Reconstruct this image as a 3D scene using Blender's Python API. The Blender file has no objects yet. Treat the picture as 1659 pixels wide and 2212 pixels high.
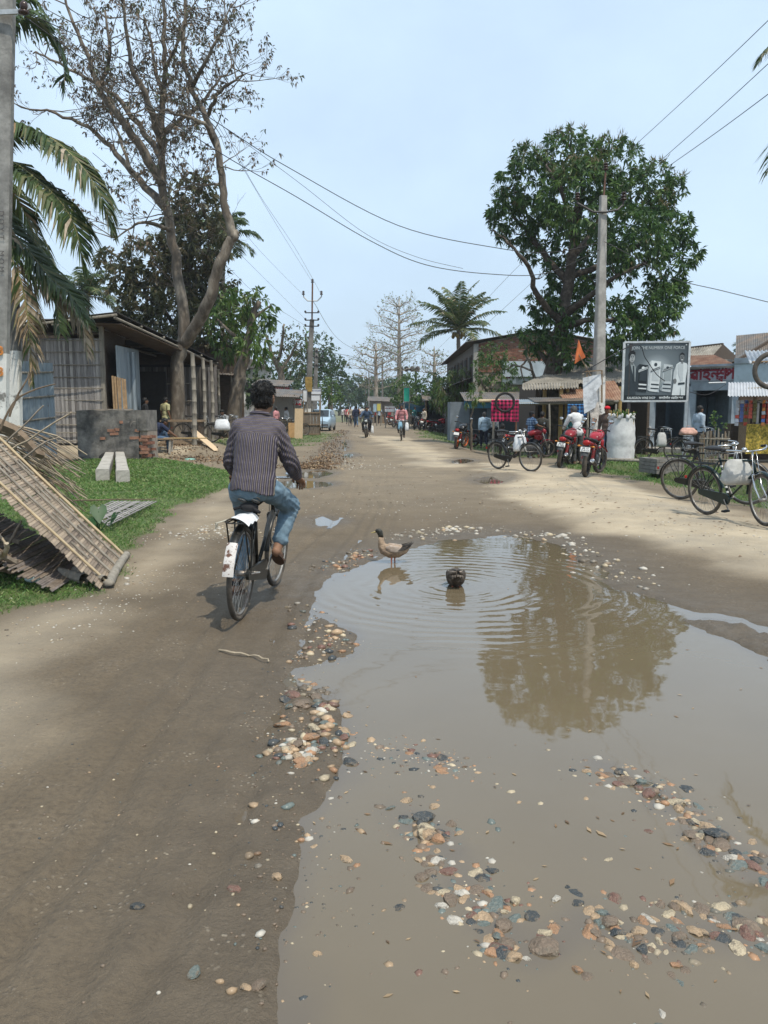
import bpy,bmesh,math,random
import numpy as np
from mathutils import Vector,Matrix,Euler
random.seed(7);RNG=np.random.default_rng(7)
S=bpy.context.scene
COL=S.collection
R=math.radians
# ------------------------------------------------------------------ camera, sky, sun, exposure
PITCH=math.atan((1106-882)/1720.0)
CAMH=1.55
cd=bpy.data.cameras.new("camera");cam=bpy.data.objects.new("camera",cd);COL.objects.link(cam)
cd.sensor_fit='VERTICAL';cd.sensor_height=36.0;cd.lens=36.0*1720/2212
cd.clip_start=0.05;cd.clip_end=3000
cam.location=(0,0,CAMH);cam.rotation_euler=(math.pi/2-PITCH,0,0)
S.camera=cam
SUN_EL,SUN_AZ=64.0,143.0
w=bpy.data.worlds.new("World");S.world=w;w.use_nodes=True
nt=w.node_tree;nt.nodes.clear()
sky=nt.nodes.new("ShaderNodeTexSky");sky.sky_type='NISHITA';sky.sun_disc=False
sky.sun_elevation=R(SUN_EL);sky.sun_rotation=R(SUN_AZ)
sky.air_density=1.0;sky.dust_density=4.0;sky.ozone_density=1.0;sky.altitude=0
tc=nt.nodes.new("ShaderNodeTexCoord");mp=nt.nodes.new("ShaderNodeMapping");mp.inputs['Scale'].default_value=(1.2,1.2,1.8)
nz=nt.nodes.new("ShaderNodeTexNoise");nz.inputs['Scale'].default_value=1.7;nz.inputs['Detail'].default_value=5;nz.inputs['Roughness'].default_value=0.55
rp=nt.nodes.new("ShaderNodeMapRange");rp.inputs['From Min'].default_value=0.40;rp.inputs['From Max'].default_value=0.68
rp.inputs['To Min'].default_value=0.66;rp.inputs['To Max'].default_value=0.86
mx=nt.nodes.new("ShaderNodeMixRGB");mx.inputs['Color2'].default_value=(6.25,7.95,9.7,1)
bg=nt.nodes.new("ShaderNodeBackground");bg.inputs['Strength'].default_value=0.126
wo=nt.nodes.new("ShaderNodeOutputWorld")
L=nt.links.new
L(tc.outputs['Generated'],mp.inputs['Vector']);L(mp.outputs[0],nz.inputs['Vector']);L(nz.outputs[0],rp.inputs['Value'])
L(rp.outputs[0],mx.inputs['Fac']);L(sky.outputs[0],mx.inputs['Color1']);L(mx.outputs[0],bg.inputs['Color']);L(bg.outputs[0],wo.inputs['Surface'])
sd=bpy.data.lights.new("sun",'SUN');sd.energy=3.6;sd.angle=R(0.6);sd.color=(1.0,0.93,0.80)
sun=bpy.data.objects.new("sun",sd);COL.objects.link(sun)
sdir=Vector((math.sin(R(SUN_AZ))*math.cos(R(SUN_EL)),math.cos(R(SUN_AZ))*math.cos(R(SUN_EL)),math.sin(R(SUN_EL))))
sun.rotation_euler=sdir.to_track_quat('Z','Y').to_euler();sun.location=sdir*60
S.view_settings.view_transform='Standard';S.view_settings.look='None';S.view_settings.exposure=0.05;S.view_settings.gamma=1.0
S.render.engine='CYCLES'
S.cycles.max_bounces=6;S.cycles.diffuse_bounces=3;S.cycles.glossy_bounces=3;S.cycles.transmission_bounces=4;S.cycles.transparent_max_bounces=6
S.cycles.use_denoising=True
S.cycles.caustics_reflective=False;S.cycles.caustics_refractive=False;S.cycles.sample_clamp_indirect=8
# ------------------------------------------------------------------ placing: sight lines of the measured photograph (1659 x 2212 units)
CP,SP=math.cos(PITCH),math.sin(PITCH)
def ray(px,py):
    u=(px-829.5)/1720.0;v=(1106-py)/1720.0
    return Vector((u,CP+v*SP,v*CP-SP))
def AT(px,py,Y):
    d=ray(px,py);return Vector((0,0,CAMH))+d*(Y/d.y)
def GZ(px,py,z=0.0):
    d=ray(px,py);t=(z-CAMH)/d.z;return Vector((0,0,CAMH))+d*t
def ss(a,b,x):
    t=np.clip((x-a)/(b-a),0,1);return t*t*(3-2*t)
def seg_dist(x,y,pts):
    best=np.full(np.shape(x),1e9)
    for (ax,ay),(bx,by) in zip(pts[:-1],pts[1:]):
        dx,dy=bx-ax,by-ay;l2=dx*dx+dy*dy+1e-12
        t=np.clip(((x-ax)*dx+(y-ay)*dy)/l2,0,1)
        best=np.minimum(best,np.hypot(x-ax-t*dx,y-ay-t*dy))
    return best
def poly_sd(x,y,poly):
    """signed distance to a polygon, negative inside"""
    pts=list(poly)+[poly[0]]
    d=seg_dist(x,y,pts);ins=np.zeros(np.shape(x),bool)
    for (ax,ay),(bx,by) in zip(pts[:-1],pts[1:]):
        c=(ay>y) != (by>y)
        with np.errstate(divide='ignore',invalid='ignore'):
            xi=(bx-ax)*(y-ay)/(by-ay+1e-15)+ax
        ins ^= c & (x<xi)
    return np.where(ins,-d,d)
def hash2(ix,iy,seed):
    n=(ix.astype(np.int64)*374761393+iy.astype(np.int64)*668265263+seed*1442695041) & 0x7fffffff
    n=((n ^ (n >> 13))*1274126177) & 0x7fffffff
    return ((n ^ (n >> 16)) & 0xffff)/65535.0
def vnoise(x,y,seed=0):
    ix=np.floor(x);iy=np.floor(y);fx=x-ix;fy=y-iy
    fx=fx*fx*(3-2*fx);fy=fy*fy*(3-2*fy)
    a=hash2(ix,iy,seed);b=hash2(ix+1,iy,seed);c=hash2(ix,iy+1,seed);d=hash2(ix+1,iy+1,seed)
    return (a+(b-a)*fx)*(1-fy)+(c+(d-c)*fx)*fy
def fbm(x,y,oct=4,seed=0):
    s=0;a=0.5;n=0
    for k in range(oct):
        s=s+a*vnoise(x*2**k,y*2**k,seed+k*17);n+=a;a*=0.5
    return s/n
def gl(*pp):
    return [(GZ(x,y).x,GZ(x,y).y) for x,y in pp]
PUD_MAIN=gl((812,1198),(905,1178),(985,1163),(1090,1152),(1175,1166),(1250,1196),(1300,1232),(1345,1268),(1420,1290),(1520,1318),(1659,1345),
              (1900,1400),(2100,1700),(2100,2600),(900,2600),(640,2300),(622,2120),(632,1960),(648,1850),(668,1765),(735,1700),(760,1650),(735,1600),(722,1540),(690,1490),
              (642,1470),(640,1440),(700,1425),(742,1395),(728,1362),(668,1330),(648,1290),(668,1258),(740,1225))
PUD_SMALL=[gl((585,1042),(640,1036),(715,1040),(722,1047),(668,1054),(600,1052)),
             gl((640,1020),(700,1014),(722,1022),(690,1032),(640,1031)),
             gl((670,1124),(700,1116),(726,1122),(715,1133),(680,1136)),
             gl((733,984),(755,977),(770,982),(752,989)),
             gl((1022,1034),(1050,1025),(1095,1027),(1112,1036),(1085,1046),(1040,1044)),
             gl((968,995),(1000,989),(1030,993),(1010,999),(980,1000)),
             gl((738,955),(746,950),(750,962),(745,972),(738,968))]
BARS=[(gl((860,1745),(930,1790),(985,1850),(1020,1930),(1090,2000),(1150,2050)),0.10,0.030),
        (gl((1270,1985),(1380,2010),(1500,2000),(1640,2010),(1800,2030)),0.13,0.020),
        (gl((1290,1650),(1400,1700),(1480,1760),(1560,1830),(1700,1900)),0.12,0.034),
        (gl((760,1640),(860,1620),(960,1640)),0.07,0.020),
        (gl((1560,1345),(1680,1390),(1760,1440)),0.25,0.045)]
LAWN=gl((100,1010),(175,993),(330,990),(400,1000),(455,1012),(505,1022),(500,1052),(440,1075),(380,1096),(335,1130),(300,1165),(265,1205),(215,1275),(130,1290),(60,1310),(0,1330),(-300,1400),(-900,1200),(-400,1010))
SHOULDER_R=gl((1030,1000),(1180,1005),(1300,1030),(1450,1075),(1700,1150),(2200,1250),(2200,1330),(1659,1235),(1400,1180),(1230,1130),(1110,1080),(1040,1030))
DRY_L=gl((-300,1400),(0,1335),(140,1292),(225,1272),(270,1205),(330,1135),(400,1092),(500,1056),(530,1100),(450,1165),(330,1262),(235,1350),(120,1450),(0,1600),(-200,1800))
PALE_M=gl((770,938),(880,944),(950,972),(1010,1000),(1000,1012),(905,1012),(880,985),(800,952))  # paler stretch along the middle of the far road
DITCH_R=gl((1240,1000),(1330,1008),(1430,1028),(1540,1050),(1660,1072),(1900,1130))
GRASS_R=gl((1215,1003),(1300,985),(1420,985),(1520,1000),(1700,1040),(2200,1110),(2200,1190),(1659,1098),(1540,1073),(1430,1046),(1330,1026),(1235,1012))
GRASS_RM=[(1.8,44),(6.0,25.5),(22,25.5),(24,60),(6,70),(2.6,58)]
GRASS_LM=[(-5.2,29),(-3.4,33),(-2.7,40),(-3.0,52),(-6,52),(-7,30)]
LITTER_L=gl((742,930),(722,955),(712,985),(690,1003),(640,1010))
def ground_h(x,y):
    x=np.asarray(x,float);y=np.asarray(y,float)
    z=-0.32*ss(22,33,y)*ss(2.2,4.8,x)
    z=z+0.30*ss(25.2,26.4,y)*ss(-5.2,-6.2,x)*(1-ss(40,44,y))
    z=z+0.05*ss(0.15,-0.5,poly_sd(x,y,LAWN))
    z=z+0.06*ss(0.4,-0.9,poly_sd(x,y,SHOULDER_R))
    z=z-0.34*ss(0.55,0.1,seg_dist(x,y,DITCH_R))
    z=z+0.05*ss(0.5,0.1,seg_dist(x,y,LITTER_L))*fbm(x*2,y*1.2,2,3)
    return z
def P(px,py,dz=0.0):
    z=0.0
    for _ in range(14):
        p=GZ(px,py,min(z,1.4));z=0.5*z+0.5*float(ground_h(p.x,p.y))
    return Vector((p.x,p.y,z+dz))
def Gd(x,y,dz=0.0):
    return Vector((x,y,float(ground_h(x,y))+dz))
def XA(px,Y):
    return (px-829.5)/1720.0*Y/CP
# ------------------------------------------------------------------ materials
MATS={}
def lin(c):
    return tuple((v/12.92 if v<=0.04045 else ((v+0.055)/1.055)**2.4) for v in c)
def rgb(r,g,b):
    return lin((r/255,g/255,b/255))
def mat(name,col,rough=0.85,var=0.25,vscale=6.0,bump=0.0,bscale=30.0,metal=0.0,col2=None,c2scale=3.0,c2amt=0.5,spec=0.35,stretch=(1,1,1),c2soft=0.12,trans=0.0):
    if name in MATS:return MATS[name]
    m=bpy.data.materials.new(name);m.use_nodes=True;MATS[name]=m
    n=m.node_tree.nodes;l=m.node_tree.links.new
    b=n['Principled BSDF'];b.inputs['Roughness'].default_value=rough;b.inputs['Metallic'].default_value=metal
    b.inputs['Specular IOR Level'].default_value=spec
    tcn=n.new("ShaderNodeTexCoord");mpn=n.new("ShaderNodeMapping");mpn.inputs['Scale'].default_value=stretch
    l(tcn.outputs['Object'],mpn.inputs['Vector'])
    nn=n.new("ShaderNodeTexNoise");nn.inputs['Scale'].default_value=vscale;nn.inputs['Detail'].default_value=6;nn.inputs['Roughness'].default_value=0.65
    l(mpn.outputs[0],nn.inputs['Vector'])
    r_=n.new("ShaderNodeMapRange");r_.inputs['From Min'].default_value=0.3;r_.inputs['From Max'].default_value=0.7
    r_.inputs['To Min'].default_value=1-var;r_.inputs['To Max'].default_value=1+var
    l(nn.outputs[0],r_.inputs['Value'])
    src=None
    if col2 is not None:
        n2=n.new("ShaderNodeTexNoise");n2.inputs['Scale'].default_value=c2scale;n2.inputs['Detail'].default_value=7;n2.inputs['Roughness'].default_value=0.68
        l(mpn.outputs[0],n2.inputs['Vector'])
        mr=n.new("ShaderNodeMapRange");mr.inputs['From Min'].default_value=1-c2amt-c2soft+.0;mr.inputs['From Max'].default_value=1-c2amt+c2soft
        l(n2.outputs[0],mr.inputs['Value'])
        mc=n.new("ShaderNodeMixRGB");mc.inputs['Color1'].default_value=(*col,1);mc.inputs['Color2'].default_value=(*col2,1)
        l(mr.outputs[0],mc.inputs['Fac']);src=mc.outputs[0]
    mul=n.new("ShaderNodeVectorMath");mul.operation='SCALE'
    if src:l(src,mul.inputs[0])
    else:mul.inputs[0].default_value=col
    l(r_.outputs[0],mul.inputs['Scale']);l(mul.outputs[0],b.inputs['Base Color'])
    if bump:
        nb=n.new("ShaderNodeTexNoise");nb.inputs['Scale'].default_value=bscale;nb.inputs['Detail'].default_value=5
        l(mpn.outputs[0],nb.inputs['Vector'])
        bp=n.new("ShaderNodeBump");bp.inputs['Strength'].default_value=bump;bp.inputs['Distance'].default_value=0.02
        l(nb.outputs[0],bp.inputs['Height']);l(bp.outputs[0],b.inputs['Normal'])
    if trans:
        t=n.new("ShaderNodeBsdfTranslucent");ms=n.new("ShaderNodeMixShader");ms.inputs[0].default_value=trans
        l(mul.outputs[0],t.inputs['Color']);l(b.outputs[0],ms.inputs[1]);l(t.outputs[0],ms.inputs[2]);l(ms.outputs[0],n['Material Output'].inputs['Surface'])
    return m
def leaf_mat(name,col,col2=None,rough=0.45,trans=0.35,amt=0.5,var=0.35):
    return mat(name,col,rough=rough,var=var,vscale=2.2,col2=col2,c2scale=0.9,c2amt=amt,trans=trans,spec=0.4)
# ------------------------------------------------------------------ mesh builder
def perp(d):
    d=d.normalized();a=Vector((0,0,1)) if abs(d.z)<0.9 else Vector((0,1,0))
    u=d.cross(a).normalized();return u,d.cross(u).normalized()
V=Vector
class MB:
    def __init__(s):s.v=[];s.f=[];s.m=[];s.k=0
    def idx(s,k):s.k=k;return s
    def add(s,vs,fs):
        o=len(s.v);s.v.extend([tuple(q) for q in vs]);s.f.extend([[i+o for i in f] for f in fs]);s.m.extend([s.k]*len(fs));return s
    def box(s,c,size,rot=None,taper=1.0):
        x,y,z=[q/2 for q in size];c=V(c)
        vs=[V((sx*x*(taper if sz>0 else 1),sy*y*(taper if sz>0 else 1),sz*z)) for sz in (-1,1) for sy in (-1,1) for sx in (-1,1)]
        if rot is not None:
            rm=rot if isinstance(rot,Matrix) else Euler(rot).to_matrix();vs=[rm @ q for q in vs]
        return s.add([c+q for q in vs],[(0,2,3,1),(4,5,7,6),(0,1,5,4),(2,6,7,3),(0,4,6,2),(1,3,7,5)])
    def beam(s,p0,p1,w,h,up=(0,0,1)):
        p0,p1=V(p0),V(p1);d=(p1-p0).normalized();u=V(up)
        if abs(d.dot(u))>0.98:u=V((0,1,0))
        a=d.cross(u).normalized()*(w/2);b=a.cross(d).normalized()*(h/2)
        vs=[p+sa*a+sb*b for p in (p0,p1) for sb in (-1,1) for sa in (-1,1)]
        return s.add(vs,[(0,1,3,2),(4,6,7,5),(0,4,5,1),(2,3,7,6),(0,2,6,4),(1,5,7,3)])
    def tube(s,pts,rad,n=6,cap=True,flat=None):
        pts=[V(q) for q in pts];N=len(pts)
        if not hasattr(rad,'__len__'):rad=[rad]*N
        vs=[];u=None
        for i in range(N):
            d=(pts[min(i+1,N-1)]-pts[max(i-1,0)])
            if d.length<1e-9:d=V((0,0,1))
            d.normalize()
            if u is None:u,w_=perp(d)
            else:
                u=u-d*u.dot(d)
                if u.length<1e-6:u,_=perp(d)
                u.normalize()
            w_=d.cross(u)
            for k in range(n):
                a=2*math.pi*k/n
                vs.append(pts[i]+(u*math.cos(a)+w_*math.sin(a)*(flat or 1))*rad[i])
        fs=[(i*n+k,i*n+(k+1)%n,(i+1)*n+(k+1)%n,(i+1)*n+k) for i in range(N-1) for k in range(n)]
        if cap:fs+=[tuple(range(n-1,-1,-1)),tuple(range((N-1)*n,N*n))]
        return s.add(vs,fs)
    def ring(s,c,axis,Rr,r,n=32,m=8,a0=0,a1=2*math.pi,flat=1.0):
        """torus (or arc) around axis; flat scales the section along the axis"""
        c=V(c);ax=V(axis).normalized();u,w_=perp(ax);full=abs(a1-a0)>6.28
        NN=n if full else n+1;vs=[]
        for i in range(NN):
            a=a0+(a1-a0)*i/n;d=u*math.cos(a)+w_*math.sin(a)
            for k in range(m):
                b=2*math.pi*k/m;vs.append(c+d*(Rr+r*math.cos(b))+ax*(r*flat*math.sin(b)))
        fs=[]
        for i in range(n):
            j=(i+1)%NN
            if not full and i+1>=NN:continue
            for k in range(m):fs.append((i*m+k,i*m+(k+1)%m,j*m+(k+1)%m,j*m+k))
        return s.add(vs,fs)
    def ball(s,c,r,n=10,m=7,rot=None):
        c=V(c);r=(r,r,r) if not hasattr(r,'__len__') else r
        rm=Euler(rot).to_matrix() if rot is not None and not isinstance(rot,Matrix) else rot
        vs=[]
        for j in range(1,m):
            t=math.pi*j/m
            for k in range(n):
                a=2*math.pi*k/n;q=V((r[0]*math.sin(t)*math.cos(a),r[1]*math.sin(t)*math.sin(a),r[2]*math.cos(t)));vs.append(c+(rm @ q if rm else q))
        top=V((0,0,r[2]));bot=V((0,0,-r[2]));vs+=[c+(rm @ top if rm else top),c+(rm @ bot if rm else bot)]
        T,B=len(vs)-2,len(vs)-1;fs=[]
        for j in range(m-2):
            for k in range(n):fs.append((j*n+k,(j+1)*n+k,(j+1)*n+(k+1)%n,j*n+(k+1)%n))
        for k in range(n):
            fs.append((T,k,(k+1)%n));o=(m-2)*n;fs.append((B,o+(k+1)%n,o+k))
        return s.add(vs,fs)
    def loft(s,rings,cap=True):
        n=len(rings[0]);vs=[q for r_ in rings for q in r_]
        fs=[(i*n+k,i*n+(k+1)%n,(i+1)*n+(k+1)%n,(i+1)*n+k) for i in range(len(rings)-1) for k in range(n)]
        if cap:fs+=[tuple(range(n-1,-1,-1)),tuple(range((len(rings)-1)*n,len(rings)*n))]
        return s.add(vs,fs)
    def quad(s,a,b,c,d):return s.add([a,b,c,d],[(0,1,2,3)])
    def prism(s,poly,ext):
        """extrude polygon (list of 3d points) by vector ext"""
        n=len(poly);e=V(ext);p0=[V(q) for q in poly]
        return s.add(p0+[q+e for q in p0],[tuple(range(n-1,-1,-1)),tuple(range(n,2*n))]+[(i,(i+1)%n,n+(i+1)%n,n+i) for i in range(n)])
    def grid(s,f,nu,nv):
        vs=[f(i/nu,j/nv) for j in range(nv+1) for i in range(nu+1)]
        return s.add(vs,[(j*(nu+1)+i,j*(nu+1)+i+1,(j+1)*(nu+1)+i+1,(j+1)*(nu+1)+i) for j in range(nv) for i in range(nu)])
    def mesh(s,name,mats,smooth=False):
        me=bpy.data.meshes.new(name);me.from_pydata(s.v,[],s.f)
        for q in (mats if isinstance(mats,(list,tuple)) else [mats]):me.materials.append(q)
        if len(me.materials)>1:me.polygons.foreach_set('material_index',s.m)
        if smooth:me.polygons.foreach_set('use_smooth',[True]*len(me.polygons))
        me.update();return me
    def build(s,name,mats,parent=None,loc=None,smooth=False,rot=None):
        o=bpy.data.objects.new(name,s.mesh(name,mats,smooth));COL.objects.link(o)
        if smooth=='auto':pass
        if parent:o.parent=parent
        if loc is not None:o.location=loc
        if rot is not None:o.rotation_euler=rot
        return o
def tag(o,label=None,cat=None,group=None,kind=None):
    if label:o['label']=label
    if cat:o['category']=cat
    if group:o['group']=group
    if kind:o['kind']=kind
    return o
def thing(name,label,cat,loc=(0,0,0),rz=0.0,group=None):
    o=bpy.data.objects.new(name,None);COL.objects.link(o);o.location=loc;o.rotation_euler=(0,0,rz);o.empty_display_size=0.1
    return tag(o,label,cat,group)
def inst(me,name,parent=None,loc=(0,0,0),rot=(0,0,0),scale=(1,1,1)):
    o=bpy.data.objects.new(name,me);COL.objects.link(o);o.location=loc;o.rotation_euler=rot;o.scale=scale
    if parent:o.parent=parent
    return o
def copy_tree(o,parent=None):
    c=o.copy();COL.objects.link(c);c.parent=parent
    for ch in list(KIDS(o)):copy_tree(ch,c)
    return c
def KIDS(o):return [q for q in o.children]
def np_mesh(name,verts,faces,mats,matidx=None,smooth=False):
    """verts (n,3), faces (m,k) constant k"""
    me=bpy.data.meshes.new(name);nv=len(verts);nf,k=faces.shape
    me.vertices.add(nv);me.vertices.foreach_set('co',np.ascontiguousarray(verts,np.float32).ravel())
    me.loops.add(nf*k);me.loops.foreach_set('vertex_index',np.ascontiguousarray(faces,np.int32).ravel())
    me.polygons.add(nf);me.polygons.foreach_set('loop_start',np.arange(0,nf*k,k,dtype=np.int32));me.polygons.foreach_set('loop_total',np.full(nf,k,np.int32))
    for q in (mats if isinstance(mats,(list,tuple)) else [mats]):me.materials.append(q)
    if matidx is not None:me.polygons.foreach_set('material_index',np.ascontiguousarray(matidx,np.int32))
    if smooth:me.polygons.foreach_set('use_smooth',np.ones(nf,bool))
    me.update(calc_edges=True);return me
def np_obj(name,verts,faces,mats,parent=None,matidx=None,smooth=False,loc=None):
    o=bpy.data.objects.new(name,np_mesh(name,verts,faces,mats,matidx,smooth));COL.objects.link(o)
    if parent:o.parent=parent
    if loc is not None:o.location=loc
    return o
FONT_CACHE={}
def text_mesh(txt,size=1.0,bold=0.0,extrude=0.002,align='CENTER',font=None,shear=0.0,xs=1.0):
    c=bpy.data.curves.new("t",'FONT');c.body=txt;c.size=size;c.align_x=align;c.align_y='CENTER';c.extrude=extrude;c.offset=bold;c.shear=shear
    if any(ord(q)>0x900 for q in txt):c.offset=0;c.fill_mode='NONE';c.extrude=0;c.bevel_depth=size*.036;c.bevel_resolution=1;c.resolution_u=3
    if font:c.font=font
    o=bpy.data.objects.new("t",c);COL.objects.link(o)
    bpy.context.view_layer.update()
    me=bpy.data.meshes.new_from_object(o.evaluated_get(bpy.context.evaluated_depsgraph_get()))
    COL.objects.unlink(o);bpy.data.objects.remove(o);bpy.data.curves.remove(c)
    return me
def lettering(txt,m,parent,loc,rot,size,bold=0.0,name='lettering',font=None,shear=0.0,xs=1.0):
    me=text_mesh(txt,size,bold,0.001,font=font,shear=shear);me.materials.clear();me.materials.append(m)
    return inst(me,name,parent,loc,rot,(xs,1,1))
# ================================================================== ground
def axis_pts(dense0,dense1,step,lo,hi,g=1.035):
    a=list(np.arange(dense0,dense1,step));s_=step;p=a[-1]
    while p<hi:s_=min(s_*g,60);p+=s_;a.append(p)
    s_=step;p=a[0];left=[]
    while p>lo:s_=min(s_*g,60);p-=s_;left.append(p)
    return np.array(left[::-1]+a)
gx=axis_pts(-3.6,4.6,0.034,-420,420,1.045);gy=axis_pts(1.5,8.6,0.034,-40,700,1.022)
GX,GY=np.meshgrid(gx,gy);gxf,gyf=GX.ravel(),GY.ravel()
near=(np.abs(gxf)<40) & (gyf<90) & (gyf>-5)
Z=np.zeros_like(gxf);Z[near]=ground_h(gxf[near],gyf[near])
Z[~near & (gxf>4) & (gyf>20)]=-0.32
nx_,ny_=gxf[near],gyf[near]
shore=((fbm(nx_*1.6,ny_*1.6,4,11)-0.5)*0.42+(fbm(nx_*7,ny_*7,3,12)-0.5)*0.16)*(0.6+0.4*ss(2.5,7,ny_))
sdm=poly_sd(nx_,ny_,PUD_MAIN);sdw=sdm+shore*ss(0.8,0.0,np.abs(sdm))
dz=-0.055*ss(0.10,-0.20,sdw)-0.03*ss(-0.1,-0.8,sdw)
for pts,wd,hgt in BARS:
    d=seg_dist(nx_,ny_,pts);k=ss(wd*1.9,wd*0.2,d)
    inside=ss(0.05,-0.4,sdw)
    dz=dz+k*inside*(0.055*ss(0.10,-0.20,sdw)+0.03*ss(-0.1,-0.8,sdw)-(0.026 if wd<.2 else-.012)+(fbm(nx_*9,ny_*9,3,41)-0.52)*hgt*1.6)
wet=ss(1.3,-0.1,sdw)
smallw=[]
for q in PUD_SMALL:
    cx=sum(a for a,b in q)/len(q);cy=sum(b for a,b in q)/len(q)
    sd_=poly_sd(nx_,ny_,q);sz=min(1.0,math.sqrt(abs(sum(q[i][0]*q[(i+1)%len(q)][1]-q[(i+1)%len(q)][0]*q[i][1] for i in range(len(q))))/2))
    sd_=sd_+(fbm(nx_*3,ny_*3,3,19)-0.5)*0.3*ss(0.6,0,np.abs(sd_))
    dz=dz-0.05*ss(0.10,-0.22,sd_);wet=np.maximum(wet,0.85*ss(0.5,0.0,sd_));smallw.append((q,cx,cy))
lawn_sd=poly_sd(nx_,ny_,LAWN)+(fbm(nx_*2.5,ny_*2.5,3,5)-0.5)*0.35
gr_r=poly_sd(nx_,ny_,GRASS_R)+(fbm(nx_*2.0,ny_*2.0,3,6)-0.5)*0.7
gr_m=np.minimum(poly_sd(nx_,ny_,GRASS_RM),poly_sd(nx_,ny_,GRASS_LM))+(fbm(nx_*0.8,ny_*0.8,3,8)-0.45)*2.2
grass=np.maximum(np.maximum(ss(0.10,-0.12,lawn_sd),0.9*ss(0.12,-0.2,gr_r)),0.75*ss(0.3,-0.5,gr_m))
sh_sd=poly_sd(nx_,ny_,SHOULDER_R);dl=poly_sd(nx_,ny_,DRY_L);dm=poly_sd(nx_,ny_,PALE_M)
n1=(fbm(nx_*1.1,ny_*1.1,4,21)-0.5)
dry=np.maximum.reduce([ss(0.5,-0.5,sh_sd+n1*1.2),0.62*ss(0.35,-0.55,dl+n1*1.0),0.95*ss(0.6,-0.6,dm+n1*1.6)])
dry=np.maximum(dry,0.26*ss(9,16,ny_)*(0.45+fbm(nx_*0.55,ny_*0.32,4,31)))
dry=np.maximum(dry,0.9*ss(-5.9,-6.6,nx_)*ss(25,26,ny_)*(1-ss(40,44,ny_)))
dry=dry*(1-0.8*ss(0.9,0.0,sdw))
wet=np.maximum(wet,0.55*ss(0.9,0.2,seg_dist(nx_,ny_,LITTER_L)))
rough_n=(fbm(nx_*5,ny_*5,4,51)-0.5)*0.020+(fbm(nx_*1.3,ny_*1.3,3,52)-0.5)*0.03*ss(0.1,1.2,sdw)
rut=np.zeros_like(nx_)
for off,dep in ((-0.55,0.016),(-0.72,0.012),(-1.02,0.020),(-1.2,0.012),(-1.55,0.012),(-0.25,0.014),(-0.12,0.010),(-1.9,.01)):
    cxr=off+0.10*np.sin(ny_*0.35+off*3)+0.35*ss(7,13,ny_)+(fbm(ny_*0.7,ny_*0+off*9,2,3)-0.5)*0.15
    rut+=-dep*np.exp(-((nx_-cxr)/0.045)**2)+dep*0.5*np.exp(-((np.abs(nx_-cxr)-0.085)/0.03)**2)
ysc=ss(30,8,ny_)
Z[near]+=dz+(rough_n+rut*(1-dry)*(1-grass))*ysc*ss(-0.25,0.02,sdw)
Z[near]+=(fbm(nx_*22,ny_*22,2,77)-0.5)*0.009*ss(12,3,ny_)*ss(-0.3,0.0,sdw)
NX,NY=len(gx),len(gy)
ii,jj=np.meshgrid(np.arange(NX-1),np.arange(NY-1));base=(jj*NX+ii).ravel()
F=np.stack([base,base+1,base+NX+1,base+NX],1)
msk=np.zeros((len(gxf),4),np.float32);msk[:,3]=1
msk[near,0]=grass;msk[near,1]=dry;msk[near,2]=wet
far_=~near;msk[far_,0]=0.6;msk[far_,1]=0.4
gm=bpy.data.materials.new("dirt_road");gm.use_nodes=True;n=gm.node_tree.nodes;l=gm.node_tree.links.new;b=n['Principled BSDF']
at=n.new("ShaderNodeAttribute");at.attribute_name="mask";sp=n.new("ShaderNodeSeparateColor");l(at.outputs['Color'],sp.inputs[0])
geo=n.new("ShaderNodeNewGeometry")
def noise(scale,detail=6,rough=0.6,vec=None):
    q=n.new("ShaderNodeTexNoise");q.inputs['Scale'].default_value=scale;q.inputs['Detail'].default_value=detail;q.inputs['Roughness'].default_value=rough;l(vec or geo.outputs['Position'],q.inputs['Vector']);return q.outputs[0]
def mrange(v,a,b_,c=0.0,d=1.0):
    q=n.new("ShaderNodeMapRange");q.inputs['From Min'].default_value=a;q.inputs['From Max'].default_value=b_;q.inputs['To Min'].default_value=c;q.inputs['To Max'].default_value=d;l(v,q.inputs['Value']);return q.outputs[0]
def mixc(f,c1,c2):
    q=n.new("ShaderNodeMixRGB")
    for i,c in (('Color1',c1),('Color2',c2)):
        if isinstance(c,tuple):q.inputs[i].default_value=(*c,1)
        else:l(c,q.inputs[i])
    if isinstance(f,float):q.inputs['Fac'].default_value=f
    else:l(f,q.inputs['Fac'])
    return q.outputs[0]
def mth(op,a,b_):
    q=n.new("ShaderNodeMath");q.operation=op
    for i,c in ((0,a),(1,b_)):
        if isinstance(c,(int,float)):q.inputs[i].default_value=c
        else:l(c,q.inputs[i])
    return q.outputs[0]
mud=mixc(mrange(noise(1.3,7,0.65),0.35,0.65),(0.115,0.088,0.057),(0.166,0.129,0.086))
mud=mixc(mrange(noise(38,4,0.7),0.42,0.72),mud,(0.092,0.072,0.050))
dryc=mixc(mrange(noise(2.2,7,0.7),0.35,0.68),(0.38,0.31,0.215),(0.485,0.405,0.29))
dryc=mixc(mrange(noise(0.6,5,0.6),0.45,0.65),dryc,(0.31,0.265,0.20))
c=mixc(mth('MULTIPLY',sp.outputs[1],1.0),mud,dryc)
wetc=mixc(mrange(noise(6,6,0.65),0.35,0.7),(0.088,0.068,0.046),(0.128,0.101,0.070))
c=mixc(mth('MULTIPLY',sp.outputs[2],0.85),c,wetc)
gsoil=mixc(mrange(noise(7,6,0.7),0.35,0.65),(0.05,0.085,0.022),(0.11,0.135,0.05))
c=mixc(sp.outputs[0],c,gsoil)
vo=n.new("ShaderNodeTexVoronoi");vo.inputs['Scale'].default_value=34;l(geo.outputs['Position'],vo.inputs['Vector'])
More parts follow.
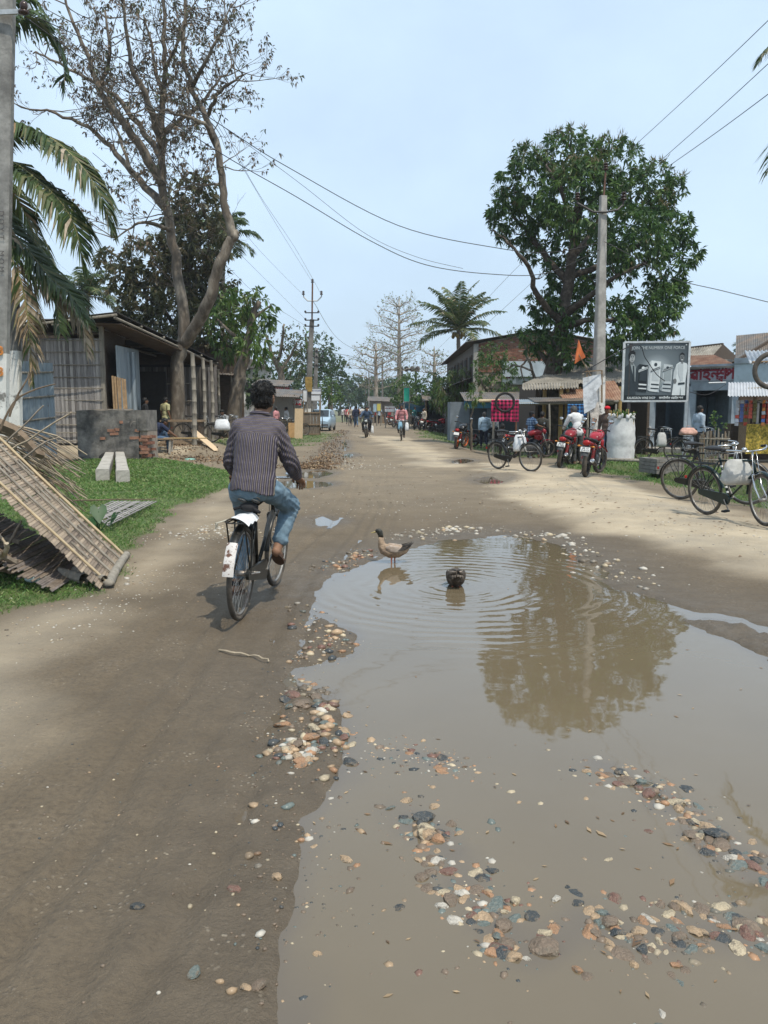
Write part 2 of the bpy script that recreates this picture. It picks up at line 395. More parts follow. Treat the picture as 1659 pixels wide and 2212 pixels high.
peb=mth('MULTIPLY',mrange(vo.outputs['Distance'],0.28,0.16),mrange(noise(2.6,4),0.53,0.66))
peb=mth('MULTIPLY',peb,mth('SUBTRACT',1.0,sp.outputs[0]))
pcol=mixc(mrange(noise(17,2),0.35,0.62),(0.44,0.37,0.27),(0.22,0.19,0.16))
c=mixc(mth('MULTIPLY',peb,0.8),c,pcol)
vo2=n.new("ShaderNodeTexVoronoi");vo2.inputs['Scale'].default_value=85;l(geo.outputs['Position'],vo2.inputs['Vector'])
grit=mth('MULTIPLY',mrange(vo2.outputs['Distance'],0.22,0.12),mrange(noise(9,3),0.5,0.7))
c=mixc(mth('MULTIPLY',grit,0.3),c,(0.34,0.29,0.22))
l(c,b.inputs['Base Color'])
rgh=mth('SUBTRACT',0.92,mth('MULTIPLY',sp.outputs[2],mrange(noise(5,5),0.3,0.7,0.30,0.58)));l(rgh,b.inputs['Roughness']);b.inputs['Specular IOR Level'].default_value=0.35
hh=mth('ADD',mth('ADD',noise(60,5,0.7),mth('MULTIPLY',noise(14,6,0.7),1.6)),mth('MULTIPLY',peb,0.6))
bp=n.new("ShaderNodeBump");bp.inputs['Strength'].default_value=0.9;bp.inputs['Distance'].default_value=0.014;l(hh,bp.inputs['Height']);l(bp.outputs[0],b.inputs['Normal'])
gme=np_mesh("ground",np.stack([gxf,gyf,Z],1),F,gm,smooth=True)
ca=gme.attributes.new("mask",'FLOAT_COLOR','POINT');ca.data.foreach_set('color',msk.ravel())
go=bpy.data.objects.new("ground",gme);COL.objects.link(go);tag(go,kind='structure',label='muddy unpaved village road with dry dusty shoulders and a green lawn')
ZG=Z.reshape(NY,NX)
def surf(x,y):
    i=np.clip(np.searchsorted(gx,x)-1,0,NX-2);j=np.clip(np.searchsorted(gy,y)-1,0,NY-2)
    fx=(x-gx[i])/(gx[i+1]-gx[i]);fy=(y-gy[j])/(gy[j+1]-gy[j])
    return (ZG[j,i]*(1-fx)+ZG[j,i+1]*fx)*(1-fy)+(ZG[j+1,i]*(1-fx)+ZG[j+1,i+1]*fx)*fy
def SF(px,py,dz=0.0):
    p=P(px,py);return Vector((p.x,p.y,float(surf(p.x,p.y))+dz))
def SG(x,y,dz=0.0):return Vector((x,y,float(surf(x,y))+dz))
# ================================================================== water
def water_mat(name,rings,amp):
    m=bpy.data.materials.new(name);m.use_nodes=True;n=m.node_tree.nodes;l=m.node_tree.links.new;b=n['Principled BSDF']
    g=n.new("ShaderNodeNewGeometry")
    nz_=n.new("ShaderNodeTexNoise");nz_.inputs['Scale'].default_value=1.1;nz_.inputs['Detail'].default_value=7;l(g.outputs['Position'],nz_.inputs['Vector'])
    mc=n.new("ShaderNodeMixRGB");mc.inputs['Color1'].default_value=(0.118,0.092,0.057,1);mc.inputs['Color2'].default_value=(0.158,0.124,0.078,1);l(nz_.outputs[0],mc.inputs['Fac']);da=n.new('ShaderNodeAttribute');da.attribute_name='depth';md=n.new('ShaderNodeMixRGB');md.inputs['Color1'].default_value=(.112,.089,.063,1);l(da.outputs['Fac'],md.inputs['Fac']);l(mc.outputs[0],md.inputs['Color2']);l(md.outputs[0],b.inputs['Base Color'])
    b.inputs['Roughness'].default_value=0.03;b.inputs['IOR'].default_value=1.6
    tot=None
    def M(op,a,c_):
        q=n.new("ShaderNodeMath");q.operation=op
        for i,v in ((0,a),(1,c_)):
            if v is None:continue
            if isinstance(v,(int,float)):q.inputs[i].default_value=v
            else:l(v,q.inputs[i])
        return q.outputs[0]
    wob=n.new("ShaderNodeTexNoise");wob.inputs['Scale'].default_value=2.2;wob.inputs['Detail'].default_value=3;l(g.outputs['Position'],wob.inputs['Vector'])
    for (cx,cy,wl,r0,r1,a) in rings:
        vs=n.new("ShaderNodeVectorMath");vs.operation='SUBTRACT';l(g.outputs['Position'],vs.inputs[0]);vs.inputs[1].default_value=(cx,cy,0)
        ln=n.new("ShaderNodeVectorMath");ln.operation='LENGTH';l(vs.outputs[0],ln.inputs[0])
        d=M('ADD',ln.outputs['Value'],M('MULTIPLY',wob.outputs[0],wl*1.1))
        s_=M('SINE',M('MULTIPLY',d,2*math.pi/wl),None)
        f=n.new("ShaderNodeMapRange");f.interpolation_type='SMOOTHSTEP';f.inputs['From Min'].default_value=r1;f.inputs['From Max'].default_value=r0;l(ln.outputs['Value'],f.inputs['Value'])
        mk=n.new('ShaderNodeMapRange');mk.inputs['From Min'].default_value=.36;mk.inputs['From Max'].default_value=.62;l(nz_.outputs[0],mk.inputs['Value']);t=M('MULTIPLY',M('MULTIPLY',M('MULTIPLY',s_,f.outputs[0]),a),mk.outputs[0])
        tot=t if tot is None else M('ADD',tot,t)
    n3=n.new("ShaderNodeTexNoise");n3.inputs['Scale'].default_value=4.0;n3.inputs['Detail'].default_value=2;l(g.outputs['Position'],n3.inputs['Vector'])
    t=M('MULTIPLY',n3.outputs[0],amp);tot=t if tot is None else M('ADD',tot,t)
    bp=n.new("ShaderNodeBump");bp.inputs['Strength'].default_value=1.0;bp.inputs['Distance'].default_value=0.0016;l(tot,bp.inputs['Height']);l(bp.outputs[0],b.inputs['Normal'])
    return m
def dilate(poly,d):
    cx=sum(a for a,_ in poly)/len(poly);cy=sum(c_ for _,c_ in poly)/len(poly);out=[]
    N=len(poly);area=sum(poly[i][0]*poly[(i+1)%N][1]-poly[(i+1)%N][0]*poly[i][1] for i in range(N));sg=1 if area>0 else-1
    for i in range(N):
        a,p_,c_=V(poly[i-1]),V(poly[i]),V(poly[(i+1)%N])
        t=((p_-a).normalized()+(c_-p_).normalized());
        if t.length<1e-6:t=(c_-p_)
        t.normalize();out.append((p_.x+sg*t.y*d,p_.y-sg*t.x*d))
    return out
DUCK2=GZ(985,1263,0.0)
DUCK1=GZ(849,1212,0.0)
wm=water_mat("muddy_water",[(DUCK2.x,DUCK2.y,0.15,0.25,2.7,1.0),(DUCK1.x+.3,DUCK1.y+.2,0.17,0.1,1.5,0.5)],0.9)
hull=gl((780,1170),(1000,1140),(1220,1150),(1400,1250),(1720,1330))+[(7.0,3.2),(5.0,-0.5),(-0.6,0.8)]+gl((560,2212),(580,1760),(600,1450),(600,1260))
def water_sheet(name,poly,z,m,label):
    xs=[a for a,_ in poly];ys=[c_ for _,c_ in poly];st=max(.05,(max(xs)-min(xs))/150);ax_,ay_=np.arange(min(xs),max(xs)+st,st),np.arange(max(min(ys),.6),max(ys)+st,st);X_,Y_=np.meshgrid(ax_,ay_);x,y=X_.ravel(),Y_.ravel();h_=surf(x,y);nxx=len(ax_)
    i_,j_=np.meshgrid(np.arange(nxx-1),np.arange(len(ay_)-1));b_=(j_*nxx+i_).ravel();f=np.stack([b_,b_+1,b_+nxx+1,b_+nxx],1)
    ins=poly_sd(x,y,poly)<.1;f=f[((h_[f]<z+.02) & ins[f]).any(1)];u_,inv=np.unique(f.ravel(),return_inverse=True)
    o=np_obj(name,np.stack([x,y,np.full_like(x,z)],1)[u_],inv.reshape(-1,4).astype(np.int32),m,smooth=True);at_=o.data.attributes.new('depth','FLOAT','POINT');at_.data.foreach_set('value',np.clip((z-h_[u_])/.035,0,1).astype(np.float32));return tag(o,label=label,kind='structure')
water_sheet('puddle',hull,-0.016,wm,'wide brown puddle rippling around two ducks')
wm2=water_mat("puddle_water",[],0.25)
lb=['narrow shallow puddle beside the cyclist on the road edge','puddle under the dead leaves at the road edge','small wet film on the middle of the road','small bright puddle in the rubble at the road edge','puddle before the parked bicycle mirroring a red cloth','dark mud puddle in front of the black motorcycle','strip of water in the roadside rubble']
for (q,cx,cy),t in zip(smallw,lb):
    zz=min(float(ground_h(a,c_)) for a,c_ in q)-0.017
    water_sheet('puddle',dilate(q,0.12),zz,wm2,t)
# ================================================================== grass
def blades(n_,xr,yr,test,hgt,wid,name,mats,label,lean=0.6,power=1.0):
    u=RNG.random(n_*4);y=yr[0]*(yr[1]/yr[0])**(u**power);x=RNG.uniform(xr[0],xr[1],n_*4)
    pr=test(x,y);keep=RNG.random(len(x))<pr;x,y=x[keep][:n_],y[keep][:n_];N=len(x)
    z=surf(x,y);a=RNG.random(N)*6.283;sc=RNG.uniform(0.5,1.3,N)*np.clip(y/9,0.8,2.2);h_=hgt*RNG.uniform(0.5,1.4,N)*np.clip(y/11,0.85,1.6);w_=wid*sc
    ca_,sa_=np.cos(a),np.sin(a);ln=lean*h_*RNG.uniform(0.3,1.4,N);la=RNG.random(N)*6.283
    p0=np.stack([x-ca_*w_,y-sa_*w_,z-0.004],1);p1=np.stack([x+ca_*w_,y+sa_*w_,z-0.004],1)
    m0=np.stack([x+np.cos(la)*ln*.4+ca_*w_*.8,y+np.sin(la)*ln*.4+sa_*w_*.8,z+h_*.6],1)
    tip=np.stack([x+np.cos(la)*ln,y+np.sin(la)*ln,z+h_*0.9],1)
    vs=np.concatenate([p0,p1,m0,tip]);i=np.arange(N);fs=np.stack([i,i+N,i+2*N,i+3*N],1)
    o=np_obj(name,vs,fs,mats,matidx=RNG.integers(0,len(mats),N));return tag(o,label=label,kind='stuff')
GM=[leaf_mat('grass_a',(0.115,0.225,0.05)),leaf_mat('grass_b',(0.17,0.28,0.075)),leaf_mat('grass_c',(0.085,0.17,0.04)),leaf_mat('grass_d',(0.25,0.29,0.11))]
def t_lawn(x,y):
    return ss(0.12,-0.1,poly_sd(x,y,LAWN)+(fbm(x*2.5,y*2.5,3,5)-0.5)*0.35)*(0.35+0.65*ss(0.36,0.56,fbm(x*1.2,y*1.2,3,15)))
blades(120000,(-14,-1.8),(5.4,26),t_lawn,0.028,0.0045,'grass',GM,'short green lawn grass beside the road',1.2)
def t_right(x,y):
    return np.maximum(ss(0.12,-0.2,poly_sd(x,y,GRASS_R)+(fbm(x*2.0,y*2.0,3,6)-0.5)*0.7)*(0.3+0.7*fbm(x*1.5,y*1.5,3,16)),0.05*ss(0.6,-0.3,poly_sd(x,y,GRASS_R)))
blades(45000,(4,16),(8.5,25),t_right,0.035,0.005,'grass',GM,'rough grass along the ditch beside the parked bicycles',0.8)
def t_mid(x,y):
    return ss(0.4,-0.5,np.minimum(poly_sd(x,y,GRASS_RM),poly_sd(x,y,GRASS_LM))+(fbm(x*0.8,y*0.8,3,8)-0.45)*2.2)*0.7
blades(26000,(-7,22),(25,60),t_mid,0.04,0.008,'grass',GM,'patchy verge grass along the far roadside',0.8)
# ================================================================== stones
def stone_mesh(seed,m):
    rg=np.random.default_rng(seed);bm=bmesh.new();bmesh.ops.create_icosphere(bm,subdivisions=2,radius=1.0)
    dirs=rg.normal(size=(9,3));dirs /= np.linalg.norm(dirs,axis=1)[:,None];off=rg.uniform(0.55,.95,9)
    for v_ in bm.verts:
        p=np.array(v_.co);s_=1.0
        for d,o_ in zip(dirs,off):
            k=p @ d
            if k*s_>o_:s_=min(s_,o_/k)
        v_.co=V(p*s_*(1+rg.uniform(-.03,.03)))
    bm.transform(Matrix.Diagonal((1.0,rg.uniform(0.55,0.9),rg.uniform(0.34,0.55),1)))
    me=bpy.data.meshes.new("stone");bm.to_mesh(me);bm.free();me.materials.append(m)
    me.polygons.foreach_set('use_smooth',[True]*len(me.polygons));me.set_sharp_from_angle(angle=R(18));return me
SCOL={'whitish':((0.46,0.42,0.35),0.5),'tan':((0.40,0.27,0.15),0.4),'orange':((0.36,0.19,0.09),0.4),'dark grey':((0.055,0.062,0.064),0.3),'greenish grey':((0.13,0.16,0.145),0.35),'reddish':((0.19,0.095,0.066),0.4),'brown':((0.19,0.135,0.09),0.4),'buff':((0.47,0.38,0.24),0.45)}
SCOL={k:(tuple((q*.86+sum(c_)/3*.14)*.92 for q in c_),r_) for k,(c_,r_) in SCOL.items()}
SM={k:mat('stone_'+k.replace(' ','_'),c_,rough=r_,var=0.3,vscale=3.5,bump=0.5,bscale=7,col2=(.125,.102,.075),c2scale=1.6,c2amt=0.44,c2soft=.06) for k,(c_,r_) in SCOL.items()}
SME={(k,i):stone_mesh(100+i*13+j,SM[k]) for j,k in enumerate(SCOL) for i in range(5)}
WTS={'mix':dict(whitish=1.7,tan=4,orange=2.4,reddish=1.6,brown=4,buff=2.2,**{'dark grey':2.6,'greenish grey':2.6}),'mud':dict(brown=6,tan=1,whitish=.7,buff=1,**{'dark grey':2,'greenish grey':1}),'pale':dict(whitish=6,buff=2,tan=0.7,brown=0.4)}
def scat_line(pts,wd,n_):
    out=[]
    P3=[V(q) for q in pts]
    for _ in range(n_):
        t=random.random()*(len(P3)-1);i=int(t);a=P3[i].lerp(P3[i+1],t-i);out.append((a.x+random.gauss(0,wd),a.y+random.gauss(0,wd)))
    return out
CL=[('stone bar on the road side',gl((650,1462),(668,1520),(690,1560),(700,1600),(610,1628),(690,1640)),0.075,150,(0.014,0.036),'mix'),
      ('stone patch by the bicycle track',gl((655,1300),(680,1345),(715,1385),(690,1412),(650,1425)),0.08,55,(0.012,0.030),'mix'),
      ('diagonal stone bar amid the puddle',gl((880,1750),(915,1780),(950,1830),(985,1890),(1020,1935),(1060,1950),(1080,2000),(1140,2050)),0.070,135,(0.014,0.036),'mix'),
      ('stone bar at the near shore',gl((1275,1975),(1340,2000),(1400,2030),(1480,1970),(1560,1990),(1640,2010),(1700,2020)),0.070,120,(0.015,0.038),'mix'),
      ('stone bar towards the shops',gl((1290,1650),(1350,1675),(1420,1690),(1470,1745),(1530,1800),(1580,1850),(1660,1880)),0.070,125,(0.014,0.036),'mix'),
      ('shallows between bank and open water',gl((770,1640),(850,1615),(900,1625),(960,1640),(1000,1650)),0.07,26,(0.012,0.034),'mix'),
      ('pebbles behind the standing duck',gl((880,1160),(930,1150),(980,1140),(1060,1145)),0.16,70,(0.014,0.036),'pale'),
      ('pebbles on the far shore',gl((1130,1155),(1190,1160),(1240,1190),(1300,1225),(1400,1265)),0.16,80,(0.014,0.04),'pale'),
      ('pebbles before the standing duck',gl((690,1230),(750,1215),(800,1190)),0.09,50,(0.012,0.03),'mix'),
      ('scatter in the open puddle',gl((700,1700),(760,1760),(900,1980),(1120,2080),(1250,2100),(1420,2110),(1100,1720),(1280,1760)),0.22,60,(0.012,0.03),'mix'),
      ('stones pressed into the mud bank',gl((640,1700),(640,1760),(560,1900),(520,2100),(450,1850)),0.12,26,(0.010,0.022),'mix'),
      ('grass edge below the bamboo mat',gl((30,1260),(120,1258),(190,1262),(262,1262),(300,1245)),0.10,16,(0.02,0.045),'pale')]
cand=[]
for lab,pts,wd,cnt,(s0,s1),kd in CL:
    names=list(WTS[kd]);ws=list(WTS[kd].values())
    for (x,y) in scat_line(pts,wd,cnt):
        r_=(s0+(s1-s0)*random.random()**2.0)*1.42
        if random.random()<0.05:r_*=1.35
        cand.append((r_/max(y,1),x,y,r_,random.choices(names,ws)[0],lab,(min(b_ for _,b_ in pts),max(b_ for _,b_ in pts))))
cand=[q for q in cand if q[2]>1.2]
cand.sort(reverse=True)
def stone_tf(x,y,r_):
    z=float(surf(x,y));z=max(z,-0.016-r_*0.28) if z<-0.016 else z
    return (x,y,z+r_*random.uniform(-0.10,0.14)),(random.gauss(0,.18),random.gauss(0,.18),random.random()*6.28),(r_,r_,r_)
for k,x,y,r_,cn,lab,(ya,yb) in cand[:290]:
    lo,ro,sc=stone_tf(x,y,r_)
    big='large' if r_>0.045 else 'smallest' if r_<0.022 else 'small' if r_<.031 else 'medium';prt=('nearest','near','middle','far','farthest')[int(min(4,max(0,(y-ya)/(yb-ya+.01)*5)))]
    tag(inst(SME[(cn,random.randrange(5))],'stone',None,lo,ro,sc),f'{big} {cn} stone in the {prt} part of the {lab}','stone','stones around the puddle')
gv,gf,gi=[],[],[];keys=list(SM)
ico=bmesh.new();bmesh.ops.create_icosphere(ico,subdivisions=1,radius=1.0);IV=np.array([v_.co for v_ in ico.verts]);IF=np.array([[v_.index for v_ in f_.verts] for f_ in ico.faces]);ico.free()
rest=[(x,y,r_,cn) for k,x,y,r_,cn,lab,_ in cand[290:]]
def more(pts,wd,cnt,s0,s1,kd):
    names=list(WTS[kd]);ws=list(WTS[kd].values())
    for (x,y) in scat_line(pts,wd,cnt):rest.append((x,y,s0+(s1-s0)*random.random()**2,random.choices(names,ws)[0]))
for lab,pts,wd,cnt,sr,kd in CL[:9]:more(pts,wd*1.35,170,0.005,0.014,kd)
more(gl((660,1420),(640,1560),(620,1640),(640,1740),(650,1900),(640,2050)),0.13,420,0.004,0.011,'mud')
more(gl((390,1165),(440,1150),(480,1145),(500,1165)),0.28,240,0.008,0.03,'pale')
more(gl((60,1380),(150,1340),(260,1290),(330,1220),(300,1300)),0.30,260,0.006,0.016,'pale')
more(gl((40,1500),(150,1700),(300,1800),(420,1950),(500,1500)),0.45,240,0.004,0.009,'mud')
more(gl((1150,1050),(1250,1070),(1400,1120),(1550,1160),(1650,1200)),0.6,240,0.008,0.022,'pale')
more(gl((840,1020),(900,1060),(1000,1100),(760,1100),(640,1100)),0.9,260,0.008,0.02,'pale')
more(gl((745,985),(760,1005),(790,1010)),0.6,160,0.015,0.04,'pale')
for (x,y,r_,cn) in rest:
    z=float(surf(x,y));z=max(z,-0.016-r_*0.3)
    sc=np.array([r_,r_*random.uniform(.6,.9),r_*random.uniform(.35,.6)]);a=random.random()*6.28
    q=IV*(1+RNG.uniform(-.18,.18,(len(IV),1)))*sc;q=np.stack([q[:,0]*math.cos(a)-q[:,1]*math.sin(a),q[:,0]*math.sin(a)+q[:,1]*math.cos(a),q[:,2]],1)+(x,y,z+r_*.08)
    gf.append(IF+len(gv)*len(IV));gv.append(q);gi+=[keys.index(cn)]*len(IF)
tag(np_obj('gravel',np.concatenate(gv),np.concatenate(gf),[SM[k] for k in keys],matidx=np.array(gi)),'fine gravel and grit strewn over the muddy road',kind='stuff')
def litter(name,label,pts,wd,n_,size,mats,lift=0.05):
    P3=[V(q) for q in pts];vs,fs,mi=[],[],[]
    for _ in range(n_):
        t=random.random()*(len(P3)-1);i=int(t);a=P3[i].lerp(P3[i+1],t-i);x,y=a.x+random.gauss(0,wd),a.y+random.gauss(0,wd)
        z=float(surf(x,y))+abs(random.gauss(0,lift))+.004;c_=V((x,y,z));s_=size*random.uniform(.5,1.4)
        tl=.7 if lift>.008 else .15;rm=Euler((random.gauss(0,tl),random.gauss(0,tl),random.random()*6.28)).to_matrix();o_=len(vs)
        vs+=[c_+rm @ V(q) for q in ((-s_,0,0),(0,-s_*.35,s_*.2),(s_,0,s_*.05),(0,s_*.35,s_*.2))];fs.append([o_,o_+1,o_+2,o_+3]);mi.append(random.randrange(len(mats)))
    tag(np_obj(name,np.array([tuple(q) for q in vs]),np.array(fs),mats,matidx=np.array(mi)),label,kind='stuff')
LM=[mat('dead_leaf_a',(0.20,0.125,0.07),var=.4),mat('dead_leaf_b',(0.12,0.075,0.045),var=.4),mat('dead_leaf_c',(0.30,0.215,0.13),var=.3)]
litter('leaf_litter','ridge of brown dead leaves along the road edge',gl((742,930),(722,955),(712,985),(700,1003),(640,1010),(700,1012)),0.30,2200,0.045,LM,0.018)
litter('leaf_litter','brown dead leaves scattered below the brick wall',gl((335,985),(380,980),(430,990),(480,1000)),0.7,1300,0.05,LM,0.012)
litter('leaf_litter','scattered dry leaves on the dusty shoulder',gl((1000,980),(1050,1010),(1200,1060),(1350,1100),(1500,1140),(1640,1170)),0.8,170,0.030,LM,0.003)
litter('leaf_litter','stray dead leaves on the open road',gl((640,1080),(750,1050),(880,1030),(980,1080),(1150,1090)),1.2,150,0.028,LM,0.003)
def floats(name,label,n_):
    vs,fs=[],[]
    for k in range(n_):
        q=GZ(random.uniform(660,1650),random.uniform(1250,2150),-.0145);s_=random.uniform(.004,.012)*(2 if random.random()<.15 else 1);a=random.random()*6.28;o_=len(vs)
        vs+=[(q.x+s_*r_*math.cos(a+i),q.y+s_*r_*math.sin(a+i),q.z+.001*(k%3)) for i,r_ in ((0,1.6),(1.4,.5),(3.1,1.5),(4.6,.6))];fs.append([o_,o_+1,o_+2,o_+3])
    tag(np_obj(name,np.array(vs),np.array(fs),LM,matidx=np.array([random.randrange(3) for _ in fs])),label,kind='stuff')
floats('floating_debris','tiny bits of leaf and chaff floating on the puddle',90)
# ================================================================== trees
def nrm(a):return a/np.maximum(np.linalg.norm(a,axis=-1,keepdims=True),1e-9)
def leaf_quads(pos,d,Ln,Wd,curl=0.25):
    N=len(pos);d=nrm(d);r_=RNG.normal(size=(N,3));s_=nrm(np.cross(d,r_));up=np.cross(s_,d)
    Ln=Ln[:,None];Wd=Wd[:,None]
    mid=pos+d*Ln*0.45
    a=mid+s_*Wd+up*Wd*0.25;c_=mid-s_*Wd+up*Wd*0.25;tip=pos+d*Ln+np.array([0,0,-1])*Ln*curl
    v=np.concatenate([pos,a,tip,c_]);i=np.arange(N)
    return v,np.stack([i,i+N,i+2*N,i+3*N],1)
def clusters(centers,out,k,L0,wr,droop,spread=1.0):
    """k leaves fanning out of each twig end, hanging by droop"""
    N=len(centers);c_=np.repeat(centers,k,0);o_=np.repeat(out,k,0)
    d=nrm(o_*0.6+RNG.normal(size=(N*k,3))*spread+np.array([0,0,-droop]))
    Ln=L0*RNG.uniform(0.6,1.25,N*k);return leaf_quads(c_+d*0.02,d,Ln,Ln*wr,0.12+droop*0.15)
def lobes_pts(lobes,dens,shell=0.55):
    """lobes: (center, (rx,ry,rz)); points towards the outside of the union"""
    P_,O_=[],[]
    for (c_,r_) in lobes:
        r_=np.array(r_ if hasattr(r_,'__len__') else (r_,r_,r_),float);n_=int(dens*(r_[0]*r_[1]+r_[1]*r_[2]+r_[0]*r_[2])/3*12)
        u=nrm(RNG.normal(size=(n_,3)));k=(shell+(1-shell)*RNG.random(n_)**0.6)*(0.86+0.28*fbm(u[:,0]*2.2+c_[0],u[:,1]*2.2+u[:,2]*3+c_[2],3,9))
        p=np.array(c_)+u*r_*k[:,None];P_.append(p);O_.append(u)
    P_,O_=np.concatenate(P_),np.concatenate(O_);keep=np.ones(len(P_),bool)
    for (c_,r_) in lobes:
        r_=np.array(r_ if hasattr(r_,'__len__') else (r_,r_,r_),float);q=np.linalg.norm((P_-np.array(c_))/r_,axis=1);keep &= q>shell*0.8
    return P_[keep],O_[keep]
def pxl(px,py,Y,rpx,k=(1,1,1)):
    r_=rpx/1720*Y;return (tuple(AT(px,py,Y)),(r_*k[0],r_*k[1],r_*k[2]))
def limb(mb,pts,r0,r1,n=7,wob=0.0,sub=4):
    """smooth tapered limb through pts (Catmull-Rom)"""
    pts=[V(q) for q in pts];out=[]
    for i in range(len(pts)-1):
        p0,p1,p2,p3=pts[max(i-1,0)],pts[i],pts[i+1],pts[min(i+2,len(pts)-1)]
        for k in range(sub):
            t=k/sub;out.append(0.5*((2*p1)+(p2-p0)*t+(2*p0-5*p1+4*p2-p3)*t*t+(3*p1-p0-3*p2+p3)*t**3))
    out.append(pts[-1]);N=len(out)
    if wob:out=[q+V((random.gauss(0,wob),random.gauss(0,wob),random.gauss(0,wob)))*min(1,i) for i,q in enumerate(out)]
    mb.tube(out,[r0+(r1-r0)*(i/(N-1))**0.9 for i in range(N)],n);return out
def grow(mb,p,d,ln,r_,depth,tips,spread=0.6,up=0.15,kids=(2,4),n=5,shrink=0.68,sag=0.0):
    p=V(p);d=V(d).normalized();seg=4 if depth>1 else 3;pts=[p.copy()];q=p.copy();dd=d.copy()
    for i in range(seg):
        dd=(dd+V((random.gauss(0,.16),random.gauss(0,.16),random.gauss(0,.12)+up*0.4-sag*.3))).normalized();q=q+dd*(ln/seg);pts.append(q.copy())
    mb.tube(pts,[r_*(1-0.62*i/seg) for i in range(seg+1)],n if depth>1 else 3,cap=False)
    if depth<=0:
        tips.append((pts[-1],dd));tips.append((pts[-2],dd));return
    for k in range(random.randint(*kids)):
        t=random.uniform(0.3,1.0);i=min(int(t*seg),seg-1);s_=pts[i].lerp(pts[i+1],t*seg-i)
        nd=(dd+V((random.gauss(0,1),random.gauss(0,1),random.gauss(0,.8)+up))*spread).normalized()
        grow(mb,s_,nd,ln*shrink*random.uniform(.75,1.2),r_*0.5,depth-1,tips,spread,up,kids,n,shrink,sag)
    grow(mb,pts[-1],dd,ln*shrink,r_*0.42,depth-1,tips,spread,up,kids,n,shrink,sag)
BARK=mat('bark_grey',(0.12,0.097,0.074),var=.35,vscale=5,bump=.6,bscale=14,col2=(0.24,0.21,0.17),c2scale=2.5,c2amt=.42,stretch=(1,1,.4))
BARK_PALE=mat('bark_pale',(0.34,0.30,0.25),var=.25,vscale=4,bump=.4,bscale=12,col2=(0.20,0.165,0.13),c2scale=1.6,c2amt=.42,stretch=(1,1,.35))
BARK_DARK=mat('bark_dark',(0.060,0.046,0.035),var=.4,vscale=6,bump=.6,bscale=16,col2=(0.12,0.10,0.08),c2scale=3,c2amt=.4)
LF_MANGO=[leaf_mat('mango_leaf_a',(0.042,0.092,0.024)),leaf_mat('mango_leaf_b',(0.064,0.130,0.030)),leaf_mat('mango_leaf_c',(0.105,0.180,0.040)),leaf_mat('mango_leaf_d',(0.13,0.11,0.045))]
LF_DARK=[leaf_mat('dull_leaf_a',(0.058,0.066,0.028)),leaf_mat('dull_leaf_b',(0.080,0.084,0.036)),leaf_mat('dull_leaf_c',(0.115,0.098,0.050))]
LF_FRESH=[leaf_mat('fresh_leaf_a',(0.060,0.120,0.024)),leaf_mat('fresh_leaf_b',(0.10,0.17,0.035)),leaf_mat('fresh_leaf_c',(0.14,0.19,0.05))]
LF_HAZE=[leaf_mat('far_leaf_a',(0.040,0.080,0.030)),leaf_mat('far_leaf_b',(0.060,0.105,0.036)),leaf_mat('far_leaf_c',(0.085,0.115,0.045))]
LF_BROWN=[mat('dry_leaf_a',(0.13,0.095,0.065),var=.4),mat('dry_leaf_b',(0.095,0.078,0.052),var=.4),leaf_mat('dry_leaf_c',(0.085,0.10,0.045))]
def pick(N,w_):return RNG.choice(len(w_),N,p=np.array(w_)/sum(w_))
def crown_obj(parent,pts,out,k,L0,wr,droop,mats,wts,spread=1.0,name='crown',extra=None):
    v,f=clusters(pts,out,k,L0,wr,droop,spread);mi=pick(len(f),wts)
    cl=np.repeat(RNG.random(len(pts)),k)
    mi=np.where(cl<0.55,np.repeat(pick(len(pts),wts),k),mi)
    if extra is not None:v2,f2,m2=extra;f=np.concatenate([f,f2+len(v)]);v=np.concatenate([v,v2]);mi=np.concatenate([mi,m2])
    return np_obj(name,v-np.array(parent.location),f,mats,parent,mi)
def tree_root(name,label,loc,group=None):return thing(name,label,'tree',loc,0,group)
def trunk_obj(mb,parent,m,name='trunk'):
    o=mb.build(name,m,parent,smooth=True);o.data.transform(Matrix.Translation(-V(parent.location)));return o
# ---- the mango by the pole
Y=34.0;b0=Gd(XA(1180,Y),Y);t=tree_root('mango_tree','big round mango tree with glossy dark leaves behind the concrete pole',b0)
mb=MB();T=lambda px,py,dy=0:AT(px,py,Y+dy)
limb(mb,[b0-V((0,0,.2)),T(1185,880),T(1192,815),T(1205,750),T(1215,690),T(1230,600),T(1240,520),T(1250,420)],0.52,0.12,10,0.02)
limb(mb,[T(1192,800),T(1165,760,.3),T(1140,735,.6),T(1125,715,.4)],0.11,0.03)
for q in ([T(1215,690),T(1270,640,-1),T(1330,600,-2),T(1420,560,-2)],[T(1225,610),T(1170,540,1),T(1120,480,1),T(1090,430,1)],[T(1235,560),T(1290,480,2),T(1340,400,2),T(1400,380,2)],[T(1240,520),T(1220,430,-2),T(1180,360,-2)],[T(1230,600),T(1330,560,1),T(1420,500,1),T(1460,460,1)],[T(1210,700),T(1160,640,-1),T(1130,560,-2),T(1090,520,-2)],[T(1210,710),T(1290,690,-1),T(1380,690,-1)],[T(1240,500),T(1260,400,0),T(1225,310,0)]):
    o_=limb(mb,q,0.17,0.04,6,0.04)
    for k in (-1,-3,-5,-7):grow(mb,o_[k],V((random.gauss(0,1),random.gauss(0,1),.3)),.6,0.04,1,[],.7)
trunk_obj(mb,t,BARK_DARK)
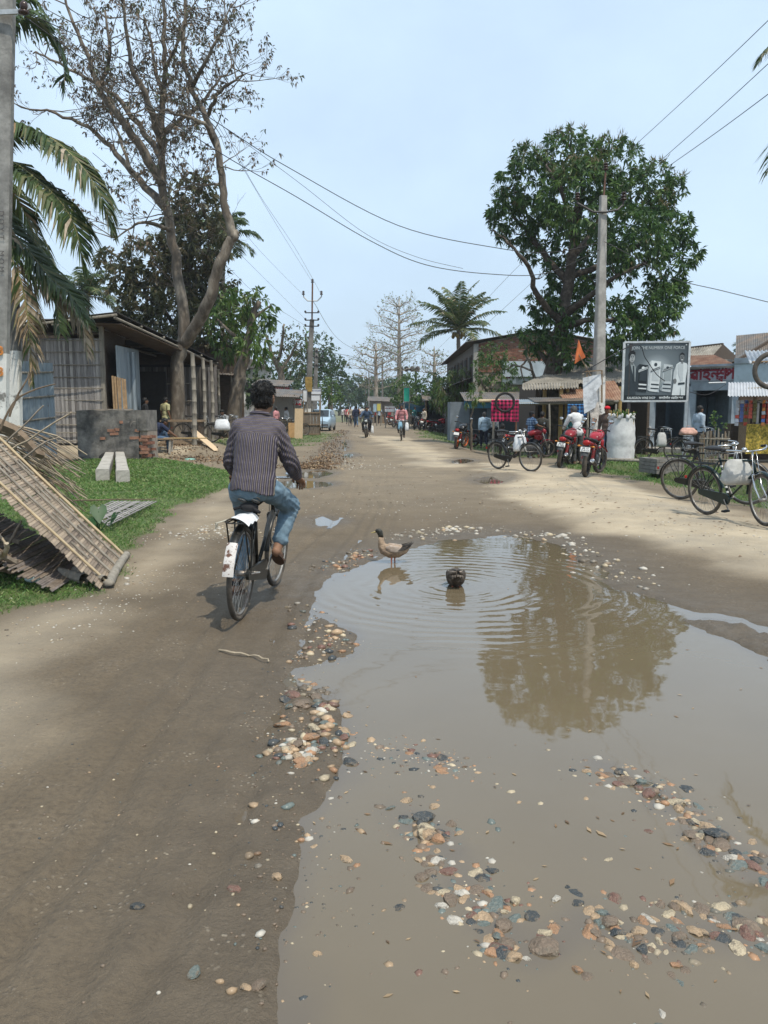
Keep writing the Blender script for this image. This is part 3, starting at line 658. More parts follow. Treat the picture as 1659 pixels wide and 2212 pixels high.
lob=[pxl(1225,335,Y,62,(1,1,1)),pxl(1140,385,Y,70),pxl(1310,370,Y-1,75),pxl(1390,410,Y+1,70),pxl(1250,430,Y-2,90),pxl(1110,470,Y+1,60),pxl(1430,480,Y,62),pxl(1460,400,Y,26),pxl(1370,520,Y-2,80),pxl(1190,510,Y+2,75),
       pxl(1300,560,Y+2.5,85),pxl(1440,590,Y,55),pxl(1490,545,Y,28),pxl(1400,660,Y-1,70),pxl(1330,700,Y-1.5,62),pxl(1420,700,Y,45),pxl(1200,690,Y,45),pxl(1185,600,Y+1,45),pxl(1260,650,Y+1.5,60),pxl(1230,760,Y-.5,45),pxl(1340,760,Y,45),pxl(1190,745,Y+1,40),pxl(1475,500,Y,30),pxl(1075,440,Y,25),pxl(1440,640,Y,45),pxl(1150,730,Y,30),pxl(1165,650,Y,38)]
lob=[(c_,tuple(q*0.93 for q in r_)) for c_,r_ in lob]
pp,oo=lobes_pts(lob,7.4,.45)
gap=(np.abs(pp[:,0]-AT(1360,610,Y).x)<.8) & (np.abs(pp[:,2]-AT(1360,612,Y).z)<.45) | ((np.abs(pp[:,0]-AT(1150,600,Y).x)<.7) & (np.abs(pp[:,2]-AT(1150,590,Y).z)<.9))
pp,oo=pp[~gap],oo[~gap]
tp=pp[(oo[:,2]>.5) & (pp[:,2]>9.3)];tp=tp[RNG.random(len(tp))<.9]
fl=leaf_quads(np.repeat(tp,9,0)+RNG.normal(size=(len(tp)*9,3))*.07,RNG.normal(size=(len(tp)*9,3))*.5+(0,0,1),np.full(len(tp)*9,.26),np.full(len(tp)*9,.014),-.1)
crown_obj(t,pp,oo,13,0.27,0.15,0.65,LF_MANGO,[5,4,2.2,.25],0.85,extra=(fl[0],fl[1],np.full(len(fl[1]),3)))
# ---- tall half-bare tree on the left
Y=31.0;b0=Gd(XA(385,Y),Y);t=tree_root('half_bare_tree','tall half-bare tree with pale forked limbs above the bamboo hut',b0)
mb=MB();tips=[]
main=[([b0-V((0,0,.2)),T(385,860),T(383,790),T(397,735),T(392,650),T(372,520),T(352,410),T(350,330),T(352,240),T(355,150),T(352,60),T(350,-60)],.31,.05),
        ([T(393,745),T(430,690,-.5),T(455,640,-.8),T(470,580,-1),T(492,530,-1),T(503,505,-1),T(490,460,-1),T(483,400,-1),T(468,320,-1),T(445,255,-.6),T(415,190,0),T(395,110,.5),T(400,20,1),T(405,-60,1)],.25,.05),
        ([T(360,450),T(325,415,.5),T(285,370,1),T(240,320,1.2),T(190,275,1.2),T(120,245,1.2),T(60,235,1)],.17,.03),
        ([T(352,400),T(310,330,-.5),T(260,255,-1),T(215,190,-1),T(185,110,-1),T(150,30,-1),T(130,-50,-1)],.2,.03),
        ([T(350,345),T(300,270,1),T(250,210,1.5),T(190,170,2),T(110,130,2),T(70,110,2)],.13,.025),
        ([T(350,320),T(320,220,-1),T(285,140,-1.5),T(270,50,-2),T(265,-50,-2)],.15,.03),
        ([T(350,290),T(395,255,1),T(430,225,1.5),T(470,180,1.5),T(505,140,1.5)],.11,.02),
        ([T(468,320),T(440,270,-2),T(390,250,-2),T(330,235,-2),T(260,250,-2)],.09,.02),
        ([T(445,255),T(470,205,-1),T(500,175,-1.5),T(530,160,-1.5)],.09,.02),
        ([T(415,190),T(450,120,-1),T(480,60,-1),T(500,10,-1)],.09,.02),
        ([T(483,400),T(440,398,-1),T(400,405,-1.4),T(370,415,-1.6)],.06,.02),
        ([T(372,500),T(320,480,-1),T(280,490,-1.2),T(245,520,-1.2)],.09,.02),
        ([T(215,190),T(240,110,-2),T(225,20,-2)],.09,.03),([T(352,200),T(330,120,1),T(310,30,1)],.1,.03),([T(355,150),T(385,90,-1),T(400,20,-1)],.08,.03),
        ([T(285,370),T(260,300,1.4),T(240,240,1.6),T(245,160,1.8)],.08,.02)]
for j,(q,r0,r1) in enumerate(main):
    o_=limb(mb,q,r0,r1,9 if j<2 else 6,0.03)
    st=22 if j==0 else 30 if j==1 else 5
    for k in range(st,len(o_),2 if j>1 else 2):
        dd=V((random.gauss(0,1),random.gauss(0,1),random.gauss(0.25,.7)))
        [grow(mb,o_[k],V((random.gauss(0,1),random.gauss(0,1),random.gauss(.25,.7))),random.uniform(.75,1.6),0.026,2,tips,.55,.18,(2,3),4,.66) for _ in range(2)]
mb.ball(T(505,510,-1),.2,7,5);mb.tube([T(503,507,-1),T(515,500,-1)],[.16,.1],7)
trunk_obj(mb,t,BARK)
tp=np.array([tuple(q) for q,d in tips]);td=np.array([tuple(d) for q,d in tips]);keep=RNG.random(len(tp))<.62;tp,td=tp[keep],td[keep]
crown_obj(t,tp,td,4,0.15,0.20,1.0,LF_BROWN,[4,3,2.0],0.9)
# ---- dense dark tree behind it
Y=38.0;b0=Gd(XA(400,Y),Y);t=tree_root('mango_tree','dense dull dark-leaved tree behind the half-bare tree and hut roof',b0)
mb=MB();limb(mb,[b0,T(400,800),T(395,700),T(405,600),T(420,480)],.5,.1,8,.03)
for q in ([T(398,720),T(340,660),T(290,620)],[T(400,680),T(450,640),T(480,620)],[T(402,620),T(350,560),T(320,530)]):limb(mb,q,.14,.04,6,.04)
tw=[]
for k in range(26):grow(mb,T(random.uniform(380,480),random.uniform(440,640),random.uniform(-2.5,1)),V((random.gauss(0,1),-.4,random.gauss(.1,.8))),1.3,.03,2,tw,.7,.05,(2,3),3)
trunk_obj(mb,t,BARK_DARK)
lob=[pxl(425,440,Y,60),pxl(385,500,Y+1,50),pxl(440,520,Y-1,62),pxl(330,570,Y,66),pxl(270,600,Y,48),pxl(390,590,Y+1,70),pxl(460,610,Y,58),pxl(300,660,Y,58),pxl(370,680,Y-1,68),pxl(450,700,Y-1,62),pxl(230,560,Y+1,26),pxl(510,670,Y,40),pxl(420,760,Y+1,50),pxl(330,720,Y+1,45)]
pp,oo=lobes_pts(lob,6.0,.35);crown_obj(t,pp,oo,9,0.32,0.18,0.5,LF_DARK,[5,4,3],1.0)
# ---- leaning trunk with fresh leaves by the stalls
Y=34.0;b0=Gd(XA(502,Y),Y);t=tree_root('leaning_mango_tree','leaning roadside tree with bright drooping leaves beyond the hut posts',b0)
mb=MB();limb(mb,[b0-V((0,0,.2)),T(512,850),T(522,790),T(535,740),T(545,690),T(560,650)],.36,.1,9,.02)
limb(mb,[T(535,745),T(500,720),T(470,690)],.12,.04);limb(mb,[T(545,690),T(570,670),T(585,660)],.08,.03);trunk_obj(mb,t,BARK)
lob=[pxl(555,665,Y,40),pxl(530,700,Y+.5,36),pxl(580,690,Y,22),pxl(505,650,Y,34),pxl(545,735,Y-.5,34),pxl(480,700,Y+1,38),pxl(500,750,Y+1,32),pxl(560,765,Y,24)]
pp,oo=lobes_pts(lob,4.6,.45);crown_obj(t,pp,oo,9,0.32,0.14,0.85,LF_FRESH,[4,4,2],0.8)
# ---- generic trees
def simple_tree(name,label,px,Y,base_r,trunk_pts,lobes,mats,wts,L0,k=7,wr=.25,droop=.4,dens=3.0,bark=BARK,group=None,shell=.45):
    b0=Gd(XA(px,Y),Y);t=tree_root(name,label,b0,group);mb=MB()
    for i,q in enumerate(trunk_pts):
        pts=[AT(x,y,Y+(0 if i==0 else random.uniform(-1,1))) for x,y in q]
        if i==0:pts=[b0-V((0,0,.2))]+pts
        limb(mb,pts,base_r*(1 if i==0 else .45),base_r*.2,7,.03)
    trunk_obj(mb,t,bark)
    L0*=.78;dens*=1.5;pp,oo=lobes_pts([pxl(x,y,Y+dy,r_,kk) for x,y,r_,dy,kk in [(q+(0,(1,1,1)))[:5] if len(q)==3 else q for q in lobes]],dens,shell)
    crown_obj(t,pp,oo,k,L0,wr,droop,mats,wts,1.0);return t
simple_tree('roadside_tree','sparse brownish tree with forked pale trunk behind the bamboo stalls',612,58,.35,[[(610,830),(600,790),(585,760),(575,720)],[(605,800),(625,775),(640,740)],[(600,790),(610,740),(612,700)]],[(600,735,34),(640,730,34),(622,775,32),(580,770,24),(655,770,26),(640,800,22)],LF_DARK+LF_FRESH,[2,3,3,2,1,1],.34,5,.22,.4,1.5)
simple_tree('roadside_tree','tall green tree directly behind the two far utility poles',668,85,.4,[[(668,820),(665,760),(660,720)]],[(650,745,28),(690,750,34),(670,785,34),(715,785,28),(640,790,26),(700,815,30),(660,820,26)],LF_HAZE,[3,3,1],.42,6,.25,.4,1.6)
simple_tree('roadside_tree','rounded hazy green tree rising over the far end of the road',715,120,.5,[[(715,850),(715,800)]],[(710,770,26),(735,790,22),(690,795,28),(720,815,28),(740,825,18),(700,830,22)],LF_HAZE,[4,3,1],.55,6,.28,.3,1.1)
simple_tree('roadside_tree','bright green bushy tree beside the parked car',712,72,.3,[[(712,880),(710,850)]],[(708,840,26),(725,850,20),(695,855,18),(712,865,22)],LF_FRESH,[5,3,1],.34,6,.25,.4,2.0)
for i,(px,py,Y_,rr,lab) in enumerate([(735,845,170,20,'hazy tree in the far tree line just past the car'),(752,838,200,18,'hazy tree in the far tree line above the walking crowd'),(770,830,190,22,'tall hazy tree in the far tree line over the road end'),(790,842,160,20,'hazy tree in the far tree line above the motorcyclist'),
                                           (805,835,210,22,'hazy tree in the far tree line below the smaller bare tree'),(826,845,150,20,'green tree in the far tree line beside the yellow sign'),(845,838,180,24,'green tree in the far tree line below the tall bare tree'),(868,835,140,24,'green tree at the end of the far tree line')]):
    simple_tree('far_tree',lab,px,Y_,.4,[[(px,875),(px,py)]],[(px,py,rr),(px-rr*.7,py+12,rr*.75),(px+rr*.7,py+14,rr*.8),(px,py+24,rr),(px+random.uniform(-10,10),py-rr*.5,rr*.5)],LF_HAZE,[3,3,1.5],.75,6,.3,.3,.8,group='far tree line')
for px,py,Y_,rr,lab,ms,wt,dr in [(880,835,78,30,'rounded green tree behind the green hanging banner',LF_FRESH,[5,2,1],.5),(925,835,68,32,'leafy tree between the green banner and the coconut palm',LF_MANGO,[3,4,2,0],.6),(960,840,60,30,'leafy tree before the foot of the coconut palm',LF_MANGO,[3,4,2,0],.9)]:
    simple_tree('street_tree',lab,px,Y_,.22,[[(px,890),(px+2,850)],[(px,880),(px+12,850)]],[(px,py,rr),(px-rr*.6,py+14,rr*.75),(px+rr*.7,py+10,rr*.75),(px,py+24,rr*.95),(px+8,py-rr*.55,rr*.55),(px-16,py+34,rr*.5),(px+20,py+36,rr*.5)],ms,wt,.36,7,.2,dr,2.4,BARK_DARK)
simple_tree('willow_leaved_tree','tree with long drooping narrow leaves beside the walking man',992,50,.34,[[(988,905),(985,870),(1000,840)],[(985,880),(965,850)],[(988,870),(1015,835)]],[(1000,820,34),(970,835,30),(1030,830,28),(1010,855,30),(985,870,26),(1035,865,22),(1045,890,14),(955,865,20)],LF_FRESH+LF_DARK,[3,2,3,1,1,2],.42,9,.07,2.0,4.4)
simple_tree('bushy_tree','bushy grey-green tree standing before the red brick building',1062,46,.2,[[(1055,905),(1058,850),(1065,800)],[(1057,860),(1040,820)],[(1060,840),(1085,800)]],[(1070,768,28),(1045,795,32),(1092,800,28),(1065,835,34),(1035,840,26),(1100,840,22),(1052,760,16)],LF_MANGO,[3,4,3,.6],.30,8,.15,.6,4.2)
simple_tree('feathery_tree','thin feathery-leaved tree reaching past the brick gable',1160,38,.12,[[(1165,860),(1150,800),(1130,745),(1110,715)],[(1150,800),(1110,790),(1090,800)],[(1140,770),(1125,800),(1135,825)]],[(1115,722,24,0,(1.4,1,.6)),(1140,745,20),(1098,800,16,0,(1.3,1,.5)),(1130,815,18,0,(1.3,1,.5)),(1150,770,15)],LF_FRESH,[4,3,1],.11,9,.22,.3,7.0)
simple_tree('sapling','slim roadside sapling with a bare stem near the black motorcycle',1018,33,.07,[[(1019,930),(1020,890),(1024,860)]],[(1026,852,14),(1016,862,11),(1034,866,10)],LF_FRESH,[3,3,3],.28,8,.10,1.6,7)
# ---- bare silk-cotton trees
def bare_tree(label,px,Y,top,bot,hw,nl):
    b0=Gd(XA(px,Y),Y);t=tree_root('bare_tree',label,b0);mb=MB();tips=[]
    tp_=AT(px,top,Y);mb.tube([b0-V((0,0,.3)),b0.lerp(tp_,.4),b0.lerp(tp_,.75),tp_],[.34,.26,.16,.04],8)
    for k in range(nl):
        f=0.40+0.58*k/nl;c_=b0.lerp(tp_,f);wd=hw/1720*Y*(1.0-.55*abs(f-.62)/.4)
        for a in range(4):
            an=a*1.57+k*.9+random.gauss(0,.25);d=V((math.cos(an),math.sin(an),.34));e1=c_+d*wd*.55;e2=e1+V((math.cos(an+.3),math.sin(an+.3),.16))*wd*.4
            o_=limb(mb,[c_,e1,e2],.085,.025,5,.05,4)
            for q in o_[2:]:grow(mb,q,V((math.cos(an),math.sin(an),.3))+V((random.gauss(0,.8),random.gauss(0,.8),random.gauss(.1,.5))),wd*.30,.032,2,tips,.6,.15,(1,2),3)
    trunk_obj(mb,t,BARK_PALE);tp2=np.array([tuple(q) for q,d in tips]);td2=np.array([tuple(d) for q,d in tips]);kp=RNG.random(len(tp2))<.14
    crown_obj(t,tp2[kp],td2[kp],2,.22,.3,.3,[LF_FRESH[2],LF_DARK[2]],[2,1],1.0)
bare_tree('tall bare tree with level tiered branches beyond the crowd',862,95,640,870,62,9)
bare_tree('shorter bare tree with thin tiered branches left of the tallest bare one',812,92,738,875,58,6)
bare_tree('fine-twigged bare tree between the tall bare tree and the coconut palm',938,92,748,875,36,5)
# ---- palms
LF_PALM=[leaf_mat('palm_leaf_a',(0.045,0.080,0.022),rough=.4),leaf_mat('palm_leaf_b',(0.075,0.115,0.032),rough=.4),leaf_mat('palm_leaf_c',(0.16,0.165,0.07),rough=.5),mat('palm_leaf_dead',(0.25,0.18,0.105),var=.35),mat('palm_leaf_dry',(0.33,0.27,0.20),var=.3)]
RACH=mat('palm_rib',(0.22,0.20,0.08),rough=.5)
def frond_mesh(pts,Lf,n_,hang,mats,wts,wid=.022,fwd=.55,r0=.03,spread=1.0):
    """leaflets along both sides of a rib through pts"""
    mb=MB();o_=limb(mb,pts,r0,.006,5,0,6);rib_n=len(mb.v)
    A=np.array([tuple(q) for q in o_]);sgl=np.r_[0,np.cumsum(np.linalg.norm(np.diff(A,axis=0),axis=1))];T_=np.linspace(.10,.995,n_)*sgl[-1]
    B=np.stack([np.interp(T_,sgl,A[:,i]) for i in range(3)],1);tg=nrm(np.gradient(B,axis=0));tt=T_/sgl[-1]
    up=np.array([0,0,1.0]);sd_=nrm(np.cross(tg,up));nu=np.cross(sd_,tg)
    vs,fs,mi=[np.array(mb.v)],[],[];off=rib_n;faces=[list(f) for f in mb.f]
    prof=np.minimum(1,.35+2.2*tt)*np.minimum(1,(1-tt)*2.4+.30)
    for sg in (-1,1):
        ln=Lf*prof*RNG.uniform(.8,1.15,n_);d=nrm(sd_*sg*spread+tg*fwd+nu*.25+RNG.normal(size=(n_,3))*.09)
        g=np.array([0,0,-1.0])*hang
        m_=B+d*(ln*.45)[:,None]+g*(ln*.12)[:,None];d2=nrm(d+g*1.1);e=m_+d2*(ln*.55)[:,None]
        wv=nrm(tg+RNG.normal(size=(n_,3))*.25)*wid
        v=np.concatenate([B-wv*.5,B+wv*.5,m_+wv,m_-wv,e]);vs.append(v);i=np.arange(n_)
        q=np.stack([i,i+n_,i+2*n_,i+3*n_],1)+off;t3=np.stack([i+3*n_,i+2*n_,i+4*n_],1)+off
        mm=1+pick(n_,wts);faces+=q.tolist()+t3.tolist();mi+=mm.tolist()+mm.tolist();off+=len(v)
    me=bpy.data.meshes.new('frond');me.from_pydata(np.concatenate(vs).tolist(),[],faces)
    for q in [RACH]+mats:me.materials.append(q)
    me.polygons.foreach_set('material_index',[0]*len(mb.f)+mi);me.update();return me
def frond(parent,pts,*a,name='frond',**k):
    me=frond_mesh(pts,*a,**k);me.transform(Matrix.Translation(-V(parent.location)));return inst(me,name,parent)
PTR=mat('palm_trunk',(0.20,0.17,0.14),var=.3,vscale=4,bump=.6,bscale=8,stretch=(1,1,3))
def palm_trunk(parent,p0,p1,r0,r1,lean=V((0,0,0))):
    mb=MB();N=22;pts=[V(p0).lerp(V(p1),i/N)+lean*math.sin(math.pi*i/N) for i in range(N+1)]
    rr=[r0+(r1-r0)*i/N+(.012 if i%2 else 0) for i in range(N+1)];rr[0]*=1.5;mb.tube(pts,rr,10);return trunk_obj(mb,parent,PTR)
def palm(label,px,Y,cpy,Rpx,n_,Lf,name='coconut_palm',nuts=True,hang=.8,tr=.17,nl=46,wts=(4,4,.6,.05,.1),wid=.05,up=1.0):
    b0=Gd(XA(px,Y),Y);t=tree_root(name,label,b0);c_=AT(px,cpy,Y);palm_trunk(t,b0-V((0,0,.2)),c_,tr,tr*.8)
    Rm=Rpx/1720*Y
    for k in range(n_):
        a=2.4*k+random.gauss(0,.15);el=R(86-92*(k/(n_-1))**1.0);L_=Rm*random.uniform(.9,1.1);pts=[];p=c_.copy();e=el
        for i in range(7):pts.append(p.copy());p=p+V((math.cos(a)*math.cos(e),math.sin(a)*math.cos(e),math.sin(e)))*L_*.2;e-=R(9+3.4*i)*up
        frond(t,pts,Lf,nl,hang,LF_PALM,wts,wid=wid,r0=.05)
    if nuts:
        for k in range(7):
            mb=MB();a=k*.9;q=c_+V((math.cos(a)*.4,math.sin(a)*.4,-.35-.15*(k%2)));mb.ball(q,(.13,.13,.17),8,6);o=mb.build('coconut',mat('coconut',(.25,.19,.07)),t,smooth=True);o.data.transform(Matrix.Translation(-b0))
    return t
palm('coconut palm with upright feathery crown beyond the street trees',990,60,712,88,26,.85,wts=(2,5,2,.05,.1),up=.55)
palm('distant coconut palm above the bamboo hut roof',190,62,640,66,18,.9,nuts=False)
palm('coconut palm half hidden behind the dark-leaved tree',482,52,520,72,16,.9,nuts=False)
palm('slender areca palm rising behind the grey shop roof edge',1620,60,752,30,9,.7,'areca_palm',False,.3,.08,26,wid=.06)
palm('small areca palm top behind the asbestos gable roof',1466,75,748,16,7,.6,'areca_palm',False,.3,.08,20,wid=.06)
Y=21.8;b0=Gd(XA(-150,Y),Y);t=tree_root('coconut_palm','near coconut palm whose long fronds hang past the old pole',b0)
palm_trunk(t,b0-V((0,0,.2)),AT(-60,330,Y),.2,.17,V((-.3,0,0)))
GW=(3,4,2.4,.05,.2)
for pts,Lf,nn,hg,wt in [([(-60,330,0),(20,276,-.3),(95,290,-.6),(165,345,-.9),(215,420,-1.0),(242,505,-1.0)],1.25,84,1.1,GW),
                            ([(-60,340,0),(15,345,-.6),(70,380,-1),(130,435,-1.3),(165,500,-1.5),(180,590,-1.5)],1.2,76,1.2,(3,4,2,.1,.3)),
                            ([(-60,360,0),(10,480,-.2),(60,540,-.3),(110,600,-.4),(155,640,-.5),(190,700,-.5)],1.35,84,.7,(4,5,1,.1,.1)),
                            ([(-60,330,0),(0,120,.5),(50,40,.8),(100,60,1),(135,130,1.1),(140,200,1.1)],1.0,60,.9,(5,3,.3,0,.1)),
                            ([(-60,340,0),(10,520,-1),(45,610,-1.2),(60,690,-1.3),(66,760,-1.3),(70,830,-1.3)],.8,50,1.6,(.5,1,1.5,4,3)),
                            ([(-60,340,0),(40,560,.4),(110,620,.5),(155,660,.6),(180,710,.6),(190,770,.6)],1.1,54,1.9,(.2,.4,1.5,2,6)),
                            ([(-60,330,0),(-40,120,1),(20,10,1),(70,-5,1),(110,60,1)],.7,40,1.0,(5,3,.3,0,.1)),
                            ([(-60,330,0),(-160,260,0),(-260,330,0),(-320,450,0)],1.1,50,1.0,GW),([(-60,330,0),(-150,400,.8),(-220,520,1),(-240,640,1)],1.1,50,1.2,GW),
                            ([(-60,340,0),(30,420,1.2),(80,520,1.6),(115,620,1.8),(130,720,1.8)],1.2,60,1.3,(4,4,1,.5,.5)),([(-60,330,0),(-90,200,1.5),(-60,90,2.6),(0,60,3.2)],.9,40,1.0,GW)]:
    frond(t,[AT(x,y,Y+d) for x,y,d in pts],Lf,int(nn*2.1),hg,LF_PALM,wt,wid=.052,r0=.03,fwd=.5)
Y=15.0;b0=Gd(XA(1850,Y),Y);t=tree_root('coconut_palm','coconut palm beyond the shops, only drooping frond tips in view',b0)
palm_trunk(t,b0-V((0,0,.2)),AT(1850,120,Y),.18,.15,V((.2,0,0)))
for pts in ([(1850,120,0),(1780,60,0),(1710,70,0),(1660,105,0),(1640,135,0)],[(1850,120,0),(1790,190,-.3),(1730,250,-.5),(1680,310,-.6),(1655,380,-.6)],[(1850,120,0),(1930,60,0),(2010,90,0),(2070,200,0)],[(1850,120,0),(1900,220,0),(1950,330,0),(1960,420,0)],[(1850,120,0),(1840,-20,1),(1800,-110,2),(1740,-120,2.5)]):
    frond(t,[AT(x,y,Y+d) for x,y,d in pts],.62,60,.75,LF_PALM,(4,2,.4,0,.4),wid=.02,r0=.03,fwd=.8)
# ================================================================== buildings and street structures
def pb(mb,name,m,parent,smooth=False,label=None):
    """link world-coordinate geometry as a part of parent"""
    o=mb.build(name,m,parent,smooth=smooth);o.data.transform(Matrix.Translation(-V(parent.location)))
    if parent.parent:o.data.transform(Matrix.Translation(-V(parent.parent.location)))
    if label:o['label']=label
    return o
def corr(mb,a,u,v,pitch=0.08,amp=0.012,sub=6,sag=0.0):
    """corrugated sheet: from corner a, waves repeat along u, ridges run along v"""
    a,u,v=V(a),V(u),V(v);nw=max(2,int(u.length/pitch));n_=u.cross(v).normalized();N=nw*sub
    return mb.grid(lambda s,t:a+u*s+v*t+n_*(amp*math.sin(2*math.pi*nw*s))-V((0,0,sag*math.sin(math.pi*t))),N,2)
def bamboo(mb,p0,p1,r_=.035,node=.32,n=7):
    p0,p1=V(p0),V(p1);L_=(p1-p0).length;pts,rr=[],[];k=max(2,int(L_/node));bend=V((random.gauss(0,.012),random.gauss(0,.012),0))*L_
    for i in range(k+1):
        t=i/k;c_=p0.lerp(p1,t)+bend*math.sin(math.pi*t)
        for dt,s_ in ((-.02,1.0),(0,1.16),(.02,1.0)):
            pts.append(c_+(p1-p0).normalized()*dt*(0 if (i==0 and dt<0) or (i==k and dt>0) else 1));rr.append(r_*s_*(1-.18*t))
    return mb.tube(pts,rr,n)
BAM_G=mat('bamboo_weathered',(0.26,0.235,0.195),var=.3,vscale=5,col2=(.15,.13,.10),c2scale=4,c2amt=.4,stretch=(3,3,.5))
BAM_Y=mat('bamboo_yellow',(0.42,0.29,0.12),var=.25,vscale=6,rough=.55)
BAM_P=mat('bamboo_pale',(0.44,0.35,0.22),var=.25,vscale=8,rough=.6)
SLAT=[mat('bamboo_slat_a',(0.30,0.28,0.265),var=.3,vscale=7,stretch=(6,6,.5),bump=.3,bscale=20),mat('bamboo_slat_b',(0.22,0.205,0.195),var=.35,vscale=7,stretch=(6,6,.5),bump=.3,bscale=20),mat('bamboo_slat_c',(0.36,0.335,0.31),var=.3,vscale=7,stretch=(6,6,.5),bump=.3,bscale=20),mat('bamboo_slat_d',(0.165,0.15,0.14),var=.3,vscale=7,stretch=(6,6,.5),bump=.3,bscale=20)]
TIN_G=mat('galvanised_tin',(0.22,0.265,0.30),rough=.5,metal=.15,var=.2,vscale=2.5,col2=(.30,.34,.36),c2scale=1.5,c2amt=.45,stretch=(5,5,.5))
TIN_D=mat('weathered_tin',(0.13,0.125,0.12),rough=.6,metal=.1,var=.35,vscale=3,col2=(.22,.16,.11),c2scale=1.2,c2amt=.45)
TIN_R=mat('rusty_tin',(0.23,0.115,0.07),rough=.75,var=.3,vscale=3,col2=(.30,.20,.14),c2scale=1.5,c2amt=.45)
TIN_W=mat('new_tin',(0.46,0.475,0.49),rough=.45,metal=.2,var=.15,vscale=3)
ASB=mat('asbestos_sheet',(0.27,0.25,0.215),rough=.9,var=.3,vscale=3,bump=.2,bscale=20,col2=(.17,.155,.13),c2scale=1.1,c2amt=.45)
CONC=mat('concrete',(0.36,0.345,0.32),rough=.9,var=.22,vscale=3,bump=.35,bscale=18,col2=(.22,.21,.195),c2scale=1.6,c2amt=.45)
CONC_D=mat('stained_concrete',(0.20,0.19,0.175),rough=.92,var=.3,vscale=3,bump=.4,bscale=14,col2=(.10,.095,.09),c2scale=1.3,c2amt=.48)
WHITEW=mat('flaking_whitewash',(0.66,0.65,0.62),rough=.9,var=.12,vscale=4,bump=.4,bscale=9,col2=(.20,.19,.175),c2scale=3.2,c2amt=.42,c2soft=.04)
WOOD=mat('rough_wood',(0.23,0.165,0.105),rough=.85,var=.3,vscale=4,stretch=(1,6,6),bump=.2)
WOOD_D=mat('dark_wood',(0.085,0.062,0.045),rough=.85,var=.35,vscale=4,stretch=(1,5,5))
WOOD_P=mat('fresh_plank',(0.56,0.42,0.27),rough=.7,var=.15,vscale=5,stretch=(8,8,1))
BRICK=[mat('brick_a',(0.235,0.105,0.068),var=.3,vscale=8,bump=.4,bscale=25),mat('brick_b',(0.19,0.095,0.066),var=.3,vscale=8,bump=.4,bscale=25),mat('brick_c',(0.27,0.14,0.092),var=.3,vscale=8,bump=.4,bscale=25)]
MORTAR=mat('mortar',(0.29,0.245,0.20),var=.25,vscale=6,bump=.4,bscale=20)
PLAST=mat('stained_plaster',(0.215,0.20,0.18),rough=.92,var=.25,vscale=4,bump=.7,bscale=9,col2=(.065,.062,.058),c2scale=1.3,c2amt=.52,c2soft=.10)
IRON=mat('black_iron',(0.045,0.042,0.042),rough=.6,var=.3)
RUSTI=mat('rusty_iron',(0.14,0.075,0.05),rough=.8,var=.35)
GLAZE=mat('brown_insulator',(0.045,0.025,0.02),rough=.2)
DARK=mat('soot_and_shade_dark',(0.03,0.028,0.026),rough=.95)  # near-black for smoked walls and for shade put into openings and recesses
EARTH=mat('packed_earth',(0.34,0.235,0.125),rough=.95,var=.25,vscale=3,bump=.5,bscale=12)
# ---------------------------------------------------------------- bamboo hut
Y0=27.0;FZ=.3
hut=thing('bamboo_hut','long bamboo-walled workshop hut with sloping tin roof and open front','hut',(XA(232,Y0),Y0,FZ-.3))
x0,x1=-13.2,XA(232,Y0);zb,zt=.38,3.86
mb=MB();mb.box(((x0+x1)/2,Y0+.06,(zb+zt)/2),(x1-x0,.05,zt-zb));wall=pb(mb,'wall',SLAT[3],hut)
xs=x0;
while xs<x1-.03:
    wd=random.uniform(.05,.12);mb=MB();top=zt-random.uniform(0,.05);mb.box((xs+wd/2,Y0+.02-random.uniform(0,.012),(zb+top)/2),(wd-.008,.022,top-zb),rot=(0,random.gauss(0,.003),0))
    pb(mb,'bamboo_slat',random.choice(SLAT[:3]+SLAT),wall);xs+=wd
for z in (.46,.72,1.02,1.42,1.84,2.22,2.6,2.98,3.4,3.78):
    mb=MB();bamboo(mb,(x0,Y0-.03,z+random.gauss(0,.02)),(x1+.04,Y0-.03,z+random.gauss(0,.02)),.018,.5,6);pb(mb,'bamboo_batten',BAM_G,wall)
mb=MB();mb.box((x1+.05,Y0+.05,2.25),(.13,.13,4.2));pb(mb,'corner_post',BAM_G,hut)
mb=MB();mb.box(((x0+x1)/2,Y0+.1,4.02),(x1-x0,.06,.06));pb(mb,'wall_plate',WOOD_D,hut)
rg0,rg1=AT(250,676,Y0-.8),V((0,0,0));ev=AT(474,784,Y0-.8);dep=11.5
c1,c2_,c3,c4=AT(252,674,Y0-.8),AT(470,780,34.5),AT(300,762,42),AT(20,700,Y0-.8);nw_=90
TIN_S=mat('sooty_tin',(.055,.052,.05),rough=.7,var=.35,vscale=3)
roof=pb(MB().grid(lambda s,t:c1.lerp(c2_,s).lerp(c4.lerp(c3,s),t)+V((0,0,.02*math.sin(s*6.2832*nw_))),nw_*4,3),'roof',TIN_S,hut)
mb=MB();q1,q2=AT(262,700,Y0-.5),AT(474,792,34.2);mb.grid(lambda s,t:q1.lerp(q2,s)+V((-1.1*t,0,.06*t+.02*math.sin(s*6.2832*70))),280,2);pb(mb,'roof_sheet',WOOD_D,roof)
for f in (0,.2,.4,.6,.8,1):
    mb=MB();bamboo(mb,c1.lerp(c2_,f)-V((0,0,.09)),c4.lerp(c3,f)-V((0,0,.09)),.045,.5,6);pb(mb,'rafter',BAM_G,roof)
for f in (.02,.3,.6):
    mb=MB();bamboo(mb,c1.lerp(c4,f)-V((0,0,.17)),c2_.lerp(c3,f)-V((0,0,.17)),.045,.5,6);pb(mb,'purlin',BAM_G,roof)
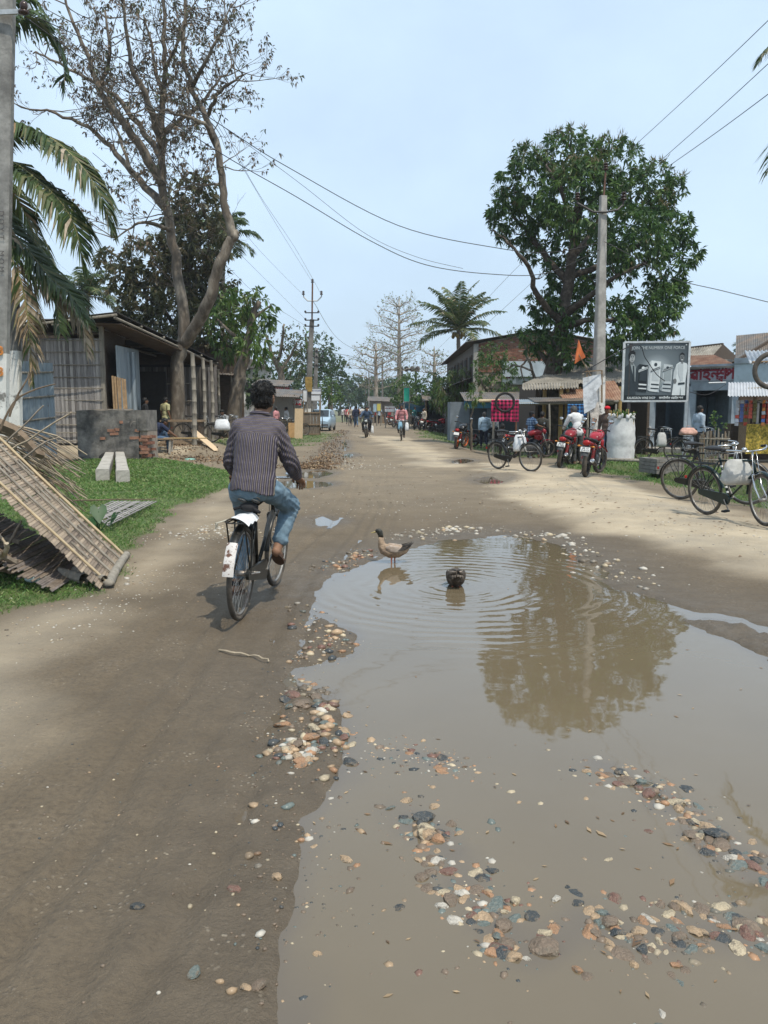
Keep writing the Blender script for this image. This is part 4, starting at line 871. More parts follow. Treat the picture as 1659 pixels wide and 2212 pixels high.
mb=MB();mb.box((rg0.x-1.6,Y0+.3,rg0.z-.12),(3.4,.1,.1));pb(mb,'tie_beam',WOOD_D,hut)
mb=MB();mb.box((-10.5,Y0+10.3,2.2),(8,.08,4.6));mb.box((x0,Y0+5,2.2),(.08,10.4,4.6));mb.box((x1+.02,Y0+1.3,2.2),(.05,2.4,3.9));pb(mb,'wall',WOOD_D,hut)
Yd=29.6;xa,xb=XA(228,Yd),XA(308,Yd)
mb=MB();dl_,dr_=XA(262,Yd),XA(296,Yd)
mb.box(((xa+dl_)/2,Yd,1.9),(dl_-xa,.06,3.4));mb.box(((xb+dr_)/2,Yd,1.9),(xb-dr_,.06,3.4));mb.box(((dl_+dr_)/2,Yd,3.1),(dr_-dl_,.06,1.4));pb(mb,'wall',WOOD_D,hut)
mb=MB();mb.box((dl_,Yd-.05,1.4),(.09,.1,2.2));mb.box((dr_,Yd-.05,1.4),(.09,.1,2.2));mb.box(((dl_+dr_)/2,Yd-.05,2.5),(dr_-dl_+.1,.1,.1));pb(mb,'door_frame',WOOD,hut)
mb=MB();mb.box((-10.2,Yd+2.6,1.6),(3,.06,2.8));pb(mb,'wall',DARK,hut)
mb=MB();mb.box((xb+.05,Y0+1.45,2.0),(.05,2.4,3.3));corr(mb,V((XA(286,28.4),28.35,.3)),V((XA(307,28.4)-XA(286,28.4),0,0)),V((0,0,3.2)),.12,.016);pb(mb,'tin_panel',TIN_G,hut)
Yb=32.6
for k in range(26):
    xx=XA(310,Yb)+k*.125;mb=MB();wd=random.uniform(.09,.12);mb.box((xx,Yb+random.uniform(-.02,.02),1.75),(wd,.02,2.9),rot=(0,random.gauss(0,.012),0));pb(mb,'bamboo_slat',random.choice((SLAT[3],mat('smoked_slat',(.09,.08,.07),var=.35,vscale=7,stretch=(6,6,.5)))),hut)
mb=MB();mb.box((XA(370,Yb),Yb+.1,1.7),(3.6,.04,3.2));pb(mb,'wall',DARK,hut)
for z in (1.1,1.8,2.5):
    mb=MB();bamboo(mb,(XA(310,Yb),Yb-.06,z),(XA(425,Yb),Yb-.06,z+.05),.02,.5,6);pb(mb,'bamboo_batten',BAM_G,hut)
for px,Yp,rr,zt_ in ((424,27.0,.085,3.35),(446,30.0,.075,3.4),(463,30.6,.07,3.35),(472,33.5,.07,3.3),(478,36.5,.07,3.3)):
    mb=MB();p=Gd(XA(px,Yp),Yp);bamboo(mb,p-V((0,0,.1)),V((p.x+.03,p.y,zt_)),rr,.38,9);pb(mb,'post',BAM_G,hut,True)
# ---------------------------------------------------------------- tin gate
Yg=24.6;gt=thing('tin_gate','blue-grey corrugated tin gate with bamboo rails beside the pole','gate',Gd(XA(100,Yg),Yg))
gx0,gx1=XA(40,Yg),XA(128,Yg)
mb=MB();
for k in range(2):corr(mb,V((gx0+k*(gx1-gx0)/2,Yg+.012*k,.06+.05*(1-k))),V(((gx1-gx0)/2+.03,0,0)),V((0,0,2.86)),.13,.012)
pb(mb,'sheet',TIN_G,gt)
for z0,z1 in ((.42,.70),(1.12,1.28),(1.82,1.93),(2.62,2.64)):
    mb=MB();bamboo(mb,(gx0,Yg-.05,z0),(gx1+.08,Yg-.05,z1),.035,.4);pb(mb,'bamboo_rail',BAM_G,gt)
mb=MB();bamboo(mb,(gx1-.15,Yg+.08,-.1),(gx1-.15,Yg+.08,3.0),.05);pb(mb,'gate_post',BAM_G,gt)
# ---------------------------------------------------------------- ruined plastered wall
Yw=23.6;wx0,wx1=XA(175,Yw),XA(326,Yw);wl=thing('ruined_wall','broken plastered brick wall stump stained black standing on the lawn','wall',Gd(XA(250,Yw),Yw))
ztop=AT(200,886,Yw).z
def rough_box(mb,x0_,x1_,y0_,y1_,z0_,z1_,nx=24,nz=14,j=.012):
    for yy,sg in ((y0_,-1),(y1_,1)):
        mb.grid(lambda s,t:V((x0_+(x1_-x0_)*s,yy+(vnoise(np.array(s*17.),np.array(t*9.),3)-.5)*j*2,z0_+(z1_-z0_)*t+(vnoise(np.array(s*14.),np.array(7.),5)-.5)*.04*t)),nx,nz)
    mb.box(((x0_+x1_)/2,(y0_+y1_)/2,(z0_+z1_)/2-.02),(x1_-x0_-.006,y1_-y0_-.02,z1_-z0_-.03))
mb=MB();rough_box(mb,wx0,wx1-.28,Yw,Yw+.3,-.05,ztop);pb(mb,'plaster',PLAST,wl,True)
mb=MB();mb.box((wx1-.14,Yw+.55,ztop/2-.05),(.24,1.0,ztop-.12));mb.box((wx0+1,Yw+.16,ztop+.01),(wx1-wx0-.9,.26,.05));pb(mb,'core',MORTAR,wl)
row=0;z=0.02
mb=MB();mb.box((wx1-.16,Yw+.5,ztop*.80),(.30,1.06,ztop*.40));pb(mb,'plaster',PLAST,wl)
while z<ztop*.48:
    for k in range(2):
        mb=MB();wdt=random.uniform(.17,.24);yo=random.uniform(-.03,.05)+k*.26
        mb.box((wx1-.12+random.uniform(-.05,.05)+(.06 if row%2 else-.04),Yw+.08+yo,z+.045),(.25,wdt,.078),rot=(random.gauss(0,.03),random.gauss(0,.03),random.gauss(0,.06)));pb(mb,'brick',random.choice(BRICK),wl)
    z+=.093;row+=1
for px,py,wd in ((241,930,.24),(247,937,.25),(253,928,.14),(222,947,.15),(290,946,.26),(296,930,.12),(262,912,.10)):
    mb=MB();q=AT(px,py,Yw);mb.box((q.x,Yw+.02,q.z),(wd,.09,.08),rot=(0,random.gauss(0,.03),0));pb(mb,'brick',BRICK[2],wl)
mb=MB();q=AT(228,984,Yw);mb.ball((q.x,Yw,.05),(.22,.1,.2),9,6);pb(mb,'hole_shade',DARK,wl)  # near-black lump on the wall face, its colour standing in for a recess's shade
# ---------------------------------------------------------------- poles
def pole(name,label,base,top,w0,w1,m,rz=0.0,white=None,mw=None):
    t=thing(name,label,'pole',base);base,top=V(base),V(top);mb=MB();nseg=12
    rings=[]
    for i in range(nseg+1):
        f=i/nseg;c_=base.lerp(top,f)-(V((0,0,.2)) if i==0 else V((0,0,0)));w_=(w0+(w1-w0)*f)/2;h_=w_*.8;ch=w_*.18
        rings.append([c_+Matrix.Rotation(rz,3,'Z') @ V(q) for q in ((-w_+ch,-h_,0),(w_-ch,-h_,0),(w_,-h_+ch,0),(w_,h_-ch,0),(w_-ch,h_,0),(-w_+ch,h_,0),(-w_,h_-ch,0),(-w_,-h_+ch,0))])
    mb.loft(rings);pb(mb,'shaft',m,t)
    if white:
        mb=MB();r2=[]
        for i in range(5):
            f=white*i/4;c_=base.lerp(top,f);w_=(w0+(w1-w0)*f)/2+.006;h_=w_*.8+.002;ch=w_*.18
            r2.append([c_+Matrix.Rotation(rz,3,'Z') @ V(q) for q in ((-w_+ch,-h_,0),(w_-ch,-h_,0),(w_,-h_+ch,0),(w_,h_-ch,0),(w_-ch,h_,0),(-w_+ch,h_,0),(-w_,h_-ch,0),(-w_,-h_+ch,0))])
        mb.loft(r2,cap=False);pb(mb,'whitewash',mw or WHITEW,t)
    return t
def insulator(t,p,up=(0,0,1),s=1.0,name='insulator'):
    mb=MB();p=V(p);mb.tube([p,p+V((0,0,.10*s))],.02*s,6)
    for k in range(3):mb.ball(p+V((0,0,(.12+.07*k)*s)),(.085*s*(1-.12*k),.085*s*(1-.12*k),.035*s),10,5)
    pb(mb,name,GLAZE,t,True)
Yp=19.6;bp_=Gd(XA(2,Yp),Yp);tpp=AT(17,-120,Yp)
op=pole('concrete_pole','tall weathered concrete pole with whitewashed foot at the left edge',bp_,tpp,.37,.33,mat('old_concrete',(.30,.29,.27),var=.3,vscale=3,bump=.5,bscale=14,col2=(.16,.155,.145),c2scale=1.4,c2amt=.5,rough=.92),.1,.235)
mb=MB();q=AT(22,28,Yp-.25);mb.beam(q+V((-.5,0,0)),q+V((.25,0,.03)),.05,.10);mb.beam(q+V((.2,0,.0)),q+V((.48,-.05,.12)),.06,.12);pb(mb,'bracket',mat('galvanised_iron',(.42,.44,.45),rough=.5,metal=.3),op)
mb=MB();q=AT(52,14,Yp-.3);mb.ball(q,(.1,.1,.12),10,7);mb.ball(q+V((-.02,0,-.12)),(.13,.1,.06),10,6);pb(mb,'insulator',GLAZE,op,True)
LETM=mat('engraved_dark',(.09,.085,.08));ORP=mat('orange_paint',(.62,.24,.06),var=.4)
for k,ch in enumerate('DOYT MOM'):
    q=AT(12,465+k*17,Yp);lettering(ch,LETM,op,q-V(op.location)+V((-.02,-.176,0)),(R(90),R(90),R(6)),.17)
for k,ch in enumerate('ওও'):
    q=AT(4,760+k*45,Yp);lettering(ch,ORP,op,q-V(op.location)+V((0,-.19,0)),(R(90),0,R(6)),.34,.008)
Yp=20.6;bp_=Gd(XA(36,Yp),Yp)
st=pole('concrete_post','short whitewashed concrete post bracing the weathered tall pole',bp_,AT(28,600,Yp),.40,.26,CONC_D,.1,.62)
Yr=25.6;pr=Gd(XA(1285,Yr),Yr);rp_=pole('concrete_pole','grey concrete power pole with torn poster before the mango tree',pr,AT(1303,423,Yr),.40,.20,CONC,.25,.33)
top=AT(1303,423,Yr)
mb=MB();mb.tube([top-V((0,0,.5)),AT(1308,372,Yr)],.03,6);pb(mb,'top_pipe',RUSTI,rp_)
mb=MB();c_=AT(1304,458,Yr);mb.tube([c_+V((-.85,0,.28)),c_+V((-.35,-.1,-.02)),c_+V((0,-.14,-.04)),c_+V((.4,-.1,.04)),c_+V((.6,0,.22))],.035,6);pb(mb,'cross_arm',IRON,rp_)
insulator(rp_,AT(1308,375,Yr),s=1.1);insulator(rp_,c_+V((-.82,0,.26)),s=1.1);insulator(rp_,c_+V((.6,0,.22)),s=1.3)
mb=MB();q=AT(1275,845,Yr-.3);w2=.5
vs=[AT(x,y,Yr-.32) for x,y in ((1259,816),(1298,808),(1300,830),(1288,845),(1292,862),(1286,880),(1262,894),(1260,860))];mb.prism(vs,(0,.012,0));pb(mb,'torn_poster',mat('torn_paper',(.62,.64,.66),var=.2,vscale=6,col2=(.30,.32,.34),c2scale=5,c2amt=.42),rp_)
mb=MB();mb.beam(AT(1268,806,Yr-.29),AT(1268,850,Yr-.29),.05,.03,(0,1,0));mb.beam(AT(1300,800,Yr-.26),AT(1300,870,Yr-.26),.05,.03,(0,1,0));mb.beam(AT(1260,803,Yr-.27),AT(1300,800,Yr-.27),.05,.03);pb(mb,'poster_frame',WOOD,rp_)
mb=MB();vs=[AT(x,y,Yr-.27) for x,y in ((1272,882),(1293,868),(1296,895),(1290,905),(1276,902))];mb.prism(vs,(0,.01,0));pb(mb,'torn_paper',mat('torn_paper_b',(.55,.5,.45),var=.4,vscale=9),rp_)
for k,ch in enumerate('PS'):
    q=AT(1284,912+k*24,Yr-.26);lettering(ch,mat('faded_red_paint',(.42,.22,.14),var=.4),rp_,q-V(rp_.location),(R(90),0,R(14)),.34,.004)
fl=thing('flag','orange triangular flag on a short stick tied to the power pole','flag',AT(1270,800,Yr-.4))
mb=MB();mb.tube([AT(1276,812,Yr-.3),AT(1248,762,Yr-.5)],.016,6);pb(mb,'stick',WOOD,fl)
ORG=mat('orange_cloth',(.55,.15,.05),var=.2,vscale=6);f0,f1,f2=AT(1250,733,Yr-.5),AT(1240,787,Yr-.5),AT(1264,772,Yr-.45)
mb=MB();mb.grid(lambda s,t:f0.lerp(f1,t).lerp(f0.lerp(f2,t),s)+V((0,.06*math.sin(s*6+t*5)*t,.012*math.sin(t*14)*(s<.05))),8,10);o=pb(mb,'cloth',ORG,fl,True)
Yf=50.0;fb=Gd(XA(664,Yf),Yf);fp=pole('power_pole','tall far power pole with three top insulators behind the upright cart',fb,AT(674,690,Yf),.42,.26,CONC_D,.2,.22)
mb=MB();mb.tube([AT(674,690,Yf),AT(675,612,Yf)],.05,6);pb(mb,'top_pipe',RUSTI,fp)
mb=MB();c_=AT(675,650,Yf);mb.tube([c_+V((-.55,0,.25)),c_+V((-.3,0,0)),c_+V((.3,0,0)),c_+V((.55,0,.25))],.04,5);pb(mb,'cross_arm',mat('galvanised_iron',(.4,.4,.4)),fp)
for dx,dz_ in ((-.55,.25),(.55,.25)):insulator(fp,c_+V((dx,0,dz_)),s=1.2)
insulator(fp,AT(675,615,Yf),s=1.2)
for py in (676,692,705):
    mb=MB();c_=AT(674,py,Yf);mb.beam(c_+V((-.42,-.1,0)),c_+V((.42,-.1,0)),.06,.06);
    for dx in (-.4,.4):mb.ball(c_+V((dx,-.1,.07)),.07,6,5)
    pb(mb,'cross_arm',IRON,fp)
mb=MB();mb.box(AT(667,830,Yf-.25),(.43,.03,.9));pb(mb,'painted_band',mat('ochre_paint',(.30,.20,.06),var=.3),fp)
Yf2=58.0;fb2=Gd(XA(680,Yf2),Yf2);fp2=pole('power_pole','thinner far pole with short cross arms beside the tall far one',fb2,AT(684,752,Yf2),.36,.24,CONC_D,.2,.24)
for py in (760,772,790):
    mb=MB();c_=AT(684,py,Yf2);mb.beam(c_+V((-.5,-.1,0)),c_+V((.5,-.1,0)),.06,.06)
    for dx in (-.45,0,.45):mb.ball(c_+V((dx,-.1,.08)),.07,6,5)
    pb(mb,'cross_arm',IRON,fp2)
Yf3=96.0;tr_=thing('transformer_frame','far pole frame carrying a crossbar of dark insulators behind trees','pole',Gd(XA(896,Yf3),Yf3))
for px in (868,898):
    mb=MB();mb.tube([Gd(XA(px,Yf3),Yf3),AT(px,795,Yf3)],.14,7);pb(mb,'post',IRON,tr_)
mb=MB();mb.beam(AT(862,799,Yf3),AT(904,799,Yf3),.15,.2);
for px in (866,878,890,902):mb.ball(AT(px,797,Yf3),(.3,.3,.35),7,5)
pb(mb,'crossbar',IRON,tr_)
for px,Yq,tpy,lab in ((826,105,775,'slim distant pole rising beside the yellow sign'),(797,140,800,'slim distant pole at the far end of the road')):
    mb=MB();q=Gd(XA(px,Yq),Yq);mb.tube([q-V((0,0,.2)),AT(px,tpy,Yq)],[.16,.10],7);o=mb.build('utility_pole',CONC_D);tag(o,lab,'pole')
# ---------------------------------------------------------------- wires
WIRE=mat('wire_black',(.02,.02,.022),rough=.6)
def wire(label,pts,r_=.012,sub=8):
    mb=MB();P3=[AT(x,y,Yq) for x,y,Yq in pts];limb(mb,P3,r_,r_,4,0,sub);tag(mb.build('overhead_wire',WIRE),label,'wire','overhead wires')
wire('upper thick black cable sagging from the old pole to the power pole',[(40,20,19.4),(250,120,20),(480,272,21.5),(620,360,22.5),(860,487,24),(1070,535,25),(1190,545,25.4),(1292,525,25.5)],.011)
wire('lower thick black cable sagging from the old pole to the power pole',[(45,30,19.4),(280,200,20),(480,333,21.5),(640,425,22.5),(800,520,23.6),(920,572,24.4),(1060,592,25),(1180,590,25.4),(1294,540,25.5)],.011)
wire('thin loose line hanging below the upper black cable',[(480,272,22),(640,390,22.8),(790,505,24),(900,555,24.6),(1000,580,25)],.006)
wire('cable sagging from the power pole to the shop side',[(1306,522,25.5),(1360,550,25),(1450,600,24),(1560,628,23),(1690,660,22)],.010)
wire('cable drooping across the advertising board to the wine shop',[(1258,805,25),(1370,745,25.2),(1395,775,25.3),(1425,815,25.5),(1470,838,28),(1495,848,31),(1530,852,32),(1568,830,32.4)],.014)
for i,(a,c_) in enumerate([((1308,372,25.6),(1700,5,12)),((1320,440,25.6),(1700,100,12)),((1330,438,25.6),(1700,173,12))]):
    wire(['top','middle','lowest'][i]+' of three taut wires rising from the power pole past the shops',[a,((a[0]+c_[0])/2,(a[1]+c_[1])/2+4,17),c_],.008)
for i,pts in enumerate([[(675,610,50),(600,490,38),(530,372,30),(455,245,24),(330,40,18)],[(658,640,50),(560,540,38),(480,440,31),(380,320,25),(180,60,18)],[(660,690,50),(560,590,38),(480,512,31),(330,370,25),(100,130,18)],[(662,705,50),(560,640,38),(490,575,31),(400,500,26),(200,330,19)],[(696,640,50),(640,540,40),(560,420,31),(490,290,25),(380,60,18)]]):
    wire(['topmost','second','third','lowest','right-hand'][i]+' of the wires running from the tall far pole over the hut',pts,.007)
for i,pts in enumerate([[(1296,420,25.6),(1130,565,34),(1010,690,50),(950,750,70),(900,797,96)],[(1296,470,25.6),(1160,600,34),(1040,710,48),(960,780,70),(904,798,96)]]):
    wire(['upper','lower'][i]+' thin wire dropping past the coconut palm towards the far frame',pts,.009)
for i,pts in enumerate([[(686,758,58),(760,770,75),(830,790,92)],[(676,650,50),(740,740,75),(826,780,105)],[(686,775,58),(760,795,80),(866,798,96)]]):
    wire(['upper','middle','lower'][i]+' far thin wire crossing the sky above the road end',pts,.015)
# ================================================================== right-hand shops
BLUEW=mat('blue_grey_paint',(.30,.36,.42),rough=.85,var=.15,vscale=2,col2=(.20,.235,.27),c2scale=1.5,c2amt=.42,bump=.2)
PALEB=mat('pale_blue_paint',(.42,.51,.57),rough=.85,var=.12,vscale=2,col2=(.22,.26,.28),c2scale=1.2,c2amt=.36,bump=.2)
WHITEP=mat('white_board',(.68,.69,.70),rough=.6,var=.06)
REDP=mat('red_paint',(.26,.03,.05),rough=.6,var=.15)
BLACKP=mat('black_print',(.03,.03,.035),rough=.5)
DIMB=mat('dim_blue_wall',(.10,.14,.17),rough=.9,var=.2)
ws=thing('wine_shop','blue-grey concrete shop row with red painted sign and dark open front','shop',Gd(XA(1525,33),33));wz=ws.location.z
def shop_front(xl,yl,xr,yr,ztop,zfas):pass
A_,B_,C_,D_=(XA(1340,36),36.0),(XA(1478,34.3),34.3),(XA(1570,33),33.0),(XA(1760,30.8),30.8)
def wallseg(mb,p,q,z0,z1,th=.15,off=0.0):
    p,q=V((*p,0)),V((*q,0));d=(q-p).normalized();n_=V((-d.y,d.x,0));c_=(p+q)/2+n_*(th/2+off);an=math.atan2(d.y,d.x)
    mb.box((c_.x,c_.y,(z0+z1)/2),((q-p).length,th,z1-z0),rot=(0,0,an));return d,n_,an
fz0,fz1=AT(1525,822,33.5).z,AT(1525,789,33.5).z
mb=MB();d,n_,an=wallseg(mb,B_,C_,fz0,fz1,.2);pb(mb,'sign_fascia',mat('sign_ground',(.36,.38,.45),var=.12,vscale=2,rough=.8),ws)
mid=(V((*B_,0))+V((*C_,0)))/2;face=lambda u,z,o=.005:mid+d*u-n_*o+V((0,0,z))-V(ws.location)
mb=MB();wallseg(mb,B_,C_,fz1-.06,fz1+.05,.3,-.03);wallseg(mb,B_,C_,fz0-.4,fz0,.12,.03);pb(mb,'lintel',BLUEW,ws)
lettering('ওৱাইন',REDP,ws,face(-.55,(fz0+fz1)/2-.06),(R(90),0,an),.62,.008);lettering('শ',REDP,ws,face(.42,(fz0+fz1)/2-.06),(R(90),0,an),.62);lettering('ব',REDP,ws,face(.36,(fz0+fz1)/2-.26),(R(90),0,an),.34);lettering('প',REDP,ws,face(.72,(fz0+fz1)/2-.06),(R(90),0,an),.62);lettering('কলাইগাঁও',BLACKP,ws,face(.12,fz1-.1),(R(90),0,an),.17,.001)
mb=MB();d2,n2,an2=wallseg(mb,C_,D_,AT(1575,832,33).z,AT(1575,779,33).z,.22,-.05);pb(mb,'parapet',PALEB,ws)
mb=MB();wallseg(mb,C_,D_,AT(1575,786,33).z+.0,AT(1575,776,33).z+.04,.34,-.12);wallseg(mb,C_,D_,AT(1575,838,33).z,AT(1575,831,33).z,.3,-.09);pb(mb,'coping',BLUEW,ws)
mb=MB();wallseg(mb,A_,B_,fz0-.1,fz1-.15,.15);pb(mb,'fascia',BLUEW,ws)
for (x,y),nm in ((A_,'pillar'),((XA(1394,35.3),35.3),'pillar'),(B_,'pillar'),(C_,'pillar'),(D_,'pillar')):
    mb=MB();mb.box((x+.1,y+.12,wz+1.35),(.30,.30,2.9 if y>31 else 2.7));pb(mb,nm,BLUEW,ws)
mb=MB();bk=3.2
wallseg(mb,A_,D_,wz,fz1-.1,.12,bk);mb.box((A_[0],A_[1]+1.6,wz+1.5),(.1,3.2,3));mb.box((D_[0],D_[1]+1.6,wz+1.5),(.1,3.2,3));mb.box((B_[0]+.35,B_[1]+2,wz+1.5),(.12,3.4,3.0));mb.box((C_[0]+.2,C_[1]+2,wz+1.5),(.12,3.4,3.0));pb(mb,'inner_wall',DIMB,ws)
mb=MB();pts=[V((*A_,fz1-.12)),V((*D_,fz1-.12)),V((D_[0]+1,D_[1]+3.4,fz1-.1)),V((A_[0]+1,A_[1]+3.4,fz1-.1))];mb.prism(pts,(0,0,.08));pb(mb,'ceiling_slab',CONC_D,ws)
mb=MB();pts=[V((A_[0]-.5,A_[1]-1.0,wz-.1)),V((D_[0],D_[1]-1.0,wz-.1)),V((D_[0],D_[1]+4,wz-.1)),V((A_[0],A_[1]+4,wz-.1))];mb.prism(pts,(0,0,.28));pb(mb,'plinth',CONC,ws)
for k in range(4):
    mb=MB();x=XA(1500,34.6)+k*.36;mb.box((x,35.3-k*.1,wz+1.3),(.33,.04,2.1));pb(mb,'shutter_panel',mat('dark_blue_shutter',(.055,.085,.11),var=.2),ws)
for k in range(3):
    mb=MB();x=XA(1352,37);mb.box((x+.75*k,37.6,wz+1.25),(.7,.05,2.2));pb(mb,'door_panel',mat('grey_door',(.10,.11,.12),var=.2),ws)
mb=MB();q=AT(1560,827,32.7);mb.tube([q+V((-.55,0,0)),q+V((.15,0,.02))],.025,7);pb(mb,'tube_light',WHITEP,ws)
mb=MB();a=AT(1478,790,34.6);corr(mb,a,V((C_[0]-B_[0]+.3,C_[1]-B_[1],0)),V((.2,2.6,.55)),.1,.015,5);pb(mb,'rusty_roof',TIN_R,ws)
gh=thing('gabled_house','asbestos-roofed gable house showing above the wine shop sign','house',Gd(XA(1550,42),42));gz=AT(1550,745,42).z
mb=MB();r0,r1=AT(1440,757,43),AT(1562,743,41);e0,e1=AT(1440,790,40.5),AT(1520,790,38.5);
mb.grid(lambda s,t:r0.lerp(r1,s).lerp(e0.lerp(e1,s),t)+V((0,0,.022*math.sin(s*2*math.pi*22))),132,2);rr_=pb(mb,'roof',ASB,gh)
mb=MB();g0=AT(1600,778,44);mb.grid(lambda s,t:r1.lerp(g0,t)+V((-.0,0,0))*0+(AT(1580,740,46)-AT(1562,743,41))*s*.0+V((0.6*s,4*s,0)),4,3);pb(mb,'roof_slope',ASB,gh)
mb=MB();mb.add([e1,r1,g0],[(0,1,2)]);mb.beam(r0,r1,.18,.1);pb(mb,'gable_board',WOOD_D,gh)
mb=MB();corr(mb,AT(1522,774,38.6),AT(1590,778,40.5)-AT(1522,774,38.6),V((0,-.8,-.35)),.16,.03,5);pb(mb,'gable_skirt',ASB,gh)
mb=MB();mb.box((XA(1520,42),42.5,1.2),(5.0,4,4.2));pb(mb,'wall',CONC_D,gh)
dh=thing('dark_roofed_shed','dark rusty shed roof rising at the right edge above the parapet','shed',Gd(XA(1700,38),38))
mb=MB();corr(mb,AT(1588,782,37),AT(1760,772,33.5)-AT(1588,782,37),V((1.5,3.5,1.5)),.1,.015,4);pb(mb,'roof',TIN_D,dh)
mb=MB();mb.add([AT(1588,781,37),AT(1700,715,38),AT(1820,772,36)],[(0,1,2)]);mb.beam(AT(1584,784,36.9),AT(1702,712,37.9),.15,.12);pb(mb,'gable',WOOD_D,dh);mb=MB();mb.box((XA(1720,38.5),39,.8),(5,3,3));pb(mb,'wall',CONC_D,dh)
# ---------------------------------------------------------------- asbestos-roofed shop between pole and brick house
ts=thing('roadside_shop','low open shop with grey asbestos roof and yellow posts behind motorcycles','shop',Gd(XA(1270,33),33));tz=ts.location.z
e0,e1=AT(1128,830,32),AT(1352,826,32);r0,r1=AT(1258,775,37),AT(1420,765,37)
mb=MB();nn=34;mb.grid(lambda s,t:e0.lerp(e1,s).lerp((r0+(e0-e0)*0).lerp(r1,s),t)+V((0,0,.03*math.sin(s*2*math.pi*nn))),nn*6,3);pb(mb,'roof',ASB,ts)
mb=MB();mb.grid(lambda s,t:AT(1128,842,31.4).lerp(AT(1250,838,31.4),s) .lerp(e0.lerp(AT(1250,826,32),s),t)+V((0,0,.03*math.sin(s*2*math.pi*20))),120,1);pb(mb,'eave_sheet',ASB,ts)
mb=MB();corr(mb,AT(1288,868,30.5),AT(1352,862,30.5)-AT(1288,868,30.5),V((0,1.6,.75)),.09,.012,5);corr(mb,AT(1218,866,30.8),V((1.3,0,.02)),V((0,1.4,.5)),.09,.012,5);pb(mb,'lean_to_roof',TIN_R,ts)
mb=MB();mb.box((XA(1250,37),37,tz+1.5),(5.4,.1,3.2));mb.box((XA(1135,35),35,tz+1.4),(.1,4,2.9));mb.box((XA(1355,34.5),34.5,tz+1.5),(.1,4.5,3.2));mb.box((XA(1250,34.5),34.5,tz+1.0),(1.8,.1,2.4));pb(mb,'wall',WOOD_D,ts)
for px,Yq in ((1205,31.6),(1218,31.8),(1243,32.2),(1330,31.6),(1170,32)):
    mb=MB();p=Gd(XA(px,Yq),Yq);mb.tube([p,V((p.x,p.y,2.4))],.08,8);pb(mb,'post',mat('yellow_ochre_post',(.36,.25,.10),var=.3,vscale=3),ts)
aw=thing('bamboo_awning','low flat awning of bamboo poles and tin hung with checked cloths','awning',Gd(XA(1150,30.5),30.5));zz=AT(1150,872,30).z
for k in range(6):
    mb=MB();bamboo(mb,(XA(1075,30.2),30.2+k*.28,zz+random.uniform(-.04,.04)),(XA(1330,30.2)+random.uniform(-.3,.3),30.2+k*.28,zz+.05+random.uniform(-.04,.04)),.045,.4);pb(mb,'bamboo_pole',BAM_G,aw)
mb=MB();corr(mb,(XA(1060,30),29.9,zz-.02),V((1.7,0,.02)),V((0,1.5,.18)),.08,.012,5);pb(mb,'tin_sheet',TIN_G,aw)
mb=MB();corr(mb,(XA(1150,30),30.1,zz+.07),V((3.0,0,.05)),V((0,1.5,.18)),.08,.012,5);pb(mb,'tin_sheet',TIN_D,aw)
for px in (1062,1112,1180,1262,1322):
    mb=MB();p=Gd(XA(px,30),30);bamboo(mb,p,(p.x,p.y,zz),.045,.4);pb(mb,'post',BAM_G if px != 1112 else RUSTI,aw)
mb=MB();bamboo(mb,AT(1035,866,29.6),AT(1080,865,29.6),.06,.4);pb(mb,'rail',BAM_P,aw)
def check_mat(name,c1,c2,c3,sc):
    m=bpy.data.materials.new(name);m.use_nodes=True;n=m.node_tree.nodes;l=m.node_tree.links.new;b=n['Principled BSDF'];b.inputs['Roughness'].default_value=.9
    tcn=n.new("ShaderNodeTexCoord");sp_=n.new("ShaderNodeSeparateXYZ");l(tcn.outputs['Object'],sp_.inputs[0]);outs=[]
    for i in (0,2):
        mm=n.new("ShaderNodeMath");mm.operation='MULTIPLY';mm.inputs[1].default_value=sc;l(sp_.outputs[i],mm.inputs[0])
        fr=n.new("ShaderNodeMath");fr.operation='FRACT';l(mm.outputs[0],fr.inputs[0]);gt_=n.new("ShaderNodeMath");gt_.operation='GREATER_THAN';gt_.inputs[1].default_value=.5;l(fr.outputs[0],gt_.inputs[0]);outs.append(gt_.outputs[0])
    ad=n.new("ShaderNodeMath");ad.operation='ADD';l(outs[0],ad.inputs[0]);l(outs[1],ad.inputs[1])
    cr=n.new("ShaderNodeValToRGB");cr.color_ramp.interpolation='CONSTANT';cr.color_ramp.elements[0].color=(*c1,1);cr.color_ramp.elements[1].position=.34;cr.color_ramp.elements[1].color=(*c2,1);e=cr.color_ramp.elements.new(.75);e.color=(*c3,1)
    dv=n.new("ShaderNodeMath");dv.operation='DIVIDE';dv.inputs[1].default_value=2.2;l(ad.outputs[0],dv.inputs[0]);l(dv.outputs[0],cr.inputs[0]);l(cr.outputs[0],b.inputs['Base Color']);return m
def hung_cloth(name,label,px0,px1,py0,py1,Yq,m,sc=1):
    a,c_=AT(px0,py0,Yq),AT(px1,py1,Yq);mb=MB();W_,H_=c_.x-a.x,a.z-c_.z
    mb.grid(lambda s,t:V((W_*s,.05*math.sin(s*17)*t+.02*math.sin(s*41),-H_*t*(1+.02*math.sin(s*9)))),40,10)
    mb.grid(lambda s,t:V((W_*s,.09+.04*math.sin(s*15+1)*t,-H_*t*.97)),30,8);mb.grid(lambda s,t:V((W_*s,.09*t,.02*math.sin(math.pi*t))),10,4)
    o=mb.build(name,m,loc=a,smooth=True);return tag(o,label,'cloth')
hung_cloth('checked_cloth','bright pink and black checked cloth hanging from the awning rail',1062,1120,865,910,29.5,check_mat('pink_check',(.62,.03,.13),(.30,.015,.065),(.02,.01,.015),7.3))
